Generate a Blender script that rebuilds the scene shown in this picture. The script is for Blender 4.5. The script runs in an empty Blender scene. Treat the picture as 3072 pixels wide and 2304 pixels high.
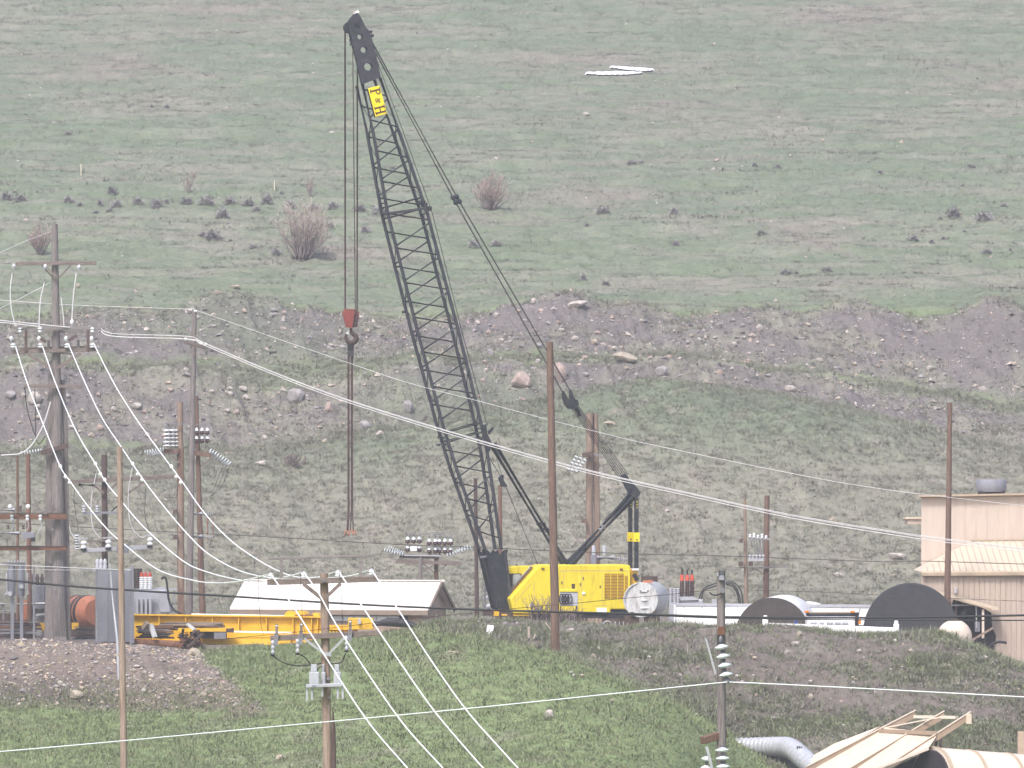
import bpy, math, random
import numpy as np
from mathutils import Vector, Matrix
random.seed(7); RNG = np.random.default_rng(11)
SC = bpy.context.scene
COL = SC.collection
# ------------------------------------------------------------------ camera, sky, sun, exposure
F = 17556.0            # focal length in photo pixels (10 degree telephoto)
HY = 1400.0            # photo row of the horizon
cam_d = bpy.data.cameras.new('camera'); cam = bpy.data.objects.new('camera', cam_d); COL.objects.link(cam)
cam_d.sensor_width = 36.0; cam_d.lens = 36.0 * F / 3072.0
cam_d.shift_y = (HY - 1152.0) / 3072.0
cam_d.clip_start = 1.0; cam_d.clip_end = 6000.0
cam.location = (0, 0, 0); cam.rotation_euler = (math.radians(90), 0, 0)
SC.camera = cam
SUN_EL, SUN_AZ = math.radians(52), math.radians(204)     # azimuth measured clockwise from +Y
w = bpy.data.worlds.new('World'); SC.world = w; w.use_nodes = True
nt = w.node_tree; nt.nodes.clear()
sky = nt.nodes.new('ShaderNodeTexSky'); sky.sky_type = 'NISHITA'; sky.sun_disc = False
sky.sun_elevation = SUN_EL; sky.sun_rotation = SUN_AZ; sky.air_density = 1.0; sky.dust_density = 4.0; sky.ozone_density = 1.0
bgn = nt.nodes.new('ShaderNodeBackground'); bgn.inputs[1].default_value = 0.12
won = nt.nodes.new('ShaderNodeOutputWorld')
nt.links.new(sky.outputs[0], bgn.inputs[0]); nt.links.new(bgn.outputs[0], won.inputs[0])
sl = bpy.data.lights.new('sun', 'SUN'); sl.energy = 1.5; sl.angle = math.radians(12); sl.color = (1.0, 0.97, 0.96)
so = bpy.data.objects.new('sun', sl); COL.objects.link(so)
sd = Vector((math.sin(SUN_AZ) * math.cos(SUN_EL), math.cos(SUN_AZ) * math.cos(SUN_EL), math.sin(SUN_EL)))
so.rotation_euler = sd.to_track_quat('Z', 'Y').to_euler(); so.location = (0, 0, 150)
vs = SC.view_settings; vs.view_transform = 'Standard'; vs.look = 'None'; vs.gamma = 1.0; vs.use_curve_mapping = False
vs.exposure = 1.16
SC.cycles.use_denoising = True
SC.cycles.max_bounces = 6; SC.cycles.diffuse_bounces = 3; SC.cycles.volume_bounces = 1; SC.cycles.transparent_max_bounces = 8

# ------------------------------------------------------------------ helpers
def P(px, py, Y):                     # photo pixel + distance -> world point
    return Vector(((px - 1536.0) / F * Y, Y, (HY - py) / F * Y))
def S(px, Y): return px / F * Y       # photo pixels -> metres at a distance
ROOT = {}                             # object -> world offset of its thing
def put(o, parent=None):
    COL.objects.link(o)
    if parent is not None:
        o.parent = parent
        ROOT[o.name] = ROOT.get(parent.name, Vector((0, 0, 0)))
    return o
def tag(o, label=None, cat=None, group=None, kind=None):
    if label: o['label'] = label
    if cat: o['category'] = cat
    if group: o['group'] = group
    if kind: o['kind'] = kind
    return o
def thing(name, label, cat, loc, group=None):
    o = bpy.data.objects.new(name, None); COL.objects.link(o); o.location = loc
    o.empty_display_size = 0.3
    ROOT[o.name] = Vector(loc)
    return tag(o, label, cat, group)
def frame_of(d, up=Vector((0, 0, 1))):
    d = d.normalized()
    if abs(d.dot(up)) > 0.99: up = Vector((0, 1, 0))
    x = d.cross(up).normalized(); y = x.cross(d).normalized()
    return x, y, d
class MB:
    def __init__(s): s.v = []; s.f = []; s.sm = []
    def add(s, vs, fs, smooth=False):
        n = len(s.v); s.v += [tuple(p) for p in vs]; s.f += [tuple(i + n for i in q) for q in fs]; s.sm += [smooth] * len(fs); return s
    def box(s, c, sx, sy, sz, ax=None):
        ax = ax or (Vector((1, 0, 0)), Vector((0, 1, 0)), Vector((0, 0, 1))); c = Vector(c)
        vs = [c + ax[0] * (i * sx / 2) + ax[1] * (j * sy / 2) + ax[2] * (k * sz / 2) for i in (-1, 1) for j in (-1, 1) for k in (-1, 1)]
        return s.add(vs, [(0, 1, 3, 2), (4, 6, 7, 5), (0, 4, 5, 1), (2, 3, 7, 6), (0, 2, 6, 4), (1, 5, 7, 3)])
    def bar(s, a, b, wd, h, up=Vector((0, 0, 1))):       # box from a to b, wd across, h along up
        a, b = Vector(a), Vector(b); x, y, d = frame_of(b - a, up)
        return s.box((a + b) / 2, wd, h, (b - a).length, (x, y, d))
    def tube(s, pts, r, n=6, caps=True, smooth=True):
        pts = [Vector(p) for p in pts]; m = len(pts)
        rs = list(r) if hasattr(r, '__len__') else [r] * m
        vs = []; fs = []; px_ = None
        for i, p in enumerate(pts):
            d = (pts[min(i + 1, m - 1)] - pts[max(i - 1, 0)])
            if d.length < 1e-9: d = Vector((0, 0, 1))
            x, y, d = frame_of(d)
            if px_ is not None:
                x = (px_ - d * px_.dot(d)); x = x.normalized() if x.length > 1e-6 else frame_of(d)[0]; y = d.cross(x)
            px_ = x
            for k in range(n):
                t = 2 * math.pi * k / n
                vs.append(p + (x * math.cos(t) + y * math.sin(t)) * rs[i])
        for i in range(m - 1):
            for k in range(n):
                fs.append((i * n + k, i * n + (k + 1) % n, (i + 1) * n + (k + 1) % n, (i + 1) * n + k))
        s.add(vs, fs, smooth)
        if caps:
            s.add([vs[k] for k in range(n)], [tuple(range(n))[::-1]]); s.add([vs[(m - 1) * n + k] for k in range(n)], [tuple(range(n))])
        return s
    def lathe(s, a, b, prof, n=12, smooth=True):          # prof: (t along a->b, radius)
        a, b = Vector(a), Vector(b)
        x, y, d = frame_of(b - a); vs = []; fs = []; m = len(prof)
        for t, r in prof:
            c = a + (b - a) * t
            for k in range(n):
                q = 2 * math.pi * k / n; vs.append(c + (x * math.cos(q) + y * math.sin(q)) * r)
        for i in range(m - 1):
            for k in range(n): fs.append((i * n + k, i * n + (k + 1) % n, (i + 1) * n + (k + 1) % n, (i + 1) * n + k))
        s.add(vs, fs, smooth)
        s.add(vs[:n], [tuple(range(n))[::-1]]); s.add(vs[-n:], [tuple(range(n))])
        return s
    def prism(s, poly, off):                              # planar polygon (3D pts) extruded by vector off
        poly = [Vector(p) for p in poly]; off = Vector(off); n = len(poly)
        return s.add(poly + [p + off for p in poly],
                     [tuple(range(n))[::-1], tuple(range(n, 2 * n))] + [(i, (i + 1) % n, n + (i + 1) % n, n + i) for i in range(n)])
    def quad(s, a, b, c, d): return s.add([a, b, c, d], [(0, 1, 2, 3)])
    def build(s, name, mat, parent=None, bevel=0.0):
        off = ROOT.get(parent.name, Vector((0, 0, 0))) if parent is not None else Vector((0, 0, 0))
        me = bpy.data.meshes.new(name)
        me.from_pydata([(p[0] - off.x, p[1] - off.y, p[2] - off.z) for p in s.v], [], s.f)
        me.polygons.foreach_set('use_smooth', s.sm)
        me.materials.append(mat); me.update()
        o = bpy.data.objects.new(name, me); put(o, parent)
        if bevel:
            md = o.modifiers.new('edge', 'BEVEL'); md.width = bevel; md.segments = 2; md.limit_method = 'ANGLE'
        return o
def single(name, mb, mat, label, cat, group=None, bevel=0.0, origin=None):   # a thing that is one mesh
    if origin is None:
        a = np.array(mb.v); origin = ((a[:, 0].min() + a[:, 0].max()) / 2, (a[:, 1].min() + a[:, 1].max()) / 2, a[:, 2].min())
    mb.v = [(p[0] - origin[0], p[1] - origin[1], p[2] - origin[2]) for p in mb.v]
    o = mb.build(name, mat, None, bevel); o.location = origin
    return tag(o, label, cat, group)
def smooth_path(pts, n=8):            # Catmull-Rom through points
    pts = [Vector(p) for p in pts]; out = []
    for i in range(len(pts) - 1):
        p0 = pts[max(i - 1, 0)]; p1 = pts[i]; p2 = pts[i + 1]; p3 = pts[min(i + 2, len(pts) - 1)]
        for k in range(n):
            t = k / n
            out.append(0.5 * ((2 * p1) + (p2 - p0) * t + (2 * p0 - 5 * p1 + 4 * p2 - p3) * t * t + (3 * p1 - p0 - 3 * p2 + p3) * t ** 3))
    out.append(pts[-1]); return out

# ------------------------------------------------------------------ materials
def nd(t, kind, **kw):
    n = t.nodes.new(kind)
    for k, v in kw.items(): setattr(n, k, v)
    return n
def mat(name, col, rough=0.8, var=0.18, scale=2.5, stretch=(1, 1, 1), metal=0.0, bump=0.0, dirt=None, dirt_amt=0.5, dirt_scale=1.2, dirt_cut=(0.5, 0.7), spec=0.3):
    m = bpy.data.materials.new(name); m.use_nodes = True; t = m.node_tree; b = t.nodes['Principled BSDF']
    b.inputs['Roughness'].default_value = rough; b.inputs['Metallic'].default_value = metal
    b.inputs['Specular IOR Level'].default_value = spec
    tc = nd(t, 'ShaderNodeTexCoord'); mp = nd(t, 'ShaderNodeMapping'); mp.inputs['Scale'].default_value = stretch
    t.links.new(tc.outputs['Object'], mp.inputs['Vector'])
    nz = nd(t, 'ShaderNodeTexNoise'); nz.inputs['Scale'].default_value = scale; nz.inputs['Detail'].default_value = 6; nz.inputs['Roughness'].default_value = 0.65
    t.links.new(mp.outputs[0], nz.inputs['Vector'])
    cr = nd(t, 'ShaderNodeValToRGB'); e = cr.color_ramp.elements
    e[0].position = 0.3; e[1].position = 0.7
    e[0].color = tuple(max(c * (1 - var), 0) for c in col) + (1,); e[1].color = tuple(min(c * (1 + var), 1) for c in col) + (1,)
    t.links.new(nz.outputs['Fac'], cr.inputs[0]); out = cr.outputs[0]
    if dirt is not None:
        n2 = nd(t, 'ShaderNodeTexNoise'); n2.inputs['Scale'].default_value = dirt_scale; n2.inputs['Detail'].default_value = 8; n2.inputs['Roughness'].default_value = 0.7
        mp2 = nd(t, 'ShaderNodeMapping'); mp2.inputs['Scale'].default_value = stretch; mp2.inputs['Location'].default_value = (13.1, 4.7, 2.3)
        t.links.new(tc.outputs['Object'], mp2.inputs['Vector']); t.links.new(mp2.outputs[0], n2.inputs['Vector'])
        mr = nd(t, 'ShaderNodeMapRange'); mr.inputs['From Min'].default_value = dirt_cut[0]; mr.inputs['From Max'].default_value = dirt_cut[1]; mr.inputs['To Max'].default_value = dirt_amt
        t.links.new(n2.outputs['Fac'], mr.inputs['Value'])
        mx = nd(t, 'ShaderNodeMix', data_type='RGBA'); mx.inputs['B'].default_value = tuple(dirt) + (1,)
        t.links.new(mr.outputs[0], mx.inputs['Factor']); t.links.new(out, mx.inputs['A']); out = mx.outputs['Result']
    t.links.new(out, b.inputs['Base Color'])
    if bump:
        bp = nd(t, 'ShaderNodeBump'); bp.inputs['Strength'].default_value = bump; bp.inputs['Distance'].default_value = 0.03
        t.links.new(nz.outputs['Fac'], bp.inputs['Height']); t.links.new(bp.outputs[0], b.inputs['Normal'])
    return m
def attr_mat(name, rough=0.95, fine=0.25, scale=6.0, bump=0.0, upward=False):       # colour from the mesh's own cover attribute
    m = bpy.data.materials.new(name); m.use_nodes = True; t = m.node_tree; b = t.nodes['Principled BSDF']
    b.inputs['Roughness'].default_value = rough; b.inputs['Specular IOR Level'].default_value = 0.1
    at = nd(t, 'ShaderNodeAttribute', attribute_name='cover')
    tc = nd(t, 'ShaderNodeTexCoord'); nz = nd(t, 'ShaderNodeTexNoise'); nz.inputs['Scale'].default_value = scale; nz.inputs['Detail'].default_value = 7; nz.inputs['Roughness'].default_value = 0.75
    t.links.new(tc.outputs['Object'], nz.inputs['Vector'])
    mr = nd(t, 'ShaderNodeMapRange'); mr.inputs['From Min'].default_value = 0.3; mr.inputs['From Max'].default_value = 0.7
    mr.inputs['To Min'].default_value = 1 - fine; mr.inputs['To Max'].default_value = 1 + fine
    t.links.new(nz.outputs['Fac'], mr.inputs['Value'])
    vm = nd(t, 'ShaderNodeVectorMath', operation='SCALE'); t.links.new(at.outputs['Color'], vm.inputs[0]); t.links.new(mr.outputs[0], vm.inputs['Scale'])
    t.links.new(vm.outputs[0], b.inputs['Base Color'])
    if upward:
        ge = nd(t, 'ShaderNodeNewGeometry'); v1 = nd(t, 'ShaderNodeVectorMath', operation='SCALE'); v1.inputs['Scale'].default_value = 0.35
        v2 = nd(t, 'ShaderNodeVectorMath', operation='ADD'); v2.inputs[1].default_value = (0, 0, 1); v3 = nd(t, 'ShaderNodeVectorMath', operation='NORMALIZE')
        t.links.new(ge.outputs['Normal'], v1.inputs[0]); t.links.new(v1.outputs[0], v2.inputs[0]); t.links.new(v2.outputs[0], v3.inputs[0]); t.links.new(v3.outputs[0], b.inputs['Normal'])
    if bump:
        bp = nd(t, 'ShaderNodeBump'); bp.inputs['Strength'].default_value = bump; bp.inputs['Distance'].default_value = 0.12
        t.links.new(nz.outputs['Fac'], bp.inputs['Height']); t.links.new(bp.outputs[0], b.inputs['Normal'])
    return m
M = {}
LONG = (9, 9, 0.5)
M['wood_grey'] = mat('weathered grey wood', (0.205, 0.18, 0.175), 0.9, 0.35, 3, LONG, bump=0.3, dirt=(0.06, 0.05, 0.05), dirt_scale=2.0, dirt_amt=0.7)
M['wood_tan'] = mat('fresh tan wood', (0.31, 0.235, 0.19), 0.85, 0.28, 3, LONG, bump=0.25, dirt=(0.12, 0.07, 0.045), dirt_scale=1.6, dirt_amt=0.75)
M['wood_brown'] = mat('creosote brown wood', (0.165, 0.105, 0.08), 0.85, 0.4, 3, LONG, bump=0.25, dirt=(0.06, 0.035, 0.03), dirt_scale=1.6, dirt_amt=0.7)
M['wood_red'] = mat('reddish brown wood', (0.19, 0.105, 0.08), 0.85, 0.3, 3, LONG, bump=0.25, dirt=(0.09, 0.04, 0.03), dirt_scale=1.8, dirt_amt=0.6)
M['wood_dark'] = mat('dark brown wood', (0.10, 0.07, 0.065), 0.9, 0.35, 3, LONG, bump=0.25)
M['wood_honey'] = mat('honey wood', (0.25, 0.185, 0.145), 0.85, 0.32, 3, LONG, bump=0.25, dirt=(0.13, 0.08, 0.06), dirt_scale=2.2, dirt_amt=0.7)
M['arm_wood'] = mat('crossarm wood', (0.19, 0.155, 0.14), 0.9, 0.35, 4, (1.5, 9, 9), bump=0.25, dirt=(0.07, 0.05, 0.045), dirt_amt=0.6)
M['arm_grey'] = mat('grey crossarm wood', (0.21, 0.19, 0.185), 0.9, 0.3, 4, (1.5, 9, 9), bump=0.25)
M['boom'] = mat('dark boom paint', (0.035, 0.036, 0.045), 0.55, 0.3, 3, dirt=(0.10, 0.09, 0.09), dirt_amt=0.5, dirt_scale=2.5)
M['black'] = mat('black paint', (0.022, 0.024, 0.03), 0.45, 0.3, 3, dirt=(0.09, 0.08, 0.08), dirt_amt=0.4, dirt_scale=2.0)
M['cable'] = mat('black cable', (0.03, 0.03, 0.035), 0.6, 0.1)
M['rope'] = mat('greased wire rope', (0.06, 0.05, 0.05), 0.7, 0.3, 8)
M['rope_rust'] = mat('rusty wire rope', (0.075, 0.045, 0.042), 0.8, 0.3, 8)
M['yellow'] = mat('yellow enamel', (0.72, 0.575, 0.03), 0.5, 0.09, 1.6, (2.2, 2.2, 0.5), dirt=(0.36, 0.25, 0.07), dirt_amt=0.55, dirt_scale=2.2, dirt_cut=(0.52, 0.72))
M['yellow2'] = mat('aged yellow paint', (0.72, 0.42, 0.03), 0.55, 0.12, 1.5, dirt=(0.25, 0.12, 0.04), dirt_amt=0.6, dirt_scale=1.6, dirt_cut=(0.55, 0.72))
M['yellow_dark'] = mat('shadow-gap dark interior', (0.06, 0.045, 0.02), 0.8, 0.2)
M['sign'] = mat('yellow sign enamel', (0.85, 0.68, 0.02), 0.4, 0.03)
M['letters'] = mat('dark sign letters', (0.10, 0.035, 0.02), 0.5, 0.1)
M['red'] = mat('worn red paint', (0.24, 0.055, 0.042), 0.6, 0.35, 4, dirt=(0.06, 0.05, 0.05), dirt_amt=0.7, dirt_scale=5)
M['red_cap'] = mat('red insulator cap', (0.55, 0.08, 0.05), 0.5, 0.1)
M['steel'] = mat('galvanised steel', (0.40, 0.41, 0.43), 0.5, 0.12, 4, metal=0.3)
M['steel_dark'] = mat('dull steel', (0.19, 0.19, 0.21), 0.6, 0.2, 4, metal=0.2)
M['tin'] = mat('tin grey enamel', (0.42, 0.43, 0.47), 0.5, 0.08, 2, dirt=(0.28, 0.27, 0.28), dirt_amt=0.5)
M['slate'] = mat('blue grey cabinet paint', (0.21, 0.215, 0.25), 0.6, 0.1, 2, (2, 2, 0.4), dirt=(0.13, 0.13, 0.14), dirt_amt=0.4)
M['wire'] = mat('bright aluminium conductor', (0.86, 0.86, 0.87), 0.45, 0.03)
M['wire_dim'] = mat('dull aluminium conductor', (0.62, 0.61, 0.62), 0.5, 0.05)
M['glass_ins'] = mat('pale glazed porcelain', (0.62, 0.66, 0.68), 0.2, 0.06, spec=0.6)
M['porc_grey'] = mat('grey porcelain', (0.42, 0.42, 0.46), 0.25, 0.08, spec=0.6)
M['porc_white'] = mat('white porcelain', (0.84, 0.85, 0.86), 0.2, 0.04, spec=0.6)
M['porc_brown'] = mat('brown porcelain', (0.07, 0.035, 0.035), 0.25, 0.1, spec=0.6)
M['rust'] = mat('rusty iron', (0.17, 0.085, 0.055), 0.9, 0.35, 4, bump=0.3, dirt=(0.06, 0.04, 0.035), dirt_amt=0.7)
M['rust_dark'] = mat('dark scrap iron', (0.075, 0.05, 0.045), 0.9, 0.4, 4, bump=0.3, dirt=(0.2, 0.15, 0.12), dirt_amt=0.5)
M['roof_white'] = mat('white ribbed roof metal', (0.76, 0.70, 0.65), 0.4, 0.03, 1.0)
M['tan_wall'] = mat('tan siding', (0.46, 0.375, 0.315), 0.7, 0.06, 1.0, (2, 2, 0.25), dirt=(0.30, 0.215, 0.165), dirt_amt=0.5, dirt_scale=1.6)
M['tan_light'] = mat('pale tan siding', (0.52, 0.435, 0.37), 0.7, 0.06, 1.0, (2, 2, 0.25), dirt=(0.38, 0.30, 0.245), dirt_amt=0.4, dirt_scale=1.6)
M['tan_roof'] = mat('cream roof metal', (0.58, 0.49, 0.38), 0.45, 0.04, 1.0)
M['rail_shade'] = mat('rail side with painted shade', (0.33, 0.245, 0.18), 0.7, 0.12)  # chute rail brown: shade under the rail tops, put into the colour
M['tan_trim'] = mat('tan trim', (0.42, 0.33, 0.24), 0.6, 0.1)
M['chute'] = mat('cream chute steel', (0.58, 0.48, 0.39), 0.5, 0.06, 1.2, dirt=(0.5, 0.38, 0.26), dirt_amt=0.4)
M['barn_wall'] = mat('brown board wall', (0.34, 0.26, 0.21), 0.85, 0.15, 2)
M['fascia'] = mat('brown fascia', (0.25, 0.20, 0.165), 0.8, 0.12, 2, (1, 1, 1))
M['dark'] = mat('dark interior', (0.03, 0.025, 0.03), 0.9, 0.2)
M['white'] = mat('white paint', (0.93, 0.93, 0.93), 0.4, 0.02, 1.0)
M['white_old'] = mat('chalky tank paint', (0.52, 0.53, 0.53), 0.7, 0.16, 3, (2, 2, 0.7), dirt=(0.25, 0.22, 0.21), dirt_amt=0.75, dirt_scale=2.4, dirt_cut=(0.48, 0.66))
M['tank_end_brown'] = mat('dark brown coated end', (0.070, 0.060, 0.056), 0.95, 0.18, 2.5)
M['tank_end_grey'] = mat('charcoal coated end', (0.050, 0.050, 0.056), 0.95, 0.18, 2.5)
M['cream'] = mat('cream paint', (0.66, 0.56, 0.47), 0.5, 0.03)
M['orange'] = mat('faded orange rubber', (0.44, 0.17, 0.10), 0.7, 0.15, 3, dirt=(0.25, 0.10, 0.06), dirt_amt=0.6)
M['amber'] = mat('amber lamp', (0.75, 0.22, 0.03), 0.3, 0.05)
M['pipe_grey'] = mat('corrugated grey steel', (0.42, 0.43, 0.46), 0.45, 0.08, 3, metal=0.15)
M['tarp'] = mat('black plastic sheet', (0.035, 0.035, 0.04), 0.55, 0.3, 3, bump=0.3)
M['glass'] = mat('pale cab glass', (0.42, 0.45, 0.45), 0.15, 0.05, spec=0.8)
M['plank'] = mat('weathered planks', (0.25, 0.20, 0.17), 0.9, 0.35, 4, (1.5, 8, 8), bump=0.3)
M['twig'] = mat('bare willow twigs', (0.48, 0.39, 0.35), 0.9, 0.2)
M['twig_red'] = mat('reddish willow twigs', (0.52, 0.385, 0.35), 0.9, 0.2)
M['twig_pale'] = mat('pale willow twigs', (0.62, 0.53, 0.46), 0.9, 0.2)
M['twig_grey'] = mat('grey willow stems', (0.24, 0.20, 0.20), 0.9, 0.2)
M['rock_pale'] = mat('pale limestone', (0.42, 0.38, 0.35), 0.9, 0.22, 3, bump=0.6, dirt=(0.22, 0.19, 0.18), dirt_amt=0.6, dirt_scale=3)
M['rock_pink'] = mat('pinkish rock', (0.38, 0.30, 0.27), 0.9, 0.25, 3, bump=0.6, dirt=(0.24, 0.17, 0.15), dirt_amt=0.6, dirt_scale=3)
M['rock_grey'] = mat('grey rock', (0.30, 0.28, 0.28), 0.9, 0.25, 3, bump=0.6, dirt=(0.15, 0.14, 0.14), dirt_amt=0.6, dirt_scale=3)
M['rock_tan'] = mat('tan rock', (0.38, 0.33, 0.265), 0.9, 0.22, 3, bump=0.6, dirt=(0.2, 0.16, 0.13), dirt_amt=0.6, dirt_scale=3)
M['snow'] = mat('old snow', (0.92, 0.92, 0.95), 0.6, 0.03, 2, bump=0.2)
M['ground'] = attr_mat('ground cover', 0.97, 0.24, 3.0, 0.3)
M['blades'] = attr_mat('grass blades', 0.95, 0.12, 3.0, upward=True)
M['stones'] = attr_mat('loose stones', 0.95, 0.15, 8.0)
# ------------------------------------------------------------------ terrain: one sheet from behind the camera to the far hill
KC = [-300, 150, 500, 800, 1150, 1400, 1700, 2000, 2300, 2600, 2850, 3072, 3400]
def rowk(Ys, pys): return [(y, (HY - p) * y / F) for y, p in zip(Ys, pys)]
def flat(Y, Z): return [(Y, Z)] * len(KC)
KN = [flat(-80, -2.0), flat(0, -1.9), flat(25, -3.2), flat(70, -10.0), flat(130, -14.5), flat(200, -18.0)]
KN.append(rowk([262, 262, 262, 260, 258, 256, 254, 256, 264, 264, 264, 264, 264], [2330, 2330, 2330, 2330, 2330, 2330, 2330, 2330, 2560, 2560, 2570, 2600, 2640]))
KN.append(rowk([277, 277, 277, 275, 277, 279, 275, 269, 272, 271, 271, 271, 271], [2105, 2110, 2125, 2040, 1955, 1912, 1966, 2105, 2300, 2330, 2340, 2370, 2420]))
KN.append(rowk([278, 278, 278, 276.5, 278.5, 280.5, 277.5, 272, 273, 272.2, 272.2, 272.2, 272.2], [2085, 2088, 2100, 2015, 1945, 1908, 1972, 2108, 2285, 2300, 2310, 2340, 2395]))
KN.append(rowk([284, 284, 285, 287, 287, 286, 285, 285, 285, 285, 284, 283, 282], [1925, 1925, 1938, 1946, 1902, 1870, 1876, 1888, 1884, 1906, 1912, 2008, 2130]))
yd = [-8.5, -8.5, -8.75, -9.2, -9.9, -9.6, -8.6, -8.5, -8.5, -8.6, -9.0, -10.0, -12.0]
KN.append([(y, z) for y, z in zip([287, 287, 288, 291, 291, 291, 291, 291, 290, 290, 290, 290, 290], [-8.5, -8.5, -8.72, -8.85, -9.2, -9.4, -8.6, -8.5, -8.5, -8.6, -9.0, -10.0, -12.0])])
KN.append([(340, -8.6)] * len(KC))
KN.append(rowk([366, 366, 366, 368, 371, 373, 375, 376, 376, 374, 371, 368, 366], [1395, 1390, 1400, 1385, 1310, 1240, 1195, 1170, 1180, 1250, 1320, 1380, 1420]))
KN.append(rowk([374, 374, 375, 376, 377, 379, 381, 382, 382, 381, 379, 377, 376], [1350, 1345, 1350, 1340, 1290, 1238, 1205, 1185, 1192, 1235, 1300, 1350, 1390]))
KN.append(rowk([382, 382, 383, 384, 385, 386, 386, 386, 387, 387, 386, 385, 384], [1150, 1140, 1150, 1185, 1125, 1095, 1085, 1080, 1115, 1160, 1200, 1250, 1300]))
KN.append(rowk([388, 388, 388, 389, 390, 391, 391, 391, 392, 392, 391, 390, 389], [1095, 1090, 1095, 1090, 1075, 1070, 1065, 1068, 1100, 1140, 1180, 1220, 1260]))
KN.append(rowk([398, 398, 399, 400, 401, 402, 402, 402, 403, 403, 402, 402, 402], [950, 948, 942, 930, 948, 945, 930, 950, 952, 952, 958, 945, 940]))
KN.append(rowk([408, 408, 408, 408, 410, 411, 411, 411, 411, 411, 411, 411, 411], [912, 910, 908, 905, 915, 915, 905, 915, 915, 910, 905, 900, 900]))
KN.append(rowk([455] * 13, [640] * 13)); KN.append(rowk([540] * 13, [250] * 13)); KN.append(rowk([620] * 13, [-50] * 13))
KN.append(flat(900, 118.0)); KN.append(flat(1400, 235.0)); KN.append(flat(1650, 225.0))
SEG = [3, 3, 5, 6, 7, 12, 64, 8, 74, 10, 26, 120, 16, 56, 16, 62, 12, 96, 96, 62, 16, 10, 6]
dense = np.arange(-180, 3253, 5.0)
left = -180 - np.cumsum(np.geomspace(8, 2600, 26))[::-1]; right = 3252 + np.cumsum(np.geomspace(8, 2600, 26))
PXC = np.concatenate([left, dense, right]); NC = len(PXC)
KY = np.array([[p[0] for p in k] for k in KN], float); KZ = np.array([[p[1] for p in k] for k in KN], float)
def across(A):
    out = np.empty((len(KN), NC)); q = np.arange(-700, 3801, 10.0)
    g = np.exp(-0.5 * (np.arange(-24, 25) * 10 / 75.0) ** 2); g /= g.sum()
    for i in range(len(KN)):
        v = np.interp(q, KC, A[i]); v = np.convolve(np.pad(v, 24, 'edge'), g, 'valid'); out[i] = np.interp(PXC, q, v)
    return out
KYc, KZc = across(KY), across(KZ)
dY = np.diff(KYc, axis=0); sl_ = np.diff(KZc, axis=0) / dY
mk = np.zeros_like(KZc); mk[0] = sl_[0]; mk[-1] = sl_[-1]
s0, s1 = sl_[:-1], sl_[1:]
mk[1:-1] = np.where(s0 * s1 > 0, 2 * s0 * s1 / (s0 + s1 + 1e-9 * np.sign(s0 + s1 + 1e-12)), 0)
rows_Y, rows_Z, rows_T = [], [], []
for k, n in enumerate(SEG):
    for i in range(n):
        u = i / n; h00 = 2 * u ** 3 - 3 * u ** 2 + 1; h10 = u ** 3 - 2 * u ** 2 + u; h01 = 1 - h00; h11 = u ** 3 - u ** 2
        rows_Y.append(KYc[k] + dY[k] * u); rows_T.append(k + u)
        rows_Z.append(h00 * KZc[k] + h10 * dY[k] * mk[k] + h01 * KZc[k + 1] + h11 * dY[k] * mk[k + 1])
rows_Y.append(KYc[-1]); rows_Z.append(KZc[-1]); rows_T.append(float(len(SEG)))
GY = np.array(rows_Y); GZ = np.array(rows_Z); GT = np.array(rows_T)[:, None] + np.zeros((1, NC)); NR = len(GT)
GPX = PXC[None, :] + np.zeros((NR, 1))
GX = (GPX - 1536.0) / F * np.maximum(GY, 60.0)
def vnoise(x, y, seed):               # smooth value noise, -1..1
    r = np.random.default_rng(seed).random((256, 256)) * 2 - 1
    xi = np.floor(x).astype(int); yi = np.floor(y).astype(int); fx = x - xi; fy = y - yi
    fx = fx * fx * (3 - 2 * fx); fy = fy * fy * (3 - 2 * fy)
    a = r[xi & 255, yi & 255]; b = r[(xi + 1) & 255, yi & 255]; c = r[xi & 255, (yi + 1) & 255]; d = r[(xi + 1) & 255, (yi + 1) & 255]
    return (a * (1 - fx) + b * fx) * (1 - fy) + (c * (1 - fx) + d * fx) * fy
def fbm(x, y, seed, oct=4, gain=0.5):
    v = 0; a = 1.0; tot = 0
    for o in range(oct): v = v + a * vnoise(x * 2 ** o + 17.3 * o, y * 2 ** o + 5.1 * o, seed + o); tot += a; a *= gain
    return v / tot
def band(t, a, b, e=0.15): return np.clip((t - a) / e + 0.5, 0, 1) * np.clip((b - t) / e + 0.5, 0, 1)
# mounds along the spoil bank (photo column, distance, height m, half width m along X, half depth m)
for (mx, my, mh, mw, md) in [(650, 398, 1.4, 2.6, 3.0), (780, 400, 0.6, 2.4, 3.0), (330, 398, 0.5, 2.5, 3.0), (1230, 386, 0.9, 2.0, 3.0), (1690, 401, 1.5, 2.3, 3.4), (1900, 400, 1.2, 2.2, 3.2), (1550, 400, 0.5, 1.6, 3.0),
                             (2280, 401, 0.9, 2.5, 3.0), (2560, 402, 1.1, 3.0, 3.2), (2960, 401, 1.4, 2.8, 3.2), (560, 383, 1.2, 3.4, 3.2), (330, 382, 0.5, 2.5, 3.0), (120, 382, 1.1, 2.6, 3.0), (2080, 388, 0.4, 3, 2.4), (2500, 387, 0.4, 2.5, 2.2),
                             (1930, 375, 0.7, 5.0, 6.0), (560, 284, -0.3, 1.6, 2.4), (1330, 284.5, 0.35, 1.6, 1.6), (2800, 284, 0.35, 1.5, 2.0), (2030, 284, 0.2, 2.0, 1.6)]:
    X0 = (mx - 1536) / F * my
    GZ += mh * np.exp(-((GX - X0) / mw) ** 2 - ((GY - my) / md) ** 2)
inview = np.clip((GY - 150) / 80, 0, 1)
T = GT
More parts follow.
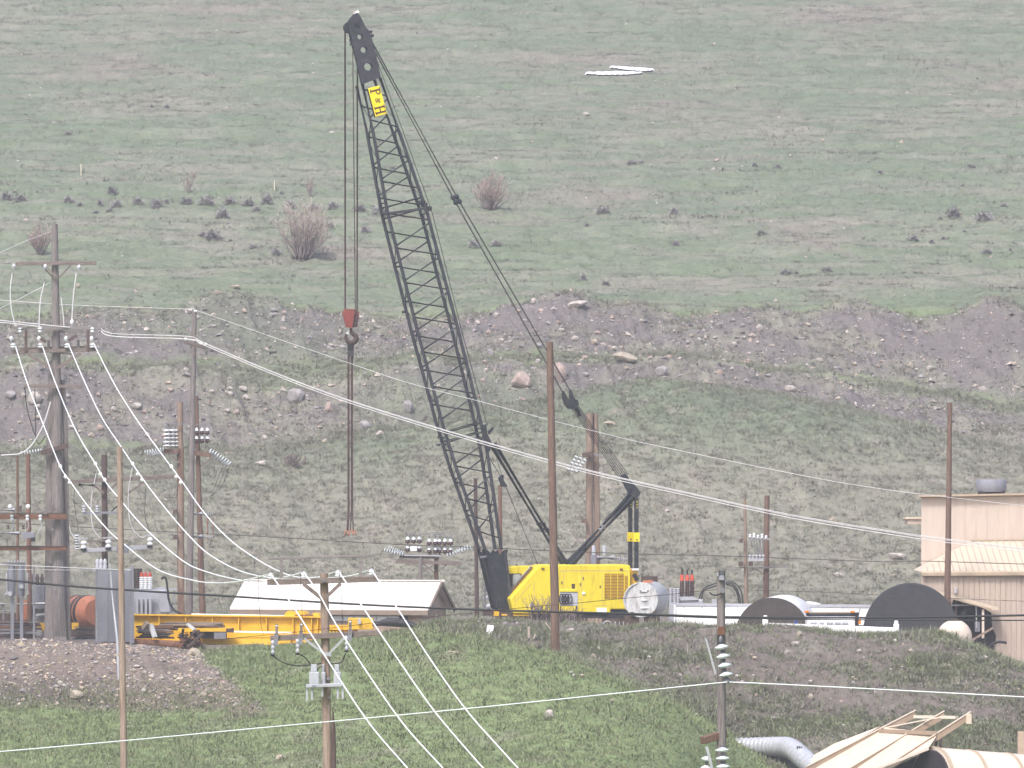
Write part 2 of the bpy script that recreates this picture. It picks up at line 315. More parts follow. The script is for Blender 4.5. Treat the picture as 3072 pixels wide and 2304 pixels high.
m_rub = np.clip(band(T, 13.0, 14.1) * 1.0 + band(T, 15.0, 16.1), 0, 1)
m_front = band(T, 5.9, 9.1)
n1 = fbm(GX * 0.35, GY * 0.35, 21, 5, 0.55); n2 = fbm(GX * 1.1, GY * 0.9, 41, 4, 0.6)
rill = fbm(GX * 1.3 + GY * 0.25, GY * 0.12, 61, 3, 0.5)
amp = 0.10 + 0.22 * m_rub + 0.06 * m_front + 0.14 * band(T, 11.2, 13.0) + 0.12 * (T > 16)
amp = amp * (1 - 0.85 * band(T, 9.6, 11.0))
GZ += inview * (amp * (n1 * 1.5 + n2 * 0.8) + 0.13 * band(T, 11.1, 13) * rill + 0.30 * m_rub * rill + 0.12 * m_front * rill)
GZ += inview * (T > 16) * (0.34 * fbm(GX * 0.08, GY * 0.34, 71, 4) + 0.26 * fbm(GX * 0.30, GY * 1.2, 81, 3))   # terracettes on the meadow
GPY = HY - F * GZ / np.maximum(GY, 1.0)
PYB = GPY
# cover colours (what grows or lies there)
c_green = np.array([0.142, 0.174, 0.116]); c_dry = np.array([0.208, 0.204, 0.164]); c_rub = np.array([0.150, 0.136, 0.134])
c_lush = np.array([0.175, 0.225, 0.108]); c_soil = np.array([0.162, 0.138, 0.126]); c_red = np.array([0.208, 0.180, 0.160]); c_yard = np.array([0.17, 0.145, 0.13])
c_gravel = np.array([0.178, 0.146, 0.128])
def mixc(A, c, m): return A * (1 - m[..., None]) + c * m[..., None]
nA = fbm(GX * 0.06, GY * 0.10, 101, 5, 0.55); nB = fbm(GX * 0.22, GY * 0.5, 111, 5, 0.6); nC = fbm(GX * 0.7, GY * 0.7, 121, 4, 0.6)
cov = np.zeros((NR, NC, 3)) + c_lush
meadow = np.clip((T - 16.0) / 0.5, 0, 1)
cov = mixc(cov, c_green, meadow)
cov = mixc(cov, c_dry, meadow * np.clip(0.33 + 0.95 * nB + 0.75 * nA, 0, 0.9))
for (rx, ry, rw, rh, a) in [(640, 30, 260, 60, .8), (330, 200, 260, 55, .8), (2560, 70, 260, 60, .7), (2060, 325, 280, 45, .8), (2950, 235, 260, 70, .7), (1780, 190, 300, 40, .6), (1800, 600, 240, 40, .55), (1000, 760, 200, 35, .6), (2440, 690, 170, 45, .5), (1480, 660, 220, 40, .5), (2600, 820, 280, 30, .45)]:
    cov = mixc(cov, c_red, meadow * a * np.exp(-((GPX - rx) / rw) ** 2 - ((GPY - ry) / rh) ** 2) * np.clip(0.75 + nB, 0, 1))
for pl, pw, a in [([(2200, 640), (2380, 690), (2480, 735), (2570, 770)], 12, .7), ([(1620, 505), (1850, 486), (2100, 470), (2330, 472)], 7, .6), ([(1700, 560), (1900, 590), (1760, 640), (1600, 660)], 12, .5), ([(0, 470), (500, 455), (900, 460)], 6, .45), ([(120, 690), (700, 705), (1100, 760)], 8, .45), ([(2400, 420), (2700, 415), (3072, 440)], 9, .45), ([(1500, 880), (2000, 850), (2700, 840)], 14, .45)]:
    dd = np.full(GPX.shape, 1e9)
    for (xa, ya), (xb, yb) in zip(pl[:-1], pl[1:]):
        L2 = (xb - xa) ** 2 + (yb - ya) ** 2; tt = np.clip(((GPX - xa) * (xb - xa) + (GPY - ya) * (yb - ya)) / L2, 0, 1)
        dd = np.minimum(dd, np.hypot((GPX - xa - tt * (xb - xa)) * 0.4, GPY + 8 * nB - ya - tt * (yb - ya)))
    mm = meadow * a * np.exp(-(dd / pw) ** 2) * np.clip(0.6 + 1.2 * nC + nB, 0, 1); cov = mixc(cov, c_soil * 1.25, mm); GZ -= 0.25 * mm
slope = band(T, 10.95, 13.05)
cov = mixc(cov, c_dry, slope)
gr_s = np.clip((np.where(GPX > 1250, 1395, 1480) - GPY) / 170 + 0.5 * nA + 0.3 * nB, 0, 1)
cov = mixc(cov, c_green * 0.98, slope * gr_s * 0.85)
cov = mixc(cov, c_soil * 1.5, slope * np.clip(nC * 1.3 - 0.25, 0, 0.5))
bench = np.clip(band(T, 14.1, 15.0) + band(T, 12.6, 13.0), 0, 1)
Tw = T + 0.16 * nB + 0.12 * nC
rub = np.clip(band(Tw, 13.05, 14.05, 0.3) + band(Tw, 15.05, 15.98, 0.3), 0, 1)
cov = mixc(cov, c_rub, rub)
cov = mixc(cov, c_dry * 0.92, rub * np.clip(nB * 1.6 + 0.7 * nC + 0.2, 0, 0.8))
cov = mixc(cov, c_green * 0.9, rub * np.clip(nA * 1.6 + (GPX > 1050) * (T < 14.5) * 0.3 - 0.25, 0, 0.6))
cov = mixc(cov, c_dry * 0.95, bench * np.clip(0.7 + 0.6 * nB, 0, 1)); cov = mixc(cov, c_green, bench * np.clip(0.3 + nA, 0, 0.6))
crest = rub * np.clip(1 - np.abs(T - 15.95) / 0.16, 0, 1) + rub * np.clip(1 - np.abs(T - 14.0) / 0.14, 0, 1)
cov = mixc(cov, c_dry * 1.15, np.clip(crest, 0, 1) * np.clip(0.75 + nB, 0, 1))
yard = band(T, 9.0, 10.98); cov = mixc(cov, c_yard, yard)
# front bank
front = (T > 5) & (T <= 9.2)
warp = 26 * nB + 18 * nC
edge = np.interp(GPX, [1150, 1250, 1400, 1660, 1900, 2100, 2230, 2320], [1840, 1885, 1905, 1955, 2058, 2145, 2225, 2310])
m_dark = np.where(front, np.clip((edge - (GPY + warp * 0.6)) / 14 + 0.5, 0, 1) * (GPX > 1240) + (GPX >= 2330), 0).clip(0, 1)
m_grav = np.where(front, np.clip((560 + (GPY - 1925) * 1.15 - (GPX + warp)) / 30 + 0.5, 0, 1) * np.clip((2118 + 0.03 * GPX - GPY + warp) / 24 + 0.5, 0, 1), 0)
cov = mixc(cov, c_soil * 0.92, m_dark); cov = mixc(cov, c_lush * 1.0, m_dark * np.clip(nB * 1.5 + 0.05, 0, 0.7)); cov = mixc(cov, c_dry * 0.8, m_dark * np.clip(nC * 1.3 - 0.1, 0, 0.6))
cov = mixc(cov, c_gravel, m_grav); cov = mixc(cov, c_soil * 0.62, m_grav * np.clip((GPY - 1960) / 110 * np.clip((420 - GPX) / 250, 0, 1) + 0.9 * nB, 0, 0.85))
lush = np.where(front, 1 - np.clip(m_dark + m_grav, 0, 1), 0) * (T < 9.1)
cov = mixc(cov, c_soil * 1.3, lush * np.clip(nB * 1.3 + 0.5 * nC - 0.28, 0, 0.6)); cov = mixc(cov, c_dry * 0.8, lush * np.clip(nA * 1.5 + 0.5 * nC - 0.3, 0, 0.55))
cov *= (1 + 0.16 * nC + 0.10 * nB)[..., None]; cov = np.clip(cov, 0.02, 0.6)
def np_mesh(name, V, Fc, material, color=None, smooth=False):
    me = bpy.data.meshes.new(name); V = np.ascontiguousarray(V, np.float32).reshape(-1, 3); Fc = np.ascontiguousarray(Fc, np.int32); k = Fc.shape[1]
    me.vertices.add(len(V)); me.vertices.foreach_set('co', V.ravel())
    me.loops.add(Fc.size); me.loops.foreach_set('vertex_index', Fc.ravel())
    me.polygons.add(len(Fc)); me.polygons.foreach_set('loop_start', np.arange(0, Fc.size, k, dtype=np.int32))
    me.polygons.foreach_set('use_smooth', np.full(len(Fc), smooth))
    if color is not None:
        a = me.attributes.new('cover', 'FLOAT_COLOR', 'POINT'); c4 = np.ones((len(V), 4), np.float32); c4[:, :3] = color.reshape(-1, 3); a.data.foreach_set('color', c4.ravel())
    me.materials.append(material); me.update(calc_edges=True); me.validate()
    return me
idx = np.arange(NR * NC).reshape(NR, NC)
Fq = np.stack([idx[:-1, :-1], idx[:-1, 1:], idx[1:, 1:], idx[1:, :-1]], -1).reshape(-1, 4)
terr = bpy.data.objects.new('hillside_ground', np_mesh('hillside_ground', np.stack([GX, GY, GZ], -1), Fq, M['ground'], cov, True))
COL.objects.link(terr); tag(terr, kind='structure')
def colmix(px):
    j = int(np.clip(np.searchsorted(PXC, px) - 1, 0, NC - 2)); u = (px - PXC[j]) / (PXC[j + 1] - PXC[j])
    return GY[:, j] * (1 - u) + GY[:, j + 1] * u, GZ[:, j] * (1 - u) + GZ[:, j + 1] * u
def gz(X, Y):
    y, z = colmix(1536 + F * X / max(Y, 60.0)); return float(np.interp(Y, y, z))
def ground_px(px, Y):
    X = (px - 1536) / F * Y; return Vector((X, Y, gz(X, Y)))
def hit(px, py):                      # where the view ray through a photo pixel meets the ground
    y, z = colmix(px); ok = y > 150; y = y[ok]; z = z[ok]; p = HY - F * z / y
    i = int(np.argmax(p <= py))
    if i > 0:
        u = (p[i - 1] - py) / (p[i - 1] - p[i] + 1e-9); yy = y[i - 1] + (y[i] - y[i - 1]) * u
    else: yy = y[0]
    return ground_px(px, yy)
# scatter over the sheet
CA = (GX[:-1, 1:] - GX[:-1, :-1]) * (GY[1:, :-1] - GY[:-1, :-1])
mn = np.minimum.accumulate(np.where(GY > 150, GPY, 9999), axis=0); VIS = (GPY <= mn + 14) & (GPY < 2420) & (GPY > -150) & (GPX > -160) & (GPX < 3240) & (GY > 150)
def scatter(dens, n, seed):
    r = np.random.default_rng(seed); wgt = (CA * dens[:-1, :-1] * VIS[:-1, :-1]).ravel(); wgt = wgt / wgt.sum()
    c = r.choice(len(wgt), n, p=wgt); i, j = np.unravel_index(c, CA.shape); u, v = r.random(n), r.random(n)
    def bl(A): return (A[i, j] * (1 - v) + A[i, j + 1] * v) * (1 - u) + (A[i + 1, j] * (1 - v) + A[i + 1, j + 1] * v) * u
    return np.stack([bl(GX), bl(GY), bl(GZ)], -1), np.stack([bl(cov[..., k]) for k in range(3)], -1), r
def grass(name, label, dens, n, seed, h, wd, cols, blades=12, lean=0.8, rad=0.13, flat_=0.6, mixin=0.35):
    pos, cv, r = scatter(dens, n, seed)         # clumps of blades, each clump with its own tint
    N = n * blades; base = np.repeat(pos, blades, 0); ang = r.random(N) * 2 * np.pi
    cs = np.repeat(np.exp(r.normal(0, 0.35, n)), blades)
    base = base + np.stack([r.normal(0, rad, N) * cs, r.normal(0, rad * flat_, N) * cs, np.full(N, -0.015)], -1)
    hh = h * np.exp(r.normal(0, 0.3, N)) * cs; ww = wd * (0.6 + 0.8 * r.random(N))
    d = np.stack([np.cos(ang), np.sin(ang) * 0.35, np.zeros(N)], -1); la = r.normal(0, lean, N) + np.repeat(r.normal(0, lean * 0.6, n), blades)
    tip = base + np.stack([np.cos(ang + 1.5) * la * hh, np.sin(ang + 1.5) * la * hh, hh], -1)
    V = np.stack([base - d * ww[:, None] / 2, base + d * ww[:, None] / 2, tip], 1)
    ci = r.integers(0, len(cols), n); tint = np.array(cols)[ci] * (0.82 + 0.36 * r.random((n, 1))); tint = (1 - mixin) * tint + mixin * cv
    tint = np.repeat(tint, blades, 0) * (0.85 + 0.3 * r.random((N, 1)))
    C = np.repeat(tint[:, None, :], 3, 1)
    me = np_mesh(name, V, np.arange(N * 3).reshape(-1, 3), M['blades'], C)
    o = bpy.data.objects.new(name, me); COL.objects.link(o); tag(o, label, 'grass', kind='stuff'); return o
def stones(name, label, dens, n, seed, s0, sg, cols, smax):
    pos, cv, r = scatter(dens, n, seed)
    s = np.minimum(s0 * np.exp(r.normal(0, sg, n)), smax)
    oct_ = np.array([[1, 0, 0], [-1, 0, 0], [0, 1, 0], [0, -1, 0], [0, 0, 1], [0, 0, -1]], float)
    V = oct_[None] * (s[:, None, None] * (0.55 + 0.75 * r.random((n, 6, 1)))); V[:, :, 2] *= 0.65
    V += r.normal(0, 0.22, (n, 6, 3)) * s[:, None, None]
    a = r.random(n) * 6.28; ca, sa = np.cos(a)[:, None], np.sin(a)[:, None]
    V = np.stack([V[:, :, 0] * ca - V[:, :, 1] * sa, V[:, :, 0] * sa + V[:, :, 1] * ca, V[:, :, 2]], -1) + pos[:, None, :]
    f = np.array([[0, 2, 4], [2, 1, 4], [1, 3, 4], [3, 0, 4], [2, 0, 5], [1, 2, 5], [3, 1, 5], [0, 3, 5]])
    Fc = (f[None] + (np.arange(n) * 6)[:, None, None]).reshape(-1, 3)
    tint = np.array(cols)[r.integers(0, len(cols), n)] * (0.7 + 0.6 * r.random((n, 1)))
    me = np_mesh(name, V, Fc, M['stones'], np.repeat(tint[:, None, :], 6, 1))
    o = bpy.data.objects.new(name, me); COL.objects.link(o); tag(o, label, 'gravel', kind='stuff'); return o
g_l = [(0.205, 0.265, 0.12), (0.18, 0.23, 0.11), (0.25, 0.285, 0.16), (0.30, 0.285, 0.19)]
g_d = [(0.33, 0.315, 0.26), (0.28, 0.27, 0.22), (0.24, 0.235, 0.19), (0.215, 0.22, 0.17), (0.19, 0.215, 0.145)]
g_m = [(0.155, 0.19, 0.125), (0.185, 0.192, 0.148), (0.235, 0.225, 0.182), (0.14, 0.165, 0.115)]
grass('meadow_grass', 'short green grass covering the near foreground mound', lush * np.clip(1 + 0.8 * nC, 0.15, 2), 30000, 1, 0.10, 0.035, g_l, 13, 0.8, 0.15, 0.7, 0.45)
grass('bank_grass', 'sparse dry and green tufts on the dark earth bank', m_dark * np.clip(0.6 + 1.4 * nB, 0.08, 2), 14000, 2, 0.14, 0.035, g_d + g_l[:3], 14, 1.2, 0.13, 0.7, 0.2)
grass('gravel_weeds', 'thin weeds along the foot of the gravel bank', m_grav * np.clip((GPY - 2010) / 80 + nB * 0.8, 0, 1) + 0.0, 1600, 3, 0.10, 0.035, g_l, 12)
grass('dry_grass', 'dry straw grass on the slope behind the yard', slope * np.clip(1 + 0.9 * nC, 0.1, 2), 26000, 4, 0.14, 0.04, g_d, 14, 1.5, 0.17, 0.7, 0.3)
grass('bench_grass', 'pale dry grass on the spoil bank benches', np.clip(bench + crest * 0.9 + rub * 0.34 * np.clip(0.9 + 1.8 * nB, 0, 2), 0, 1), 13000, 5, 0.14, 0.05, g_d, 12, 1.6, 0.2, 0.7)
grass('hill_grass', 'short spring grass on the upper hillside meadow', meadow * np.clip(1 + 1.2 * nB, 0.1, 2) * (GY < 720), 30000, 6, 0.09, 0.08, g_m, 9, 2.0, 0.36, 0.6, 0.5)
grass('hill_ledges', 'low brown ledges of matted grass lining the upper meadow', meadow * np.clip(0.5 + 1.6 * nA + 1.2 * nB, 0.05, 2) * (GY < 640), 1500, 16, 0.10, 0.07, [(0.135, 0.12, 0.105), (0.16, 0.14, 0.125), (0.115, 0.11, 0.095), (0.25, 0.225, 0.19)], 60, 1.2, 0.85, 0.16, 0.25)
st = [(0.34, 0.31, 0.30), (0.26, 0.24, 0.24), (0.40, 0.35, 0.31), (0.36, 0.28, 0.24), (0.20, 0.18, 0.19), (0.14, 0.125, 0.13)]
stones('spoil_rubble', 'loose pale stones strewn over the dark spoil banks', np.clip(rub * (0.5 + 0.9 * np.clip(nC + 0.3, 0, 1)) + bench * 0.12, 0, 2), 19000, 7, 0.045, 0.68, st, 0.30)
stones('bank_gravel', 'pale gravel stones on the substation bank', m_grav * np.clip(1 + 0.8 * nC, 0.2, 2), 6500, 8, 0.042, 0.6, st + [(0.45, 0.39, 0.28)], 0.2)
stones('slope_stones', 'small pale stones on the dark earth bank', m_dark * np.clip(0.6 + nB, 0.1, 2), 2600, 9, 0.045, 0.55, st, 0.16)
stones('hill_stones', 'scattered pale stones on the hillside grass', meadow * (GY < 700) + slope * 1.2, 1100, 10, 0.10, 0.5, st[:4], 0.35)
stones('yard_gravel', 'gravel stones on the yard floor', yard, 3000, 12, 0.05, 0.4, st, 0.15)
# ------------------------------------------------------------------ snow, far hill
def drift(lo, hi, n=34, m=4):             # thin drift lying between a lower and an upper edge (photo columns and rows)
    x0, x1 = lo[0][0], lo[-1][0]; V = []; Fs = []
    for i in range(n + 1):
        x = x0 + (x1 - x0) * i / n; ya = np.interp(x, [p[0] for p in lo], [p[1] for p in lo]) + 0.8 * math.sin(i * 1.9); yb = np.interp(x, [p[0] for p in hi], [p[1] for p in hi]) + 0.6 * math.sin(i * 1.3 + 1)
        for j in range(m + 1):
            q = hit(x, ya + (yb - ya) * j / m); q.z += 0.16 if 0 < i < n else -0.05; V.append(q)
    for i in range(n):
        for j in range(m): k = i * (m + 1) + j; Fs.append((k, k + m + 1, k + m + 2, k + 1))
    return MB().add(V, Fs, True)
single('snow_patch', drift([(1754, 225), (1800, 229), (1880, 228), (1932, 223)], [(1754, 221), (1800, 220), (1850, 218), (1890, 219), (1932, 221)]), M['snow'], 'long thin snow patch on the green hillside, the lower one', 'snow')
single('snow_patch', drift([(1828, 206), (1880, 214), (1930, 218), (1964, 215)], [(1828, 202), (1880, 205), (1930, 208), (1964, 212)]), M['snow'], 'slanting snow patch just above the other one on the hillside', 'snow')

# ------------------------------------------------------------------ the crane
CY = 305.0; CX = (1690 - 1536) / F * CY; CU = Vector((0.973, 0.2308, 0)); CL = Vector((-0.2308, 0.973, 0)); CC = Vector((CX, CY, 0))
def CP(px, py, s=0.0):                # point of the crane's own side plane, s metres across its width
    k = (px - 1536) / F; a = (k * (CY + s * CL.y) - CX - s * CL.x) / (CU.x - k * CU.y)
    q = CC + CU * a + CL * s; return Vector((q.x, q.y, (HY - py) / F * q.y))
base = CP(1690, 1880); base.z = gz(base.x, base.y)
crane = thing('lattice_crane', 'yellow crane with tall black lattice boom standing in the yard', 'crane', base)
NS = -0.72; FS = 0.72                  # near and far boom faces
c2 = [(1087, 252), (1120, 400), (1163, 640), (1254, 1000), (1295, 1150), (1327, 1269), (1367, 1400), (1407, 1512), (1457, 1653)]
c4 = [(1140, 233), (1199, 400), (1281, 636), (1377, 1000), (1414, 1150), (1443, 1269), (1462, 1360), (1480, 1480), (1504, 1649)]
def lin(c, y):
    return np.interp(y, [p[1] for p in c], [p[0] for p in c])
def chordpt(c, y, s):                  # the same place in the boom on either face
    return CP(lin(c, y), y, NS) + CL * (s - NS)
boom_mb = MB().bar(chordpt(c2, 640, NS), chordpt(c4, 625, NS), 0.12, 0.12)
boom = boom_mb.bar(chordpt(c2, 640, FS), chordpt(c4, 625, FS), 0.12, 0.12).build('boom', M['boom'], crane)
for s in (NS, FS):
    for c in (c2, c4):
        MB().tube([chordpt(c, y, s) for _, y in c], 0.09, 8).build('chord', M['boom'], boom)
def lace(a, b, r=0.052):
    MB().tube([a, b], r, 5).build('lattice_brace', M['boom'], boom)
for face, s in ((0, NS), (1, FS)):
    for (ya, yb, st_) in ((268, 636, 92), (640, 1280, 104), (1300, 1640, 98)):
        y = ya + face * st_ * 0.5
        while y + 20 < yb:
            lace(chordpt(c2, y, s), chordpt(c4, min(y + 20, yb), s))
            if y + st_ < yb: lace(chordpt(c4, y + 28, s), chordpt(c2, y + st_ - 6, s))
            y += st_
for c in (c2, c4):                     # lacing across the boom's narrow faces
    k = 0
    for y in np.arange(300, 1600, 62):
        a, b = (NS, FS) if k % 2 else (FS, NS); k += 1
        lace(chordpt(c, y, a), chordpt(c, y + 60, b), 0.026)
for y0 in (608, 640, 1285, 1312):
    for c in (c2, c4): MB().tube([chordpt(c, y0, NS - 0.1), chordpt(c, y0, FS + 0.1)], 0.075, 6).build('joint_pin', M['black'], boom)
    lace(chordpt(c2, y0 + 14, NS), chordpt(c4, y0 - 16, NS), 0.05); lace(chordpt(c2, y0 + 14, FS), chordpt(c4, y0 - 16, FS), 0.05)
# boom foot plates and boom head
foot = [(1449, 1648), (1470, 1662), (1478, 1648), (1494, 1664), (1514, 1650), (1524, 1720), (1538, 1824), (1524, 1840), (1505, 1838), (1492, 1824)]
for s in (NS - 0.05, FS):
    MB().prism([CP(x, y, NS) + CL * (s - NS) for x, y in foot], CL * 0.06).build('boom_foot_plate', M['black'], crane)
MB().prism([CP(x, y, NS) + CL * 0.05 for x, y in [(1462, 1672), (1512, 1672), (1530, 1820), (1500, 1825)]], CL * 1.35).build('boom_foot_web', M['black'], crane)
for x0, y0, x1, y1 in ((1449, 1648, 1492, 1824), (1514, 1650, 1536, 1824)):
    MB().tube([CP(x0, y0, NS - 0.06), CP(x1, y1, NS - 0.06)], 0.085, 8).build('foot_edge_tube', M['boom'], crane)
MB().bar(CP(1440, 1672, NS - 0.16), CP(1459, 1669, NS - 0.16), 0.1, 0.1).build('foot_clamp', M['steel_dark'], crane)
MB().prism([CP(x, y, 0.3) for x, y in [(1512, 1650), (1523, 1648), (1523, 1655), (1518, 1665), (1515, 1690), (1512, 1690)]], CL * 0.12).build('foot_bracket', M['black'], crane)
head = [(1063, 42), (1072, 38), (1080, 48), (1098, 84), (1107, 92), (1116, 118), (1128, 165), (1142, 232), (1087, 253), (1068, 170), (1050, 100), (1046, 80), (1047, 62)]
holes = [(1080, 110, 8.5), (1091.5, 149.5, 10), (1104.5, 200, 12.5)]
def plate_with_holes(poly, holes, s, th):      # plate cut by real holes: strips between the outline and each hole
    mb = MB(); outline = [Vector((x, y)) for x, y in poly]
    ys = sorted(set([p.y for p in outline] + sum([[h[1] - h[2] + h[2] * 2 * i / 8 for i in range(9)] for h in holes], [])))
    def span(y):
        xs = []
        for i in range(len(outline)):
            a, b = outline[i], outline[(i + 1) % len(outline)]
            if (a.y <= y < b.y) or (b.y <= y < a.y): xs.append(a.x + (b.x - a.x) * (y - a.y) / (b.y - a.y))
        return (min(xs), max(xs)) if len(xs) >= 2 else None
    for y0, y1 in zip(ys[:-1], ys[1:]):
        e = (y1 - y0) * 0.002; A, B = span(y0 + e), span(y1 - e)
        if not A or not B: continue
        cut = None
        for hx, hy, hr in holes:
            if hy - hr - 1e-6 <= y0 and y1 <= hy + hr + 1e-6: cut = (hx, hy, hr)
        def qd(xa0, xa1, xb0, xb1):
            poly3 = [CP(xa0, y0, NS), CP(xa1, y0, NS), CP(xb1, y1, NS), CP(xb0, y1, NS)]
            mb.prism([p + CL * (s - NS) for p in poly3], CL * th)
        if cut:
            hx, hy, hr = cut; w0 = math.sqrt(max(hr * hr - (y0 - hy) ** 2, 0)); w1 = math.sqrt(max(hr * hr - (y1 - hy) ** 2, 0))
            qd(A[0], hx - w0, B[0], hx - w1); qd(hx + w0, A[1], hx + w1, B[1])
        else: qd(A[0], A[1], B[0], B[1])
    return mb
for s in (NS - 0.06, NS + 0.34):
    plate_with_holes(head, holes, s, 0.05).build('boom_head_plate', M['boom'], crane)
MB().tube([CP(1072, 72, NS - 0.16), CP(1072, 72, NS) + CL * 0.5], 0.11, 12).build('head_pin', M['black'], crane)
for s in (-0.62, -0.52, -0.42):
    MB().lathe(CP(1050, 82, NS) + CL * (s - 0.05 - NS), CP(1050, 82, NS) + CL * (s + 0.05 - NS), [(0, 0.30), (0.3, 0.24), (0.7, 0.24), (1, 0.30)], 20).build('sheave', M['black'], crane)
for x, y in ((1108, 97), (1113, 108), (1056, 120), (1058, 132)):
    MB().box(CP(x, y, -0.2), 0.16, 0.7, 0.14, (CU, CL, Vector((0, 0, 1)))).build('head_lug', M['black'], crane)
MB().bar(CP(1066, 36, -0.3), CP(1072, 42, -0.3), 0.1, 0.3).build('head_light', M['porc_white'], crane)
# sign on the boom reading P&H down its length
c_s = [CP(1104, 265, -0.92), CP(1139, 256, -0.92), CP(1162, 341, -0.92), CP(1127, 351, -0.92)]
sb = MB().prism(c_s, CL * 0.07).build('sign_board', M['sign'], crane, 0.03)
MB().prism([CP(1104, 266, -0.8), CP(1136, 258, -0.8), CP(1158, 340, -0.8), CP(1126, 352, -0.8)], CL * 0.3).build('sign_box', M['dark'], crane)
o_, u_, v_ = c_s[0], c_s[3] - c_s[0], c_s[1] - c_s[0]
def letter(strokes):
    mb = MB()
    for st4 in strokes: mb.prism([o_ + u_ * a + v_ * b - CL * 0.012 for a, b in st4], CL * 0.008)
    return mb.build('letter', M['letters'], sb)
def rc(a, b, c, d): return [(a, b), (c, b), (c, d), (a, d)]
bowl = []
for k in range(7):
    t0, t1 = -math.pi / 2 + math.pi * k / 7, -math.pi / 2 + math.pi * (k + 1) / 7
    cu, cv, ru, rv = 0.17, 0.74, 0.115, 0.21; ri, rj = 0.075, 0.12
    bowl.append([(cu + ru * math.cos(t0), cv + rv * math.sin(t0)), (cu + ru * math.cos(t1), cv + rv * math.sin(t1)), (cu + ri * math.cos(t1), cv + rj * math.sin(t1)), (cu + ri * math.cos(t0), cv + rj * math.sin(t0))])
letter([rc(0.10, 0.10, 0.155, 0.95), rc(0.06, 0.10, 0.20, 0.17), rc(0.06, 0.88, 0.1, 0.95), rc(0.155, 0.86, 0.175, 0.95), rc(0.155, 0.53, 0.175, 0.62)] + bowl)
amp_ = []
for cu, cv, ru, rv, t0_, t1_ in ((0.445, 0.44, 0.05, 0.13, 0.0, 6.28), (0.45, 0.66, 0.035, 0.09, -0.6, 4.0)):
    for k in range(10):
        a0, a1 = t0_ + (t1_ - t0_) * k / 10, t0_ + (t1_ - t0_) * (k + 1) / 10
        amp_.append([(cu + ru * math.cos(a0), cv + rv * math.sin(a0)), (cu + ru * math.cos(a1), cv + rv * math.sin(a1)), (cu + ru * .6 * math.cos(a1), cv + rv * .6 * math.sin(a1)), (cu + ru * .6 * math.cos(a0), cv + rv * .6 * math.sin(a0))])
amp_ += [[(0.44, 0.62), (0.46, 0.66), (0.545, 0.34), (0.525, 0.30)], [(0.49, 0.40), (0.50, 0.46), (0.55, 0.62), (0.53, 0.62)], rc(0.515, 0.56, 0.56, 0.70)]
letter(amp_)
letter([rc(0.69, 0.08, 0.745, 0.95), rc(0.86, 0.08, 0.915, 0.95), rc(0.745, 0.47, 0.86, 0.56), rc(0.66, 0.08, 0.775, 0.15), rc(0.66, 0.88, 0.775, 0.95), rc(0.83, 0.08, 0.945, 0.15), rc(0.83, 0.88, 0.945, 0.95)])
# machinery house
TOPW = 1.45
hb = [(1617, 1697), (1622, 1694), (1886, 1694), (1892, 1700), (1892, 1828), (1832, 1828), (1832, 1841), (1541, 1841), (1530, 1796)]
house = MB().prism([CP(x, y, -TOPW) for x, y in hb], CL * (TOPW - 0.02)).build('machinery_house', M['yellow'], crane, 0.06)
hb2 = [(1640, 1697), (1886, 1694), (1892, 1700), (1892, 1828), (1832, 1828), (1832, 1841), (1640, 1841)]
MB().prism([CP(x, y, -TOPW) + CL * TOPW for x, y in hb2], CL * TOPW).build('rear_house', M['yellow'], crane, 0.06)
cabp = [(1523, 1710), (1531, 1702), (1546, 1698), (1639, 1698), (1639, 1838), (1541, 1838)]
cab = MB().prism([CP(x, y, 0.0) for x, y in cabp], CL * 1.4).build('cab', M['yellow'], crane, 0.05)
MB().prism([CP(x, y, -0.035) for x, y in [(1525, 1721), (1562, 1720), (1565, 1724), (1562, 1733), (1536, 1772), (1529, 1768)]], CL * 0.025).build('window_frame', M['yellow_dark'], cab)
MB().prism([CP(x, y, -0.06) for x, y in [(1539, 1726), (1543, 1723), (1560, 1723), (1562, 1727), (1540, 1757), (1538, 1752)]], CL * 0.02).build('window_pane', M['glass'], cab)
for (x0, y0, x1, y1, wd, m_) in ((1533, 1774, 1600, 1707, 0.13, 'rust'), (1538, 1774, 1604, 1708, 0.06, 'dark'), (1533, 1776, 1556, 1771, 0.07, 'rust')):
    pass
for d_, wd, m_ in ((0.72, 0.16, 'rust'), (0.9, 0.10, 'dark'), (1.12, 0.2, 'glass')):
    MB().bar(CP(1544, 1776, TOPW * -1) + CL * d_ - CU * .03 + Vector((0, 0, .03)), CP(1608, 1703, TOPW * -1) + CL * d_ - CU * .03 + Vector((0, 0, .03)), wd, 0.05, CU.cross(CL) - CU).build('windscreen_rail', M[m_], cab)
N_ = -TOPW
def on_house(poly, m_, name, proud=0.012, parent=house):
    return MB().prism([CP(x, y, N_ - proud) for x, y in poly], CL * (proud * 0.9)).build(name, M[m_], parent)
for x0, x1, y0, y1 in ((1813.6, 1831, 1720.7, 1796.5), (1833.4, 1851.5, 1720.7, 1796.5), (1854, 1871.4, 1720.7, 1796.5), (1874, 1883, 1727, 1796)):
    g = on_house([(x0, y0), (x1, y0), (x1, y1), (x0, y1)], 'yellow_dark', 'louvre_panel', 0.008)
    n = 17
    for i in range(n):
        yy = y0 + (i + 0.5) * (y1 - y0) / n
        on_house([(x0 + .4, yy - 1.2), (x1 - .4, yy - 1.2), (x1 - .4, yy + 0.9), (x0 + .4, yy + 0.9)], 'yellow2', 'slat', 0.035, g)
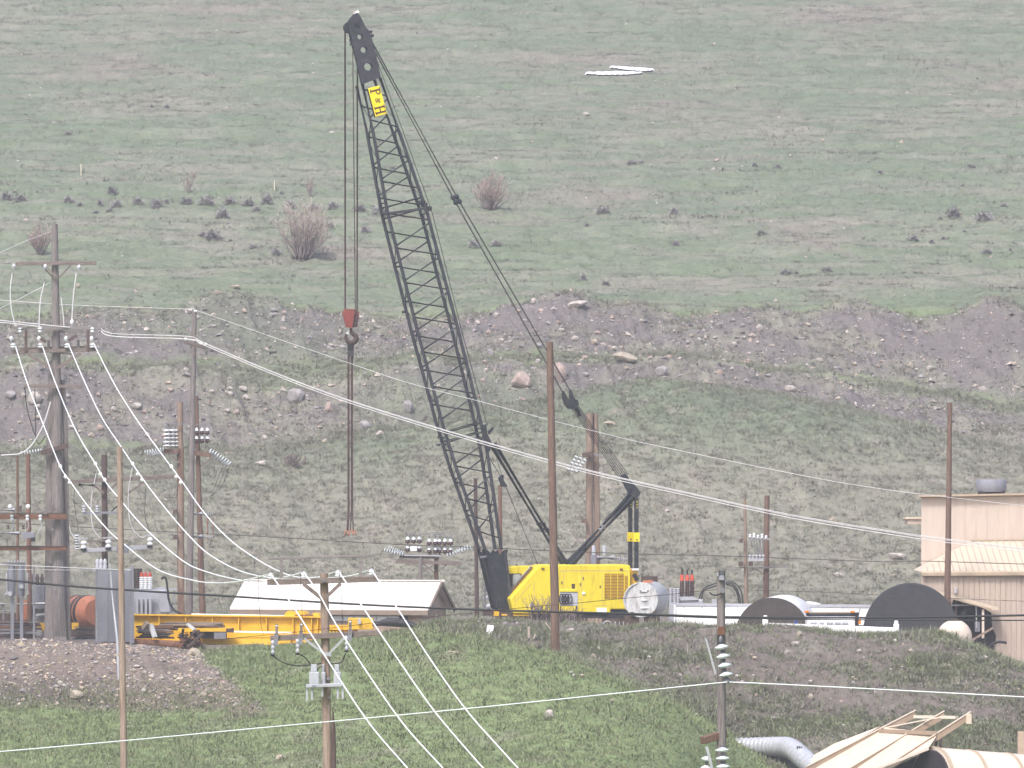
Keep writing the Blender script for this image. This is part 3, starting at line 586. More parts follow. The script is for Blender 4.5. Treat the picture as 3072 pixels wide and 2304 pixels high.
for poly in ([(1679, 1711.5), (1883, 1711.5), (1883, 1713), (1679, 1713)], [(1745.3, 1713), (1746.5, 1713), (1746.5, 1838), (1745.3, 1838)], [(1602, 1745), (1603, 1745), (1603, 1840), (1602, 1840)], [(1882.5, 1713), (1883.5, 1713), (1883.5, 1828), (1882.5, 1828)], [(1779, 1817), (1831, 1817), (1831, 1818), (1779, 1818)], [(1544, 1806), (1594, 1750), (1595, 1751), (1545, 1807)], [(1690, 1713), (1691, 1713), (1691, 1838), (1690, 1838)], [(1806, 1713), (1807, 1713), (1807, 1817), (1806, 1817)], [(1603, 1797), (1745, 1797), (1745, 1798), (1603, 1798)]):
    on_house(poly, 'tan_trim', 'panel_seam', 0.006)
for x, y in ((1629, 1706), (1864.5, 1708)): on_house([(x - 4, y - 2.5), (x + 4, y - 2.5), (x + 4, y + 2.5), (x - 4, y + 2.5)], 'rust', 'marker_lamp', 0.06)
for x, y in ((1741, 1752), (1801, 1760), (1686, 1748), (1750, 1735)): on_house([(x - 1.2, y - 4), (x + 1.2, y - 4), (x + 1.2, y + 4), (x - 1.2, y + 4)], 'rust_dark', 'door_handle', 0.04)
on_house([(1790, 1823.5), (1820, 1823.5), (1820, 1840), (1790, 1840)], 'white', 'notice_plate', 0.012)
for x, y, r in ((1751, 1780, 0.085), (1593, 1818, 0.09)):
    MB().lathe(CP(x, y, N_ - 0.06), CP(x, y, N_), [(0, r * .7), (.3, r), (1, r)], 12).build('round_lamp', M['porc_white'], house)
# gantry, mast and stays
for s in (-0.75, 0.25):
    dv = CL * (s + 0.75) * 1.05
    MB().tube([CP(1712, 1696, -0.75) + dv, CP(1908, 1484, -0.75) + dv], 0.165, 12).build('mast_strut', M['black'], crane)
    MB().tube([CP(1484, 1330, -0.75) + dv, CP(1702, 1694, -0.75) + dv], 0.115, 10).build('backstop_strut', M['black'], crane)
    MB().tube([CP(1629, 1570, -0.75) + dv, CP(1643, 1593, -0.75) + dv], 0.15, 10).build('strut_collar', M['black'], crane)
MB().tube([CP(1800, 1592, -0.95), CP(1812, 1580, -0.95)], 0.17, 8).build('mast_clamp', M['steel'], crane)
MB().bar(CP(1744, 1640, -0.9), CP(1765, 1642, -0.9), 0.2, 0.08).build('mast_step', M['black'], crane)
gh = [(1860, 1428), (1876, 1422), (1884, 1434), (1900, 1450), (1914, 1466), (1920, 1478), (1915, 1490), (1904, 1494), (1892, 1488), (1878, 1468), (1866, 1445)]
MB().prism([CP(x, y, -0.8) for x, y in gh], CL * 0.07).build('gantry_head_plate', M['black'], crane)
MB().prism([CP(x, y, 0.3) for x, y in gh], CL * 0.07).build('gantry_head_plate', M['black'], crane)
MB().tube([CP(1907, 1479, -0.95), CP(1907, 1479, 0.55)], 0.24, 14).build('gantry_pin', M['black'], crane)
MB().tube([CP(1874, 1437, -0.7), CP(1874, 1437, 0.3)], 0.22, 14).build('gantry_sheave', M['black'], crane)
for s in (-0.85, 0.42):
    a, b = CP(1909, 1494, -0.85) + CL * (s + 0.85), CP(1909, 1712, -0.85) + CL * (s + 0.85)
    lg = MB().bar(a, b, 0.19, 0.19, CL).build('gantry_leg', M['black'], crane)
    t0, t1 = 0.475, 0.60
    MB().bar(a + (b - a) * t0 - CL * 0.01, a + (b - a) * t1 - CL * 0.01, 0.27, 0.27, CL).build('yellow_collar', M['sign'], lg)
    p = a + (b - a) * 0.575
    MB().lathe(p - CL * 0.15, p - CL * 0.12, [(0, .05), (1, .05)], 8).build('collar_bolt', M['rust'], lg)
    for t in (0.05, 0.09, 0.13): MB().box(a + (b - a) * t - CL * 0.085, 0.07, 0.02, 0.07).build('yellow_mark', M['sign'], lg)
MB().prism([CP(x, y, -1.1) for x, y in [(1893, 1706), (1913, 1710), (1914, 1760), (1910, 1830), (1893, 1830)]], CL * 2.0).build('counterweight', M['yellow2'], crane, 0.04)
MB().box(CP(1903, 1708, -1.0), 0.35, 0.5, 0.10, (CU, CL, Vector((0, 0, 1)))).build('counterweight_cap', M['porc_white'], crane)
for x, y in ((1904, 1727), (1909, 1736)): MB().lathe(CP(x, y, -1.16), CP(x, y, -1.1), [(0, 0.12), (1, 0.13)], 10).build('counterweight_boss', M['black'], crane)
# bridle and ropes
for i, (x, y) in enumerate(((1689, 1180), (1711, 1176))):
    s = -0.25 + i * 0.3
    MB().prism([CP(x - 3, y - 6, s), CP(x + 3, y - 8, s), CP(x + 16 - 4 * i, y + 18, s), CP(x + 26 - 4 * i, y + 36, s), CP(x + 14 - 3 * i, y + 42, s), CP(x - 1, y + 16, s)], CL * 0.14).build('bridle_link', M['black'], crane)
MB().prism([CP(x, y, -0.35) for x, y in [(1697, 1196), (1733, 1199), (1737, 1214), (1727, 1226), (1712, 1226), (1700, 1212)]], CL * 0.7).build('bridle_block', M['black'], crane)
MB().prism([CP(x, y, -0.12) for x, y in [(1722, 1225), (1733, 1223), (1746, 1246), (1738, 1250)]], CL * 0.25).build('bridle_tail', M['black'], crane)
for i in range(6):
    s = -0.5 + i * 0.11
    MB().tube([CP(1712 + i * 4.6, 1222 - i * 0.8, s), CP(1856 + i * 5.6, 1432 - i * 1.6, s)], 0.025, 5).build('boom_hoist_rope', M['rope_rust' if i == 3 else 'rope'], crane)
for i, (pts, s) in enumerate(((((1112, 130), (1363, 600), (1689, 1178)), -0.5), (((1118, 130), (1374, 597), (1711, 1173)), 0.15))):
    q = [CP(x, y, s) for x, y in pts]
    MB().tube(q, 0.038, 6).build('pendant_rope', M['rope'], crane)
    d = (q[2] - q[1]).normalized()
    MB().lathe(q[1] - d * 0.28, q[1] + d * 0.28, [(0, .06), (.15, .13), (.4, .11), (.5, .06), (.6, .11), (.85, .14), (1, .05)], 10).build('pendant_socket', M['black'], crane)
MB().tube([CP(1113, 132, -0.1), CP(1212, 402, -0.1), CP(1296, 636, -0.1), CP(1387, 1000, -0.1), CP(1462, 1276, -0.1)], 0.022, 5).build('hoist_rope', M['rope'], crane)
MB().tube([CP(1466, 1370, -0.5), CP(1502, 1428, -0.5)], 0.025, 5).build('hoist_rope', M['rope'], crane)
MB().tube([CP(1489, 1375, -0.4), CP(1506, 1425, -0.4)], 0.018, 5).build('hoist_rope', M['rope'], crane)
MB().prism([CP(x, y, -0.5) for x, y in [(1497, 1433), (1508, 1424), (1512, 1426), (1511, 1440), (1517, 1450), (1523, 1458), (1518, 1462), (1504, 1458), (1503, 1448)]], CL * 0.3).build('rope_guide_block', M['black'], crane)
MB().tube([CP(1519, 1463, -0.45), CP(1614, 1696, -0.45)], 0.022, 5).build('hoist_rope', M['rope'], crane)
bx_ = [(1448, 1277), (1459, 1272), (1462, 1300), (1476, 1330), (1470, 1352), (1462, 1356), (1452, 1330)]
for s in (NS - 0.12, FS): MB().prism([CP(x, y, s) for x, y in bx_], CL * 0.14).build('stay_bracket', M['black'], crane)
MB().prism([CP(x, y, 0.2) for x, y in [(1464, 1294), (1478, 1282), (1481, 1287), (1468, 1304)]], CL * 0.15).build('stay_lug', M['black'], crane)
for x, y in ((1267, 608), (1273, 615), (1286, 626)): MB().box(CP(x, y, -0.3), 0.24, 0.5, 0.22, (CU, CL, Vector((0, 0, 1)))).build('rope_roller', M['black'], crane)
for x, y in ((1211, 936), (1317, 1312), (1316, 1335), (1333, 1333)): MB().box(CP(x, y, -0.5), 0.16, 0.2, 0.12, (CU, CL, Vector((0, 0, 1)))).build('guide_stub', M['black'], crane)
# hoist falls to the hook block
for (xa, ya, xb, s) in ((1034, 92, 1034, -0.5), (1036, 92, 1036.5, -0.42), (1058, 130, 1066, -0.35), (1071, 190, 1070.5, -0.2), (1073, 190, 1072, -0.1)):
    MB().tube([CP(xa, ya, s), CP(xb, 930, s)], 0.027, 5).build('hoist_fall', M['rope_rust'], crane)
# carrier and tracks under the house
MB().prism([CP(x, y, -1.3) for x, y in [(1481, 1834), (1600, 1838), (1745, 1846), (1745, 1862), (1481, 1850)]], CL * 2.6).build('carrier_deck', M['rust_dark'], crane)
for x0, x1, y0, y1 in ((1481, 1497, 1834, 1848), (1505, 1522, 1842, 1847), (1540, 1592, 1843, 1848)): MB().prism([CP(x0, y0, -1.36), CP(x1, y0, -1.36), CP(x1, y1, -1.36), CP(x0, y1, -1.36)], CL * 0.05).build('deck_step', M['yellow2'], crane)
MB().prism([CP(x, y, -1.35) for x, y in [(1747, 1842), (1832, 1830), (1886, 1830), (1888, 1864), (1747, 1860)]], CL * 2.6).build('rear_ballast', M['black'], crane)
for s in (-1.9, 1.2):
    MB().prism([CP(x, y, s) for x, y in [(1500, 1852), (1870, 1856), (1884, 1866), (1884, 1876), (1872, 1884), (1500, 1884), (1488, 1876), (1488, 1860)]], CL * 0.7).build('crawler_track', M['rust_dark'], crane)
# hook block and sling
hk = thing('hook_block', 'worn red crane hook block hanging from the hoist ropes', 'hook', CP(1053, 1040, -0.3))
def fr(pts, s, d, name, m_): return MB().prism([CP(x, y, s) for x, y in pts], CL * d).build(name, M[m_], hk)
fr([(1027, 937), (1034, 927), (1055, 928), (1065, 936), (1056, 983), (1038, 982)], -0.62, 0.08, 'cheek_plate', 'red')
fr([(1042, 937), (1050, 927), (1070, 928), (1078, 938), (1071, 981), (1056, 983)], -0.05, 0.08, 'cheek_plate', 'red')
fr([(1034, 930), (1072, 931), (1070, 978), (1042, 980)], -0.52, 0.45, 'block_core', 'rust_dark')
MB().tube([CP(1053, 984, -0.3), CP(1051, 996, -0.3)], 0.09, 8).build('hook_shank', M['red'], hk)
hp = smooth_path([CP(x, y, -0.3) for x, y in [(1052, 990), (1057, 1000), (1067, 1008), (1068, 1018), (1062, 1026), (1052, 1029), (1043, 1024), (1039, 1013), (1038, 1003)]], 6)
MB().tube(hp, [0.075 + 0.075 * math.sin(math.pi * min(i / (len(hp) - 1) * 1.15, 1)) for i in range(len(hp))], 10).build('hook', M['rust_dark'], hk)
MB().bar(CP(1041, 1002, -0.3), CP(1048, 991, -0.3), 0.05, 0.12).build('safety_latch', M['porc_white'], hk)
sg = thing('wire_sling', 'long dark wire rope sling hanging from the crane hook', 'sling', CP(1053, 1600, -0.3))
for (x0, x1, x2) in ((1046, 1044, 1040.5), (1050, 1047, 1044), (1054, 1054, 1050.5), (1058, 1057.5, 1060)):
    MB().tube([CP(x0, 1026, -0.3), CP(x1, 1085, -0.3), CP(x1, 1540, -0.3), CP(x2, 1592, -0.3)], [0.05, 0.03, 0.03, 0.035], 6).build('sling_leg', M['rope_rust'], sg)
    MB().tube([CP(x0, 1028, -0.34), CP(x0, 1070, -0.34)], 0.06, 6).build('spliced_eye', M['cable'], sg)
for x in (1040, 1053, 1064):
    MB().tube(smooth_path([CP(x - 5, 1604, -0.3), CP(x - 5.5, 1597, -0.3), CP(x - 2.5, 1591, -0.3), CP(x + 1.5, 1591, -0.3), CP(x + 4.5, 1597, -0.3), CP(x + 4, 1604, -0.3)], 4), 0.032, 6).build('shackle', M['orange'], sg)
    MB().tube([CP(x - 6.5, 1605, -0.3), CP(x + 6, 1605, -0.3)], 0.026, 6).build('shackle_pin', M['rust'], sg)
# ------------------------------------------------------------------ utility poles
def pole(label, xt, yt, Y, wt, wb, m_, xb=None, group=None, zb=None, name='utility_pole'):
    top = P(xt, yt, Y); xb = xt if xb is None else xb
    b = ground_px(xb, Y); zb = b.z if zb is None else zb
    root = thing(name, label, 'pole', (b.x, Y, zb), group)
    bot = Vector((b.x, Y, zb - 0.6)); n = 14; pts = []; rs = []
    for i in range(n + 1):
        t = i / n; q = bot + (top - bot) * t
        q.x += 0.015 * math.sin(i * 1.7 + xt) * (1 - t); pts.append(q)
        rs.append((S(wb, Y) * (1 - t) + S(wt, Y) * t) / 2)
    MB().tube(pts, rs, 14).build('shaft', M[m_], root)
    root['Y'] = Y
    return root
def PY(o): return o['Y']
def arm(o, a, b, h, dep=0.12, dy=-0.2, m_='arm_wood', name='crossarm', dya=None):
    Y = PY(o); A = P(a[0], a[1], Y + dy); B = P(b[0], b[1], Y + (dy if dya is None else dya))
    return MB().bar(A, B, dep, S(h, Y)).build(name, M[m_], o, 0.01)
def stick(o, a, b, wd, dy=-0.25, m_='arm_wood', name='brace', r=None):
    Y = PY(o); return MB().bar(P(a[0], a[1], Y + dy), P(b[0], b[1], Y + dy), S(wd, Y), S(wd, Y)).build(name, M[m_], o)
def line(o, pts, wd, dy=-0.3, m_='cable', name='jumper_wire', n=6):
    Y = PY(o); return MB().tube(smooth_path([P(p[0], p[1], Y + dy) for p in pts], n), S(wd, Y) / 2, 5).build(name, M[m_], o)
def discs(o, a, b, n, wd, dy=-0.25, m_='glass_ins', name='insulator_string', cap='steel_dark', each=False, core=0.25):
    Y = PY(o); A, B = P(a[0], a[1], Y + dy), P(b[0], b[1], Y + dy); r = S(wd, Y) / 2
    st = MB().tube([A, B], r * core, 6).build(name, M[cap], o)
    mb = MB(); d = (B - A)
    for i in range(n):
        t0 = (i + 0.25) / n; t1 = (i + 0.8) / n
        prof = [(0, r * .3), (.2, r * .55), (.45, r * .97), (.62, r), (.72, r * .9), (1, r * .35)]
        if each: MB().lathe(A + d * t0, A + d * t1, prof, 16).build('disc', M[m_], st)
        else: mb.lathe(A + d * t0, A + d * t1, prof, 10)
    if not each: mb.build('disc_stack', M[m_], st)
    return st
def post_ins(o, x, y, h, wd, dy=-0.25, m_='porc_grey', name='post_insulator', n=3):     # upright ribbed insulator, base at (x,y)
    Y = PY(o); A = P(x, y, Y + dy); B = P(x, y - h, Y + dy); r = S(wd, Y) / 2; prof = []
    for i in range(n): prof += [((i + .1) / n, r * .6), ((i + .35) / n, r), ((i + .6) / n, r * .95), ((i + .9) / n, r * .55)]
    return MB().lathe(A, B, [(0, r * .6)] + prof + [(1, r * .4)], 10).build(name, M[m_], o)
def bell(o, x, y, h, wd, dy):
    Y = PY(o); A = P(x, y, Y + dy); B = P(x, y - h, Y + dy); r = S(wd, Y) / 2
    b = MB().lathe(A, B, [(0, r * .25), (.16, r * .3), (.18, r), (.4, r * .8), (.64, r * .7)], 10).build('bell_insulator', M['porc_brown'], o)
    MB().lathe(A + (B - A) * .62, B, [(0, r * .8), (.25, r * .7), (.5, r * .6), (.8, r * .4), (1, r * .2)], 10).build('bell_cap', M['glass_ins'], b)
    return b
def bolt(o, x, y, dy=-0.35, r=0.05): MB().lathe(P(x, y, PY(o) + dy), P(x, y, PY(o) + dy + 0.1), [(0, r), (1, r)], 8).build('bolt', M['steel_dark'], o)

# the tall substation pole (two timbers strapped together)
p1 = pole('tallest grey timber pole with three crossarms standing in the substation', 164, 672, 288, 18, 46, 'wood_grey', 178)
MB().tube([P(148, 1925, 288.1), P(152, 1300, 288.1), P(158, 1085, 288.1)], [S(15, 288), S(13, 288), S(11, 288)], 12).build('second_timber', M['wood_grey'], p1)
MB().tube([P(203, 1925, 288.3), P(196, 1300, 288.3), P(188, 1140, 288.3)], [S(9, 288), S(8, 288), S(7, 288)], 12).build('second_timber', M['wood_grey'], p1)
arm(p1, (48, 791), (288, 789), 11, 0.16, -0.35)
stick(p1, (132, 797), (172, 832), 5, -0.42); stick(p1, (212, 797), (178, 832), 5, -0.42); stick(p1, (126, 798), (156, 830), 4, -0.2)
for x, y in ((42, 800), (136, 801), (237, 803)): post_ins(p1, x, y + 7, 16, 15, -0.4, 'porc_grey', n=1)
line(p1, [(38, 815), (31, 870), (34, 925), (46, 978)], 4, -0.4, 'wire_dim'); line(p1, [(134, 845), (121, 905), (117, 980)], 4, -0.4, 'wire_dim')
line(p1, [(230, 815), (221, 880), (215, 968)], 4, -0.4, 'wire_dim'); line(p1, [(183, 890), (190, 950), (192, 980)], 3, -0.4, 'wire_dim')
arm(p1, (46, 986), (302, 984), 9, 0.16, -0.42, 'arm_grey'); arm(p1, (36, 996), (270, 994), 8, 0.16, 0.45, 'arm_grey')
arm(p1, (34, 1056), (290, 1048), 11, 0.18, -0.42); arm(p1, (60, 1046), (285, 1040), 7, 0.16, 0.45)
for x in (78, 264): stick(p1, (x, 990), (x, 1056), 8, -0.52, 'wood_dark', 'arm_strut')
for x in (146, 235): stick(p1, (x, 1020), (x, 1046), 8, 0.2, 'arm_grey', 'arm_strut')
stick(p1, (82, 1062), (152, 1104), 9, -0.45); stick(p1, (242, 1060), (172, 1104), 9, -0.45); stick(p1, (150, 1056), (220, 1062), 5, 0.3)
for x in (60, 120, 277): post_ins(p1, x, 998, 16, 14, -0.5, 'glass_ins', n=2)
for i, x in enumerate((40, 122, 202, 278)):
    post_ins(p1, x, 1044, 14, 19, -0.6, 'glass_ins', n=2); post_ins(p1, x - 6 + i, 1022, 14, 13, -0.6, 'glass_ins', n=1)
stick(p1, (122, 1016), (138, 1026), 9, -0.7, 'wood_dark', 'fuse_barrel'); stick(p1, (206, 1022), (230, 1006), 9, -0.7, 'wood_dark', 'fuse_barrel')
post_ins(p1, 216, 972, 14, 12, -0.45, 'porc_white', n=1)
arm(p1, (72, 1158), (245, 1160), 10, 0.16, -0.45); stick(p1, (118, 1168), (142, 1190), 6, -0.5)
line(p1, [(74, 1162), (82, 1230), (105, 1306)], 3, -0.55, 'cable'); line(p1, [(104, 1168), (107, 1240), (107, 1306), (114, 1330), (122, 1328), (136, 1308)], 3, -0.55, 'cable')
arm(p1, (124, 1358), (204, 1336), 14, 0.3, -0.45, 'wood_dark')
discs(p1, (128, 1350), (62, 1360), 8, 13, -0.5); line(p1, [(0, 1366), (30, 1364), (62, 1360), (95, 1335), (130, 1275), (152, 1205)], 4, -0.55, 'wire_dim')
for y, h in ((1550, 15), (1646, 10)):
    arm(p1, (-60, y), (200, y), h, 0.18, -0.6, 'rust', 'steel_rail'); arm(p1, (-60, y - h * .7), (200, y - h * .7), 3, 0.2, -0.62, 'rust_dark', 'rail_flange')
for x in (36, 82, 121):
    post_ins(p1, x, 1562, 18, 12, -0.8, 'glass_ins', n=2); line(p1, [(x, 1560), (x + 4, 1580), (x - 8, 1600)], 3, -0.85, 'steel')
stick(p1, (95, 1512), (140, 1542), 7, -0.75, 'wood_grey'); stick(p1, (58, 1518), (58, 1536), 13, -0.75, 'wood_dark', 'bracket')
for x, y in ((157, 1510), (157, 1588), (152, 1685), (162, 1768), (205, 1450)): bolt(p1, x, y, -0.5, 0.06)
for x0, x1, y, wd in ((-30, 45, 1530, 9), (-30, 58, 1600, 10)):
    MB().tube([P(x0, y, 286.8), P(x1, y, 286.8)], S(wd, 288) / 1.6, 12).build('capacitor_can', M['tin'], p1)
for x in (24, 70): post_ins(p1, x, 1588, 14, 10, -1.2, 'porc_brown', n=2)
MB().box(P(86, 1606, 286.9), S(38, 288), 0.4, S(18, 288)).build('switch_box', M['slate'], p1, 0.02)
for x in (30, 84): post_ins(p1, x, 1525, 12, 14, -1.2, 'porc_white', n=1)
MB().box(P(100, 1618, 286.6), 0.2, 0.2, 0.2).build('switch_lever', M['black'], p1)

p7 = pole('thin brown pole behind the tall substation pole', 52, 1368, 292, 8, 9, 'wood_brown', 54)
p8 = pole('reddish pole rising just beside the thin substation pole', 84, 1362, 291, 13, 16, 'wood_red', 90)
p2 = pole('tall grey pole with one short crossarm before the brown pair', 583, 934, 296, 15, 22, 'wood_grey', 565)
arm(p2, (555, 1026), (620, 1044), 9, 0.14, -0.25, 'arm_wood', dya=0.2); stick(p2, (577, 1038), (585, 1066), 5, -0.3)
post_ins(p2, 586, 938, 8, 12, 0, 'porc_white', n=1)
for x, y in ((557, 1018), (603, 1030), (617, 1033)): post_ins(p2, x, y + 4, 9, 12, -0.25, 'porc_white', n=1)
bolt(p2, 572, 1232, -0.2, 0.03)
p3 = pole('brown creosoted pole carrying white insulator banks', 540, 1206, 318, 18, 20, 'wood_honey', 544)
MB().tube([P(543, 1850, 317.95), P(541, 1345, 317.95)], [S(10.4, 318), S(10.2, 318)], 14, False).build('creosote_sleeve', M['wood_brown'], p3)
p4 = pole('brown creosoted pole with dark bell insulators and long insulator strings', 589, 1188, 319, 11, 21, 'wood_brown', 609)
arm(p3, (490, 1353), (536, 1355), 13, 0.2, -0.3, 'wood_brown'); arm(p4, (578, 1358), (632, 1366), 13, 0.2, -0.4, 'wood_brown')
stick(p4, (605, 1400), (636, 1372), 5, -0.4); stick(p3, (504, 1362), (536, 1388), 4, -0.3)
stick(p3, (496, 1270), (636, 1276), 3, -0.4, 'steel_dark', 'bus_bar')
for k in range(5):
    for r_ in range(5): pass
for r_ in range(3):
    x = 500 + r_ * 13; discs(p3, (x, 1285), (x + 1, 1342), 5, 24, -0.5 + r_ * 0.25, 'porc_white', 'bushing_stack')
    post_ins(p3, x, 1285, 12, 4, -0.5 + r_ * 0.25, 'steel_dark', 'stud', n=1)
for r_ in range(3):
    for yy in (1307, 1331): bell(p4, 590 + r_ * 16, yy, 24, 16, -0.6 + 0.3 * r_)
for k in range(3):
    discs(p3, (494, 1346 + k * 6), (432 + k * 8, 1357 + k * 5), 8, 13, -0.5 + 0.35 * k)
    discs(p4, (628, 1348 + k * 6), (694 - k * 6, 1392 + k * 2), 9, 15, -0.5 + 0.35 * k)
    line(p4, [(690 - 10 * k, 1394), (664 - 10 * k, 1460), (632, 1490)], 1.6, -0.5, 'rope')
for o_p, x, ys in ((p3, 526, (1536, 1612)),):
    for y in ys: MB().box(P(x, y, 317.6), S(13, 318), 0.35, S(13, 318)).build('wood_block', M['wood_dark'], o_p)
for y in (1541, 1609):
    MB().tube([P(577, y, 317.6), P(606, y + 1, 317.6)], S(8, 318), 10).build('recloser_tank', M['tin'], p4)
    discs(p4, (606, y + 1), (640, y + 2), 6, 11, -1.4, 'porc_grey', 'bushing')
for x in (623, 639): line(p4, [(x, 1552), (x, 1606)], 2.5, -1.4, 'red', 'link_rod')

p5 = pole('dark grey switch pole behind the slate cabinet', 313, 1364, 297, 17, 19, 'wood_dark', 316)
arm(p5, (195, 1446), (532, 1429), 12, 0.16, -0.3, 'arm_wood'); stick(p5, (280, 1455), (312, 1480), 6, -0.35); stick(p5, (352, 1448), (322, 1478), 6, -0.35); stick(p5, (434, 1445), (376, 1486), 6, -0.35)
MB().tube([P(236, 1454, 296.4), P(282, 1456, 296.4)], S(4, 297), 8).build('fuse_tube', M['black'], p5)
arm(p5, (246, 1540), (362, 1537), 7, 0.14, -0.35, 'slate', 'steel_arm')
for x in (252, 292): post_ins(p5, x, 1538, 22, 16, -0.35, 'porc_grey', n=3)
stick(p5, (334, 1534), (352, 1518), 4, -0.35, 'black'); MB().tube([P(236, 1549, 296.5), P(250, 1547, 296.5)], S(3, 297), 8).build('spring_hook', M['tin'], p5)
arm(p5, (246, 1652), (458, 1640), 12, 0.2, -0.5, 'tin', 'switch_beam'); MB().box(P(368, 1646, 296.3), S(34, 297), 0.4, S(26, 297)).build('switch_head', M['slate'], p5)
for x, y in ((251, 1648), (325, 1645), (450, 1638)):
    post_ins(p5, x, y, 26, 19, -0.6, 'porc_white', 'switch_insulator', n=2)
    stick(p5, (x - 18, y - 31), (x + 14, y - 33), 4, -0.65, 'tin', 'switch_blade'); MB().box(P(x, y + 1, 296.3), S(16, 297), 0.3, S(6, 297)).build('switch_foot', M['black'], p5)
arm(p5, (262, 1623), (385, 1621), 5, 0.1, -0.2, 'arm_wood'); stick(p5, (286, 1626), (302, 1642), 4, -0.2)
discs(p5, (231, 1602), (233, 1650), 6, 19, -0.4)
line(p5, [(197, 1455), (202, 1520), (210, 1590), (228, 1617)], 3, -0.45, 'wire_dim'); line(p5, [(291, 1410), (274, 1500), (278, 1580), (300, 1614)], 3, -0.45, 'wire_dim')
line(p5, [(399, 1395), (385, 1480), (391, 1570), (420, 1610), (438, 1608)], 3, -0.45, 'wire_dim'); line(p5, [(226, 1455), (222, 1500), (235, 1590)], 2, -0.45, 'rope'); line(p5, [(438, 1460), (434, 1540), (447, 1590)], 2, -0.45, 'rope')

p6 = pole('pale tan pole rising before the slate cabinet, no crossarm', 359, 1341, 150, 17, 26, 'wood_tan', 384)
for y in (1390, 1437, 1492, 1538, 1602, 1640, 1720, 1800): bolt(p6, 363 + (y - 1390) * 0.022, y, -0.15, 0.013)

p9 = pole('tan foreground pole with two crossarms and four bright wires', 972, 1720, 120, 25, 36, 'wood_tan', 1006)
MB().tube([P(1003, 2420, 119.86), P(1001, 2300, 119.86), P(1001, 2190, 119.87), P(998, 2120, 119.9)], [0.055, 0.05, 0.04, 0.005], 8).build('dark_split', M['wood_dark'], p9)
arm(p9, (802, 1747), (1136, 1737), 17, 0.11, -0.16, 'arm_wood')
stick(p9, (910, 1752), (966, 1796), 11, -0.18); stick(p9, (1022, 1750), (978, 1792), 10, -0.18)
arm(p9, (803, 1702 - 26), (1122, 1667), 8, 0.1, 0.6, 'arm_grey', 'rear_arm')
for x in (844, 1082): stick(p9, (x, 1676), (x, 1735), 10, 0.5, 'arm_grey', 'rear_post')
for x, y in ((812, 1728), (911, 1724), (1014, 1720), (1114, 1716)):
    ins = post_ins(p9, x, y + 9, 14, 19, -0.17, 'porc_white', n=2); line(p9, [(x - 9, y - 2), (x, y - 8), (x + 8, y - 5)], 5, -0.17, 'steel', 'tie_wire', 4)
bolt(p9, 972, 1742, -0.25, 0.03); bolt(p9, 985, 2036, -0.2, 0.035); bolt(p9, 990, 2093, -0.2, 0.03); bolt(p9, 982, 1790, -0.22, 0.015)
arm(p9, (811, 1915), (1138, 1899), 17, 0.11, -0.15, 'arm_wood')
for x, y in ((828, 1911), (902, 1907), (1049, 1899)):
    u0 = thing  # cutouts
    stick(p9, (x + 2, y - 38), (x + 2, y + 5), 8, -0.24, 'wood_grey', 'cutout_stem'); post_ins(p9, x + 2, y - 30, 8, 10, -0.24, 'porc_white', 'cutout_cap', n=1)
    stick(p9, (x + 2, y - 10), (x - 1, y + 24), 13, -0.22, 'slate', 'cutout_bracket'); post_ins(p9, x - 9, y + 52, 42, 13, -0.24, 'porc_grey', 'arrester', n=3)
    post_ins(p9, x - 10, y + 58, 8, 14, -0.24, 'black', 'arrester_foot', n=1); stick(p9, (x - 14, y + 14), (x - 4, y + 14), 6, -0.24, 'porc_white', 'clip')
stick(p9, (908, 1912), (975, 1963), 7, -0.2, 'steel', 'metal_brace'); stick(p9, (1040, 1906), (985, 1963), 7, -0.2, 'steel', 'metal_brace')
stick(p9, (968, 1958), (994, 1966), 9, -0.21, 'steel', 'brace_plate')
line(p9, [(820, 1968), (850, 1988), (890, 1997), (930, 1995), (965, 1990)], 3.5, -0.2); line(p9, [(897, 1962), (915, 1972), (930, 1992)], 3.5, -0.2)
line(p9, [(1039, 1958), (1032, 1970), (1026, 1986), (1000, 1991), (985, 1988)], 3.5, -0.2)
line(p9, [(968, 1998), (955, 2005), (950, 2018)], 3, -0.2)
for x, w_ in ((941, 30), (1010, 22), (968, 14)):
    MB().box(P(x + 2, 2034, 119.75 if x != 968 else 119.9), S(w_, 120), 0.2, S(38, 120)).build('regulator_tank', M['tin'], p9, 0.02)
    MB().box(P(x + 1, 2004, 119.75 if x != 968 else 119.9), S(w_ * .62, 120), 0.12, S(22, 120)).build('tank_neck', M['tin'], p9, 0.015)
arm(p9, (918, 2058), (1028, 2054), 10, 0.18, -0.28, 'tin', 'tank_shelf')
for x, y1 in ((921, 2103), (936, 2101), (967, 2090), (1013, 2096), (1028, 2096)): stick(p9, (x, 2060), (x, y1), 6, -0.28, 'tin', 'shelf_leg')
stick(p9, (936, 2058), (948, 2058), 5, -0.42, 'slate', 'name_plate')

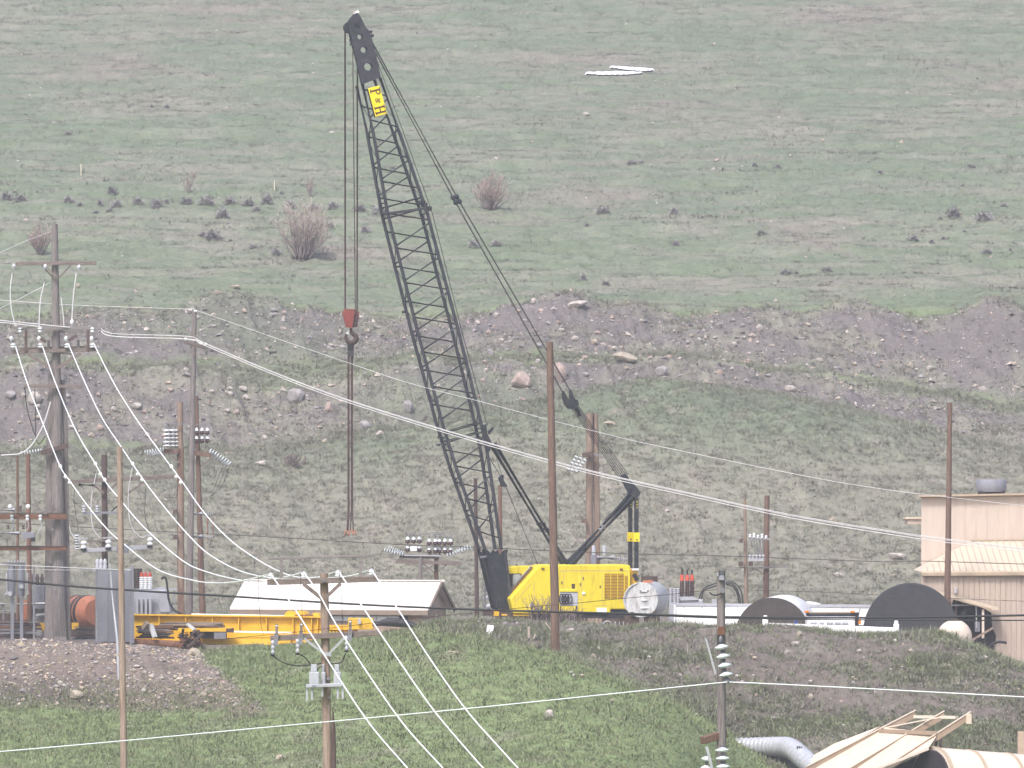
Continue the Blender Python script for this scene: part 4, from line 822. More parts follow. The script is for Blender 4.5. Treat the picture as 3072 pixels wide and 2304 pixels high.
p10 = pole('bare reddish brown pole rising beside the yellow crane house', 1649, 1026, 276, 20, 27, 'wood_brown', 1668)
p12 = pole('slim dark pole between the barn gable and crane boom', 1426, 1435, 318, 11, 13, 'wood_dark', 1432)
p13 = pole('slim orange brown pole behind the crane boom foot', 1500, 1455, 322, 11, 13, 'wood_red', 1503)
p11 = pole('double honey coloured pole behind the crane gantry', 1769, 1240, 322, 21, 24, 'wood_honey', 1768)
MB().tube([P(1792, 1850, 322.2), P(1791, 1600, 322.2), P(1787, 1242, 322.2)], [S(10, 322), S(9.5, 322), S(8, 322)], 12).build('second_timber', M['wood_honey'], p11)
stick(p11, (1747, 1366), (1780, 1360), 14, -0.5, 'wood_dark', 'cross_block'); arm(p11, (1780, 1362), (1808, 1372), 9, 0.2, -0.4, 'arm_grey')
for k in range(3): discs(p11, (1733 + k * 13, 1366 + k * 5), (1703 + k * 12, 1412 + k * 3), 5, 15, -0.5 - 0.2 * k)
line(p11, [(1705, 1412), (1722, 1440), (1738, 1470)], 1.6, -0.5, 'rope')
MB().box(P(1753, 1562, 321.5), S(13, 322), 0.4, S(13, 322)).build('wood_block', M['wood_brown'], p11)
for x in (1781, 1813): MB().lathe(P(x, 1664, 321.5), P(x, 1636, 321.5), [(0, S(6, 322)), (.8, S(6, 322)), (1, S(4.5, 322))], 12).build('capacitor_can', M['tin'], p11)
MB().tube([P(1791, 1674, 321.2), P(1842, 1673, 321.2)], S(8, 322), 12).build('recloser_tank', M['tin'], p11)
discs(p11, (1842, 1673), (1880, 1680), 6, 12, -0.8, 'porc_grey', 'bushing')
for x in (1846, 1862, 1878): stick(p11, (x, 1658), (x, 1684), 3, -0.8, 'steel_dark', 'stud')
MB().box(P(1780, 1681, 321.4), S(16, 322), 0.5, S(32, 322)).build('control_box', M['slate'], p11)
# bell insulator structure behind the barn
p14 = pole('brown pole behind the barn carrying two rows of bell insulators', 1309, 1668, 322, 13, 14, 'wood_brown', 1308)
p14b = pole('grey pole behind the barn supporting the bell insulator frame', 1262, 1672, 321, 11, 12, 'wood_grey', 1261)
arm(p14, (1191, 1684), (1382, 1690), 11, 0.18, -0.4); arm(p14, (1198, 1670), (1318, 1672), 9, 0.3, -0.2, 'arm_grey')
arm(p14, (1196, 1666), (1322, 1668), 3, 0.5, -0.3, 'tin', 'steel_tray')
stick(p14, (1270, 1692), (1302, 1716), 4, -0.4); stick(p14, (1342, 1692), (1316, 1714), 4, -0.4); stick(p14b, (1268, 1716), (1302, 1695), 4, -0.5)
for i, x in enumerate((1223, 1241, 1258, 1288, 1306, 1318, 1335, 1352)):
    off = 0 if x < 1270 else 6
    bell(p14, x, 1632 + off, 22, 18, -0.5 + 0.15 * (i % 3))
    if x != 1241: bell(p14, x, 1658 + off * .8, 22, 17, -0.4 + 0.15 * (i % 3))
    post_ins(p14, x, 1611 + off, 12, 5, -0.45 + 0.15 * (i % 3), 'steel_dark', 'stud', n=1)
MB().box(P(1241, 1646, 321.5), S(20, 322), 0.3, S(14, 322)).build('fuse_case', M['porc_white'], p14, 0.02)
stick(p14, (1222, 1601), (1290, 1604), 2.5, -0.5, 'steel_dark', 'bus_bar')
line(p14, [(1284, 1604), (1287, 1599), (1350, 1599), (1354, 1610)], 2.5, -0.5, 'steel_dark', 'bus_bar'); line(p14, [(1296, 1612), (1305, 1603), (1330, 1602), (1340, 1612), (1356, 1612)], 3, -0.4, 'slate', 'bus_bar')
for k in range(2):
    discs(p14, (1212, 1664 - k * 4), (1150 + k * 14, 1650 - k * 8), 8, 15, -0.6 + 0.5 * k)
    discs(p14, (1338, 1668 - k * 3), (1416 - k * 10, 1642 - k * 3), 9, 14, -0.6 + 0.5 * k)
# pair by the dark tanks
p15 = pole('thin rust brown pole with square blocks behind the white wall', 2234, 1492, 325, 8, 14, 'wood_honey', 2240)
p16 = pole('brown pole with level crossarm behind the white wall', 2301, 1486, 326, 16, 18, 'wood_brown', 2297)
arm(p16, (2258, 1704), (2370, 1699), 6, 0.14, -0.3, 'arm_grey'); arm(p16, (2262, 1694), (2310, 1696), 5, 0.14, 0.3, 'arm_grey')
stick(p16, (2270, 1708), (2292, 1726), 3, -0.3); stick(p16, (2326, 1706), (2306, 1726), 3, -0.3)
stick(p15, (2262, 1703), (2244, 1722), 3, -0.2); stick(p15, (2150, 1706), (2240, 1702), 2.5, -0.1, 'arm_grey', 'guy_rod')
for x, y, s_ in ((2223, 1622, 12), (2223, 1692, 14), (2252, 1692, 13)): MB().box(P(x, y, 324.7), S(s_, 325), 0.4, S(s_, 325)).build('wood_block', M['wood_dark'], p15)
arm(p15, (2245, 1680), (2292, 1680), 6, 0.3, -0.4, 'tin', 'steel_tray'); arm(p15, (2246, 1612), (2308, 1618), 4, 0.2, -0.4, 'tin', 'steel_tray')
for k in range(5):
    post_ins(p15, 2250 + k * 10, 1678, 14, 9, -0.5, 'porc_grey', n=2); post_ins(p15, 2250 + k * 12, 1612 + k, 10 + (k % 2) * 4, 9, -0.5, 'porc_white', n=2)
    line(p15, [(2250 + k * 9, 1616), (2258 + k * 8, 1640), (2274 + k * 4, 1662)], 2.5, -0.5, 'steel_dark')
p17 = pole('tall plain brown pole in front of the tan building', 2850, 1208, 294.5, 14, 21, 'wood_brown', 2840)
p18 = pole('grey foreground pole with strings of pale disc insulators', 2163, 1712, 106, 25, 32, 'wood_grey', 2168)
MB().tube([P(2166, 1712, 105.9), P(2164, 1740, 105.9)], 0.055, 8).build('pole_cap', M['slate'], p18); stick(p18, (2154, 1718), (2152, 1728), 4, -0.12, 'steel'); bolt(p18, 2168, 1772, -0.2, 0.05)
line(p18, [(2128, 1776), (2140, 1785), (2160, 1782), (2175, 1770)], 4, -0.12, 'cable', 'tie_wire')
arm(p18, (2098, 1898), (2174, 1892), 22, 0.14, -0.2, 'wood_grey'); MB().box(P(2164, 1892, 105.7), S(19, 106), 0.06, S(24, 106)).build('end_plate', M['rust'], p18)
stick(p18, (2116, 1910), (2147, 2022), 6, -0.22, 'steel', 'metal_brace')
discs(p18, (2162, 1926), (2180, 2036), 4, 42, -0.3, 'glass_ins', each=True); post_ins(p18, 2162, 1928, 22, 12, -0.3, 'steel_dark', 'suspension_clamp', n=1); post_ins(p18, 2182, 2050, 16, 22, -0.3, 'steel_dark', 'line_clamp', n=1)
arm(p18, (2107, 2222), (2176, 2200), 22, 0.14, -0.2, 'wood_brown', dya=0.1)
stick(p18, (2120, 2240), (2142, 2330), 8, -0.22, 'steel', 'metal_brace')
discs(p18, (2166, 2236), (2172, 2360), 5, 42, -0.3, 'glass_ins', each=True); discs(p18, (2122, 2262), (2112, 2370), 4, 34, -0.1, 'glass_ins', each=True)
stick(p18, (2186, 1890), (2192, 1908), 3, -0.1, 'cable', 'tie_wire')

# ------------------------------------------------------------------ wires
def wire(label, pts, r, m_='wire', cat='wire', group=None, name='power_line', n=8):
    q = smooth_path([P(*p) for p in pts], n)
    if hasattr(r, '__len__'):
        L = len(q); rr = [r[0] + (r[1] - r[0]) * i / (L - 1) for i in range(L)]
    else: rr = r
    return single(name, MB().tube(q, rr, 6), M[m_], label, cat, group)
def dep(pts, Y0, Y1):                 # distances spread evenly along a span
    d = [0]
    for a, b in zip(pts[:-1], pts[1:]): d.append(d[-1] + math.hypot(b[0] - a[0], b[1] - a[1]))
    return [(x, y, Y0 * (1 - t / d[-1]) + Y1 * t / d[-1]) for (x, y), t in zip(pts, d)]
spans = [[(47, 1040), (82, 1150), (137, 1291), (181, 1400), (213, 1448), (275, 1533), (325, 1591), (362, 1624), (470, 1707), (579, 1741), (651, 1749), (723, 1743), (812, 1722)],
         [(127, 1038), (167, 1150), (224, 1284), (286, 1392), (318, 1447), (362, 1501), (434, 1584), (542, 1678), (615, 1714), (723, 1741), (802, 1742), (911, 1717)],
         [(206, 1034), (256, 1150), (307, 1255), (362, 1338), (430, 1439), (506, 1537), (579, 1620), (633, 1667), (723, 1714), (840, 1737), (950, 1732), (1014, 1712)],
         [(280, 1029), (342, 1150), (405, 1251), (470, 1342), (542, 1439), (615, 1541), (687, 1617), (760, 1671), (840, 1715), (912, 1734), (1035, 1730), (1114, 1709)]]
drops = [[(812, 1722), (868, 1802), (942, 1916), (1095, 2152), (1222, 2304), (1420, 2530)], [(911, 1717), (955, 1778), (1023, 1897), (1192, 2148), (1328, 2304), (1530, 2530)],
         [(1014, 1712), (1082, 1812), (1188, 1969), (1303, 2133), (1449, 2304), (1650, 2530)], [(1114, 1709), (1188, 1819), (1294, 1982), (1396, 2126), (1500, 2245), (1760, 2530)]]
orda = ['lowest', 'second', 'third', 'uppermost']
for i in range(4):
    wire(f'{["lowest", "second lowest", "second highest", "highest"][i]} sagging white wire from the tallest pole to the tan pole', dep(spans[i], 287.4, 119.8), (0.029, 0.0145), group='sagging white power lines')
    wire(f'white wire dropping from the tan foreground pole, {["first", "second", "third", "fourth"][i]} insulator counting from the substation side', dep(drops[i], 119.8, 92), (0.0145, 0.0125), group='white wires leaving the tan pole')
for i, (x, y) in enumerate(((181, 1400), (286, 1392), (398, 1392), (514, 1400))):
    t = {0: 0.33, 1: 0.35, 2: 0.36, 3: 0.38}[i]
    Yc = 287.4 + (119.8 - 287.4) * t
    mb = MB().lathe(P(x - 2, y - 6, Yc), P(x + 2, y + 4, Yc), [(0, .05), (.5, .07), (1, .05)], 8)
    for dx, dy_ in ((18, 30), (31, 47)): mb.lathe(P(x + dx - 8, y + dy_, Yc - 1), P(x + dx + 2, y + dy_ + 1, Yc - 1), [(0, .04), (.5, .09), (1, .04)], 8)
    single('line_clamp', mb, M['wire'], f'pale clamp on the {["lowest", "second lowest", "second highest", "highest"][i]} sagging white wire', 'clamp', 'clamps on the sagging wires')
mids = [(302, 984), (345, 1001), (560, 1009), (611, 1028), (800, 1108), (1028, 1194), (1389, 1306), (1736, 1403), (2050, 1475), (2361, 1542), (2650, 1590), (2847, 1618), (3120, 1650)]
for k, (d0, d1) in enumerate(((0, 0), (8, 4), (9, 12))):
    q = dep([(x + (6 * k if i > 2 else 0), y + d0 * (1 if i < 3 else 0) + (d1 if i >= 3 else 0)) for i, (x, y) in enumerate(mids)], 296, 286)
    wire(f'{["upper", "middle", "lower"][k]} of three thin wires crossing before the crane boom', q, 0.021, 'wire_dim', group='three wires crossing the boom')
wire('upper of two pale wires entering at the tall pole arm', dep([(-120, 945), (0, 961), (60, 967), (145, 976), (210, 982)], 286, 287.5), 0.03, 'wire_dim')
wire('lower of two pale wires entering at the tall pole arm', dep([(-120, 952), (0, 967), (60, 973), (130, 982)], 286.6, 287.6), 0.03, 'wire_dim')
wire('thin ground wire over the grey pole top, highest across the hill', dep([(-60, 898), (0, 900), (217, 915), (557, 927), (585, 930), (800, 1005), (1050, 1090), (1230, 1150), (1439, 1204), (1642, 1258), (1794, 1296), (1950, 1333), (2400, 1425), (2632, 1465), (2831, 1490), (3100, 1520)], 297, 287), 0.013, 'wire_dim')
wire('faint guy wire rising to the tallest pole top', dep([(-60, 780), (0, 757), (80, 722), (152, 695)], 285, 288), 0.012, 'wire_dim')
wire('faint guy wire rising to the tallest pole below its top arm', dep([(-60, 950), (0, 925), (80, 885), (150, 848)], 285, 288), 0.012, 'wire_dim')
wire('thin dark wire strung level behind the crane house', dep([(-60, 1566), (0, 1568), (217, 1580), (542, 1597), (800, 1610), (1150, 1631), (1421, 1642), (1674, 1653), (1950, 1663), (2150, 1667), (2392, 1676), (2650, 1685), (2758, 1683), (2997, 1690), (3140, 1694)], 312, 296), 0.022, 'rope')
wire('thick black cable crossing the whole yard at bank height', dep([(-80, 1732), (0, 1738), (182, 1756), (364, 1769), (692, 1789), (955, 1806), (1188, 1819), (1500, 1831), (1883, 1841), (2147, 1850), (2400, 1853), (2650, 1853), (2864, 1850), (3160, 1844)], 200, 196), 0.04, 'cable', 'cable', name='black_cable')
wire('thinner black cable running just under the thick one', dep([(1500, 1832), (1883, 1843), (2147, 1854), (2400, 1858), (2650, 1860), (2864, 1861), (3160, 1861)], 199.5, 196), 0.022, 'cable', 'cable', name='black_cable')
wire('pale green wire climbing across the foreground grass to the insulator pole', dep([(-60, 2260), (0, 2255), (364, 2223), (800, 2182), (1150, 2150), (1500, 2116), (1850, 2080), (2182, 2046)], 108, 105.6), 0.0115, 'glass_ins')
wire('pale green wire leaving the insulator pole across the dark bank', dep([(2182, 2046), (2300, 2051), (2600, 2066), (3072, 2091), (3160, 2097)], 105.6, 104), 0.0115, 'glass_ins')
wire('thin reddish line sagging before the yellow crane house', dep([(640, 1920), (900, 1895), (1180, 1862), (1420, 1838), (1640, 1816), (1733, 1809), (1860, 1796), (2000, 1784), (2110, 1772), (2172, 1768)], 118, 106), 0.006, 'rope_rust')
wire('three strand fence wire across the tan building wall', dep([(2250, 1770), (2500, 1778), (2800, 1793), (3140, 1806)], 290, 284), 0.012, 'rope')
for k, x in enumerate((776, 903, 1018)):
    wire(f'thin drop wire hanging before the barn roof, {["first", "second", "third"][k]} from its plain end', dep([(x, 1722), (x - 1 + (k == 2) * 6, 1770), (x + 2 + (k == 2) * 6, 1820), (x + 8, 1880), (x + 16, 1905)], 119.5, 119.5), 0.0045, 'rope_rust', group='drop wires before the barn')
# ------------------------------------------------------------------ barn
UP = Vector((0, 0, 1))
def plane_ribs(parent, A, B, C, D, n, w_, h_, m_, name):        # ribs running from edge AB to edge DC
    nrm = (B - A).cross(D - A).normalized()
    if nrm.z < 0: nrm = -nrm
    for i in range(n + 1):
        t = i / n; a = A + (B - A) * t; d = D + (C - D) * t
        MB().bar(a + nrm * h_ * .5, d + nrm * h_ * .5, w_, h_, nrm).build(name, M[m_], parent)
def panels(parent, A, B, C, D, n, th, m_, name, gap=0.03, alt=0.0):   # panels side by side between edges A-B (top) and D-C (bottom)
    nrm = (B - A).cross(D - A).normalized()
    if nrm.y > 0: nrm = -nrm
    L = (B - A).length
    for i in range(n):
        t0 = i / n + gap / L / 2; t1 = (i + 1) / n - gap / L / 2
        q = [A + (B - A) * t0, A + (B - A) * t1, D + (C - D) * t1, D + (C - D) * t0]
        off = nrm * (th + (alt if i % 2 else 0))
        MB().prism(q, off).build(name, M[m_], parent)
FR = P(1284, 1832, 292.5); ax = Vector((-0.980, 0.20, 0)); dp = Vector((0.20, 0.980, 0))
Lb = 10.2; Db = 6.2
FL = FR + ax * Lb; BR = FR + dp * Db; BL = FL + dp * Db
RR = FR + dp * (Db / 2) + UP * 1.36; RL = FL + dp * (Db / 2) + UP * 1.36
gzb = -10.3
barn = thing('barn', 'low shed with white ribbed metal roof behind the yellow girder', 'shed', (FR.x - 5, FR.y + 4, gzb))
i_ = 0.35
def gnd(p): return Vector((p.x, p.y, gzb))
a, b, c, d = FR + ax * i_ + dp * i_, FL - ax * i_ + dp * i_, BL - ax * i_ - dp * i_, BR + ax * i_ - dp * i_
ea = UP * 0.02
wall_poly = [a, b, c, d]
MB().prism([gnd(q) for q in wall_poly], UP * (FR.z - gzb - 0.02)).build('wall', M['barn_wall'], barn)
MB().prism([d + UP * -0.0, a, (a + d) / 2 + UP * 1.2], ax * 0.05).build('gable_wall', M['tan_wall'], barn)
rf = MB().prism([FR, FL, RL, RR], UP * 0.06 ).build('roof', M['roof_white'], barn)
MB().prism([RR, RL, BL, BR], UP * 0.06).build('rear_roof', M['roof_white'], barn)
plane_ribs(rf, FL + UP * .06, FR + UP * .06, RR + UP * .06, RL + UP * .06, 33, 0.025, 0.03, 'roof_white', 'roof_rib')
MB().bar(RL + UP * .09, RR + UP * .09, 0.3, 0.05).build('ridge_cap', M['roof_white'], rf)
MB().bar(FL - UP * .11 - dp * .04, FR - UP * .11 - dp * .04, 0.05, 0.24).build('fascia', M['fascia'], barn)
for q0, q1 in ((FR, RR), (RR, BR)): MB().bar(q0 - UP * .05 - ax * .06, q1 - UP * .05 - ax * .06, 0.05, 0.2, UP).build('verge_board', M['fascia'], barn)
MB().bar(RR + dp * .25 - UP * .22 - ax * .04, BR - UP * .16 - ax * .04 - dp * .05, 0.04, 0.09, UP).build('verge_gap', M['dark'], barn)
wA, wB = FR + ax * 1.55, FR + ax * 5.0
strip = MB().bar(wA - UP * .42 + dp * (i_ - .05), wB - UP * .42 + dp * (i_ - .05), 0.06, 0.30).build('window_strip', M['glass'], barn)
for k in range(6):
    t = k / 6; q0 = wA + (wB - wA) * (t + .01); q1 = wA + (wB - wA) * (t + .155); o3 = dp * (i_ - .1) - UP * .42
    MB().bar(q0 + o3, q1 + o3, 0.03, 0.22).build('pane', M['glass_ins'], strip)
MB().bar(FR + ax * 1.1 - UP * .42 + dp * (i_ - .03), FR + ax * 1.5 - UP * .42 + dp * (i_ - .03), 0.05, 0.3).build('vent', M['dark'], barn)
MB().bar(FL - ax * .6 - UP * .36 + dp * (i_ - .03), FL - ax * 3.5 - UP * .36 + dp * (i_ - .03), 0.05, 0.16).build('eave_opening', M['dark'], barn)
MB().lathe(P(1329, 1747, 296), P(1329, 1739, 296), [(0, .1), (.5, .14), (1, .05)], 8).build('ridge_vent', M['roof_white'], barn)
# ------------------------------------------------------------------ tan mill building at the edge
mz = -12.5
mill = thing('mill_building', 'large tan metal building with a cream lean-to roof', 'building', (P(3000, 1900, 303.0).x, 303.0, mz))
A0, B0 = P(2764, 1491, 303.0), P(3620, 1476, 303.0)
MB().prism([A0, B0, Vector((B0.x, 303.0, mz)), Vector((A0.x, 303.0, mz))], Vector((1.1, 14, 0))).build('wall', M['tan_light'], mill)
panels(mill, A0 - UP * .06, B0 - UP * .06, Vector((B0.x, 303.0, mz)), Vector((A0.x, 303.0, mz)), 26, 0.03, 'tan_light', 'wall_panel', 0.006)
MB().prism([P(2755, 1491, 302.6), P(3630, 1475, 302.6), P(3630, 1486, 317.5), P(2770, 1497, 317.5)], UP * .1).build('roof', M['tan_trim'], mill)
EZ = P(2764, 1718, 297.0).z
eFL, eFR = P(2764, 1718, 297.0), P(3620, 1714, 297.0); eBR, eBL = P(3620, 1622, 302.9), P(2910, 1628, 302.9); eHL = Vector((eFL.x, 302.9, eFL.z))
lr = MB().prism([eFL, eFR, eBR, eBL], UP * .07).build('lean_to_roof', M['tan_roof'], mill)
MB().prism([eFL, eBL, eHL], UP * .05).build('roof_hip', M['tan_roof'], mill)
nr = 44
nrm = (eFR - eFL).cross(eBL - eFL).normalized(); nrm = nrm if nrm.z > 0 else -nrm
for i in range(nr + 1):
    x = eFL.x + (eFR.x - eFL.x) * i / nr; lo = eFL + (eFR - eFL) * (i / nr)
    t = min(1.0, (x - eFL.x) / max(eBL.x - eFL.x, 1e-6)) if x < eBL.x else 1.0
    hi = eFL + (eBL - eFL) * t if t < 1 else eBL + (eBR - eBL) * ((x - eBL.x) / (eBR.x - eBL.x))
    if (hi - lo).length > 0.2: MB().bar(lo + UP * .085, hi + UP * .085, 0.05, 0.05, UP).build('roof_rib', M['tan_wall'], lr)
MB().bar(eFL - UP * .08 - Vector((0, .03, 0)), eFR - UP * .08 - Vector((0, .03, 0)), 0.06, 0.16).build('fascia', M['tan_trim'], mill)
MB().bar(eBL + UP * .12, eBR + UP * .12, 0.1, 0.06).build('roof_flashing', M['tan_trim'], mill)
for i in range(30): MB().box(eBL + (eBR - eBL) * ((i + .5) / 30) + UP * .04, 0.16, 0.12, 0.05).build('closure_strip', M['dark'], mill)
lA, lB = Vector((eFL.x + .02, 297.25, eFL.z - .04)), Vector((eFR.x, 297.25, eFR.z - .04))
MB().prism([lA, lB, Vector((lB.x, 297.25, mz)), Vector((lA.x, 297.25, mz))], Vector((0.5, 5.7, 0))).build('lean_to_wall', M['tan_wall'], mill)
panels(mill, lA - UP * .12, lB - UP * .12, Vector((lB.x, 297.25, mz)), Vector((lA.x, 297.25, mz)), 54, 0.035, 'tan_wall', 'wall_panel', 0.025)
MB().box(P(2866, 1771, 297.1), 0.1, 0.1, 0.3).build('wall_light', M['tin'], mill)
hv_ = MB().lathe(P(2974, 1476, 306), P(2974, 1438, 306), [(0, S(44, 306)), (.06, S(46, 306)), (.92, S(46, 306)), (1, S(43, 306))], 28).build('roof_vent', M['slate'], mill)
MB().box(P(2974, 1481, 306.0), S(76, 306.0), 1.2, S(14, 306.0)).build('vent_curb', M['dark'], hv_)
MB().box(P(2740, 1564, 307.0), S(44, 307.0), 2.0, S(16, 307.0)).build('side_duct', M['tan_wall'], mill); MB().box(P(2738, 1554, 307.0), S(54, 307.0), 2.2, S(5, 307.0)).build('side_duct_cap', M['tan_roof'], mill)
# porch over the dark opening
MB().prism([P(x, y, 297.1) for x, y in [(2860, 1797), (2905, 1808), (2945, 1822), (2974, 1838), (2976, 1880), (2988, 1908), (2980, 1950), (2950, 1945), (2850, 1945), (2852, 1830)]], Vector((0, -.02, 0))).build('doorway', M['dark'], mill)
MB().prism([P(2794, 1768, 296.9), P(2990, 1820, 296.9), P(2992, 1829, 296.9), P(2975, 1829, 296.9), P(2794, 1780, 296.9)], Vector((0, -.9, 0))).build('porch_roof', M['tan_roof'], mill)
MB().bar(P(2794, 1779, 295.9), P(2975, 1828, 295.9), 0.06, 0.07).build('porch_fascia', M['tan_trim'], mill)
MB().bar(P(2949, 1828, 296.1), P(2949, 1915, 296.1), 0.12, 0.12).build('porch_post', M['cream'], mill)
MB().bar(P(2851, 1816, 296.2), P(2928, 1815, 296.2), 0.06, 0.06).build('pipe_rail', M['steel'], mill); MB().bar(P(2928, 1815, 296.2), P(2930, 1885, 296.2), 0.06, 0.06).build('pipe_rail', M['steel'], mill)
MB().bar(P(2868, 1800, 296.3), P(2868, 1950, 296.3), 0.1, 0.1).build('porch_post', M['wood_dark'], mill)
MB().bar(P(2905, 1927, 295.8), P(2978, 1884, 295.8), 0.12, 0.1).build('leaning_board', M['wood_tan'], mill)
MB().tube(smooth_path([P(2885, 1850, 296.5), P(2900, 1832, 296.5), P(2925, 1826, 296.5), P(2940, 1840, 296.5)], 5), 0.2, 8).build('hose_loop', M['cable'], mill)
MB().tube(smooth_path([P(2965, 1945, 295.5), P(2978, 1932, 295.5), P(2995, 1926, 295.5), P(3020, 1928, 295.5)], 5), 0.07, 8).build('hose_end', M['cable'], mill)
MB().box(P(2932, 1880, 296.3), 0.25, 0.1, 0.5).build('meter_box', M['slate'], mill)

# ------------------------------------------------------------------ tanks, wall, truck on the yard
def tank(label, cx, cy, Y, rpx, shift, L, shell, end, name='storage_tank'):
    c0 = P(cx, cy, Y); r = S(rpx, Y); axd = Vector((shift, math.sqrt(1 - shift ** 2), 0)); root = thing(name, label, 'tank', (c0.x, Y + L / 2, gz(c0.x, Y)))
    MB().lathe(c0, c0 + axd * L, [(0, r), (0.002, r), (1, r), (1.06, r * .7)], 48).build('shell', M[shell], root)
    MB().lathe(c0 - axd * 0.05, c0 + axd * 0.01, [(0, r * 1.004), (1, r * 1.004)], 48, False).build('end_cover', M[end], root)
    return root, c0, axd, r
tk, c0, axd, r = tank('chalky grey fuel tank lying beside the crane house', 1923, 1800, 292, 51, 0.17, 4.0, 'white_old', 'white_old', 'fuel_tank')
tb = c0 - axd * .06
MB().tube([c0 + (Vector((math.cos(t), 0, math.sin(t))) * r) - axd * .02 for t in np.linspace(0, 6.283, 33)], 0.035, 6).build('end_rim', M['white_old'], tk)
for x, y, w_, h_, m_ in ((1933, 1773, 28, 5, 'steel_dark'), (1933, 1773, 17, 3.4, 'porc_white'), (1933, 1800, 18, 3.2, 'porc_white'), (1933, 1823, 24, 3.6, 'porc_white'), (1962, 1800, 3.5, 62, 'rust'), (1896, 1842, 12, 12, 'rust_dark'), (1962, 1838, 9, 16, 'rust_dark')):
    MB().box(P(x, y, 291.9 - (0.03 if m_ == 'porc_white' else 0)), S(w_, 292), 0.05, S(h_, 292)).build('end_fitting', M[m_], tk)
MB().box(P(1943, 1745, 293), 0.5, 0.3, 0.12).build('filler_cap', M['orange'], tk)
for x in (1895, 1955): MB().box(P(x, 1872, 293.5), 0.7, 3.0, 0.8).build('tank_cradle', M['rust_dark'], tk)
MB().bar(P(1880, 1845, 291.6), P(1980, 1848, 291.6), 0.08, 0.06).build('cradle_rail', M['cable'], tk)
t1, c0, axd, r = tank('white round tank with dark brown end behind the grey insulator pole', 2318, 1905, 293, 112, 0.13, 7.0, 'white', 'tank_end_brown')
t2, c0, axd, r = tank('largest round tank with charcoal end before the tan building', 2732, 1895, 291, 142, 0.072, 3.5, 'tank_end_grey', 'tank_end_grey')
dm = thing('domed_tank', 'cream domed tank end beside the charcoal tank', 'tank', (P(2870, 1950, 292).x, 292, -9.3))
MB().lathe(P(2862, 1912, 290.2), P(2862, 1912, 294), [(0, S(20, 292)), (.05, S(50, 292)), (.3, S(54, 292)), (1, S(54, 292))], 36).build('dome', M['cream'], dm)
hd = thing('white_canopy', 'small white rounded canopy behind the brown ended tank', 'canopy', (P(2430, 1880, 303).x, 303, -8.5))
MB().lathe(P(2425, 1880, 303), P(2430, 1880, 306), [(0, S(76, 303)), (1, S(76, 303))], 32).build('canopy_shell', M['white'], hd)
MB().box(P(2448, 1826, 302.9), 0.35, 0.1, 0.2).build('canopy_window', M['slate'], hd)
wl = thing('white_wall', 'long white flat-sided trailer behind the round tanks', 'trailer', (P(2330, 1880, 300).x, 300, -8.5))
wA, wB = P(2027, 1817, 299), P(2660, 1822, 299)
MB().prism([wA, wB, Vector((wB.x, 299, -8.1)), Vector((wA.x, 299, -8.1))], Vector((0, 2.4, 0))).build('side', M['white'], wl)
MB().bar(wA + UP * .06, wB + UP * .06, 0.1, 0.14).build('top_rail', M['tin'], wl)
MB().box(P(2024, 1842, 298.9), 0.08, 0.1, 0.95).build('corner_post', M['white'], wl)
for k in range(12): MB().bar(wA + (wB - wA) * ((k + .5) / 12) - Vector((0, .02, 0)), Vector(((wA + (wB - wA) * ((k + .5) / 12)).x, 298.98, -8.1)), 0.02, 0.02).build('side_seam', M['white_old'], wl)
for k in (0.08, 0.16, 0.8, 0.88):
    q = wA + (wB - wA) * k; MB().lathe(Vector((q.x, 299.1, -8.1)), Vector((q.x, 299.4, -8.1)), [(0, .45), (1, .45)], 20).build('wheel', M['cable'], wl)
MB().box(P(2014, 1836, 299.2), S(14, 299), 0.5, S(56, 299)).build('front_rack', M['tin'], wl)
tr = thing('white_truck', 'white truck with dark light bar parked between the round tanks', 'truck', (P(2490, 1880, 290).x, 290, -8.5))
MB().box(P(2490, 1866, 291.2), S(144, 290), 2.2, S(30, 290)).build('body', M['white'], tr, 0.08)
MB().box(P(2495, 1843, 290.6), S(152, 290), 1.0, S(11, 290)).build('light_bar', M['black'], tr, 0.05)
MB().box(P(2490, 1837, 290.5), S(140, 290), 0.8, S(3, 290)).build('bar_top', M['tan_trim'], tr)
for x in (2420, 2558): MB().box(P(x, 1835, 290.0), 0.22, 0.2, 0.1).build('marker_lamp', M['amber'], tr, 0.02)
MB().box(P(2579, 1865, 290.2), 0.12, 0.2, 0.25).build('turn_lamp', M['amber'], tr)
for x in (2441, 2465, 2490, 2513, 2535): MB().box(P(x, 1869, 290.05), S(19 if x != 2465 else 13, 290), 0.06, S(4.5, 290)).build('grille_slot', M['tin'], tr)
MB().box(P(2571, 1860, 290.4), S(10, 290), 0.4, S(46, 290)).build('mirror_arm', M['black'], tr); MB().bar(P(2577, 1845, 290.2), P(2578, 1826, 290.2), 0.03, 0.03).build('aerial', M['black'], tr)
for x in (2440, 2545): MB().lathe(P(x, 1898, 290.1), P(x, 1898, 290.5), [(0, .42), (1, .42)], 20).build('wheel', M['cable'], tr)
for x, y, lb in ((2296, 1862, 'white drum shaped post at the brown ended tank'), (2689, 1878, 'white drum shaped post at the charcoal tank')):
    b0 = P(x, y + 24, 287.5); single('barrier_post', MB().lathe(b0, P(x, y - 16, 287.5), [(0, S(8, 287)), (.75, S(8.5, 287)), (.8, S(5, 287)), (.86, S(6, 287)), (.97, S(6, 287)), (1, S(3, 287))], 16), M['white'], lb, 'post', 'white barrier posts')
single('barrier_rail', MB().bar(P(2305, 1879, 287.6), P(2681, 1893, 287.6), 0.12, S(21, 287)), M['white'], 'white rail running between the two white posts', 'rail', bevel=0.03)
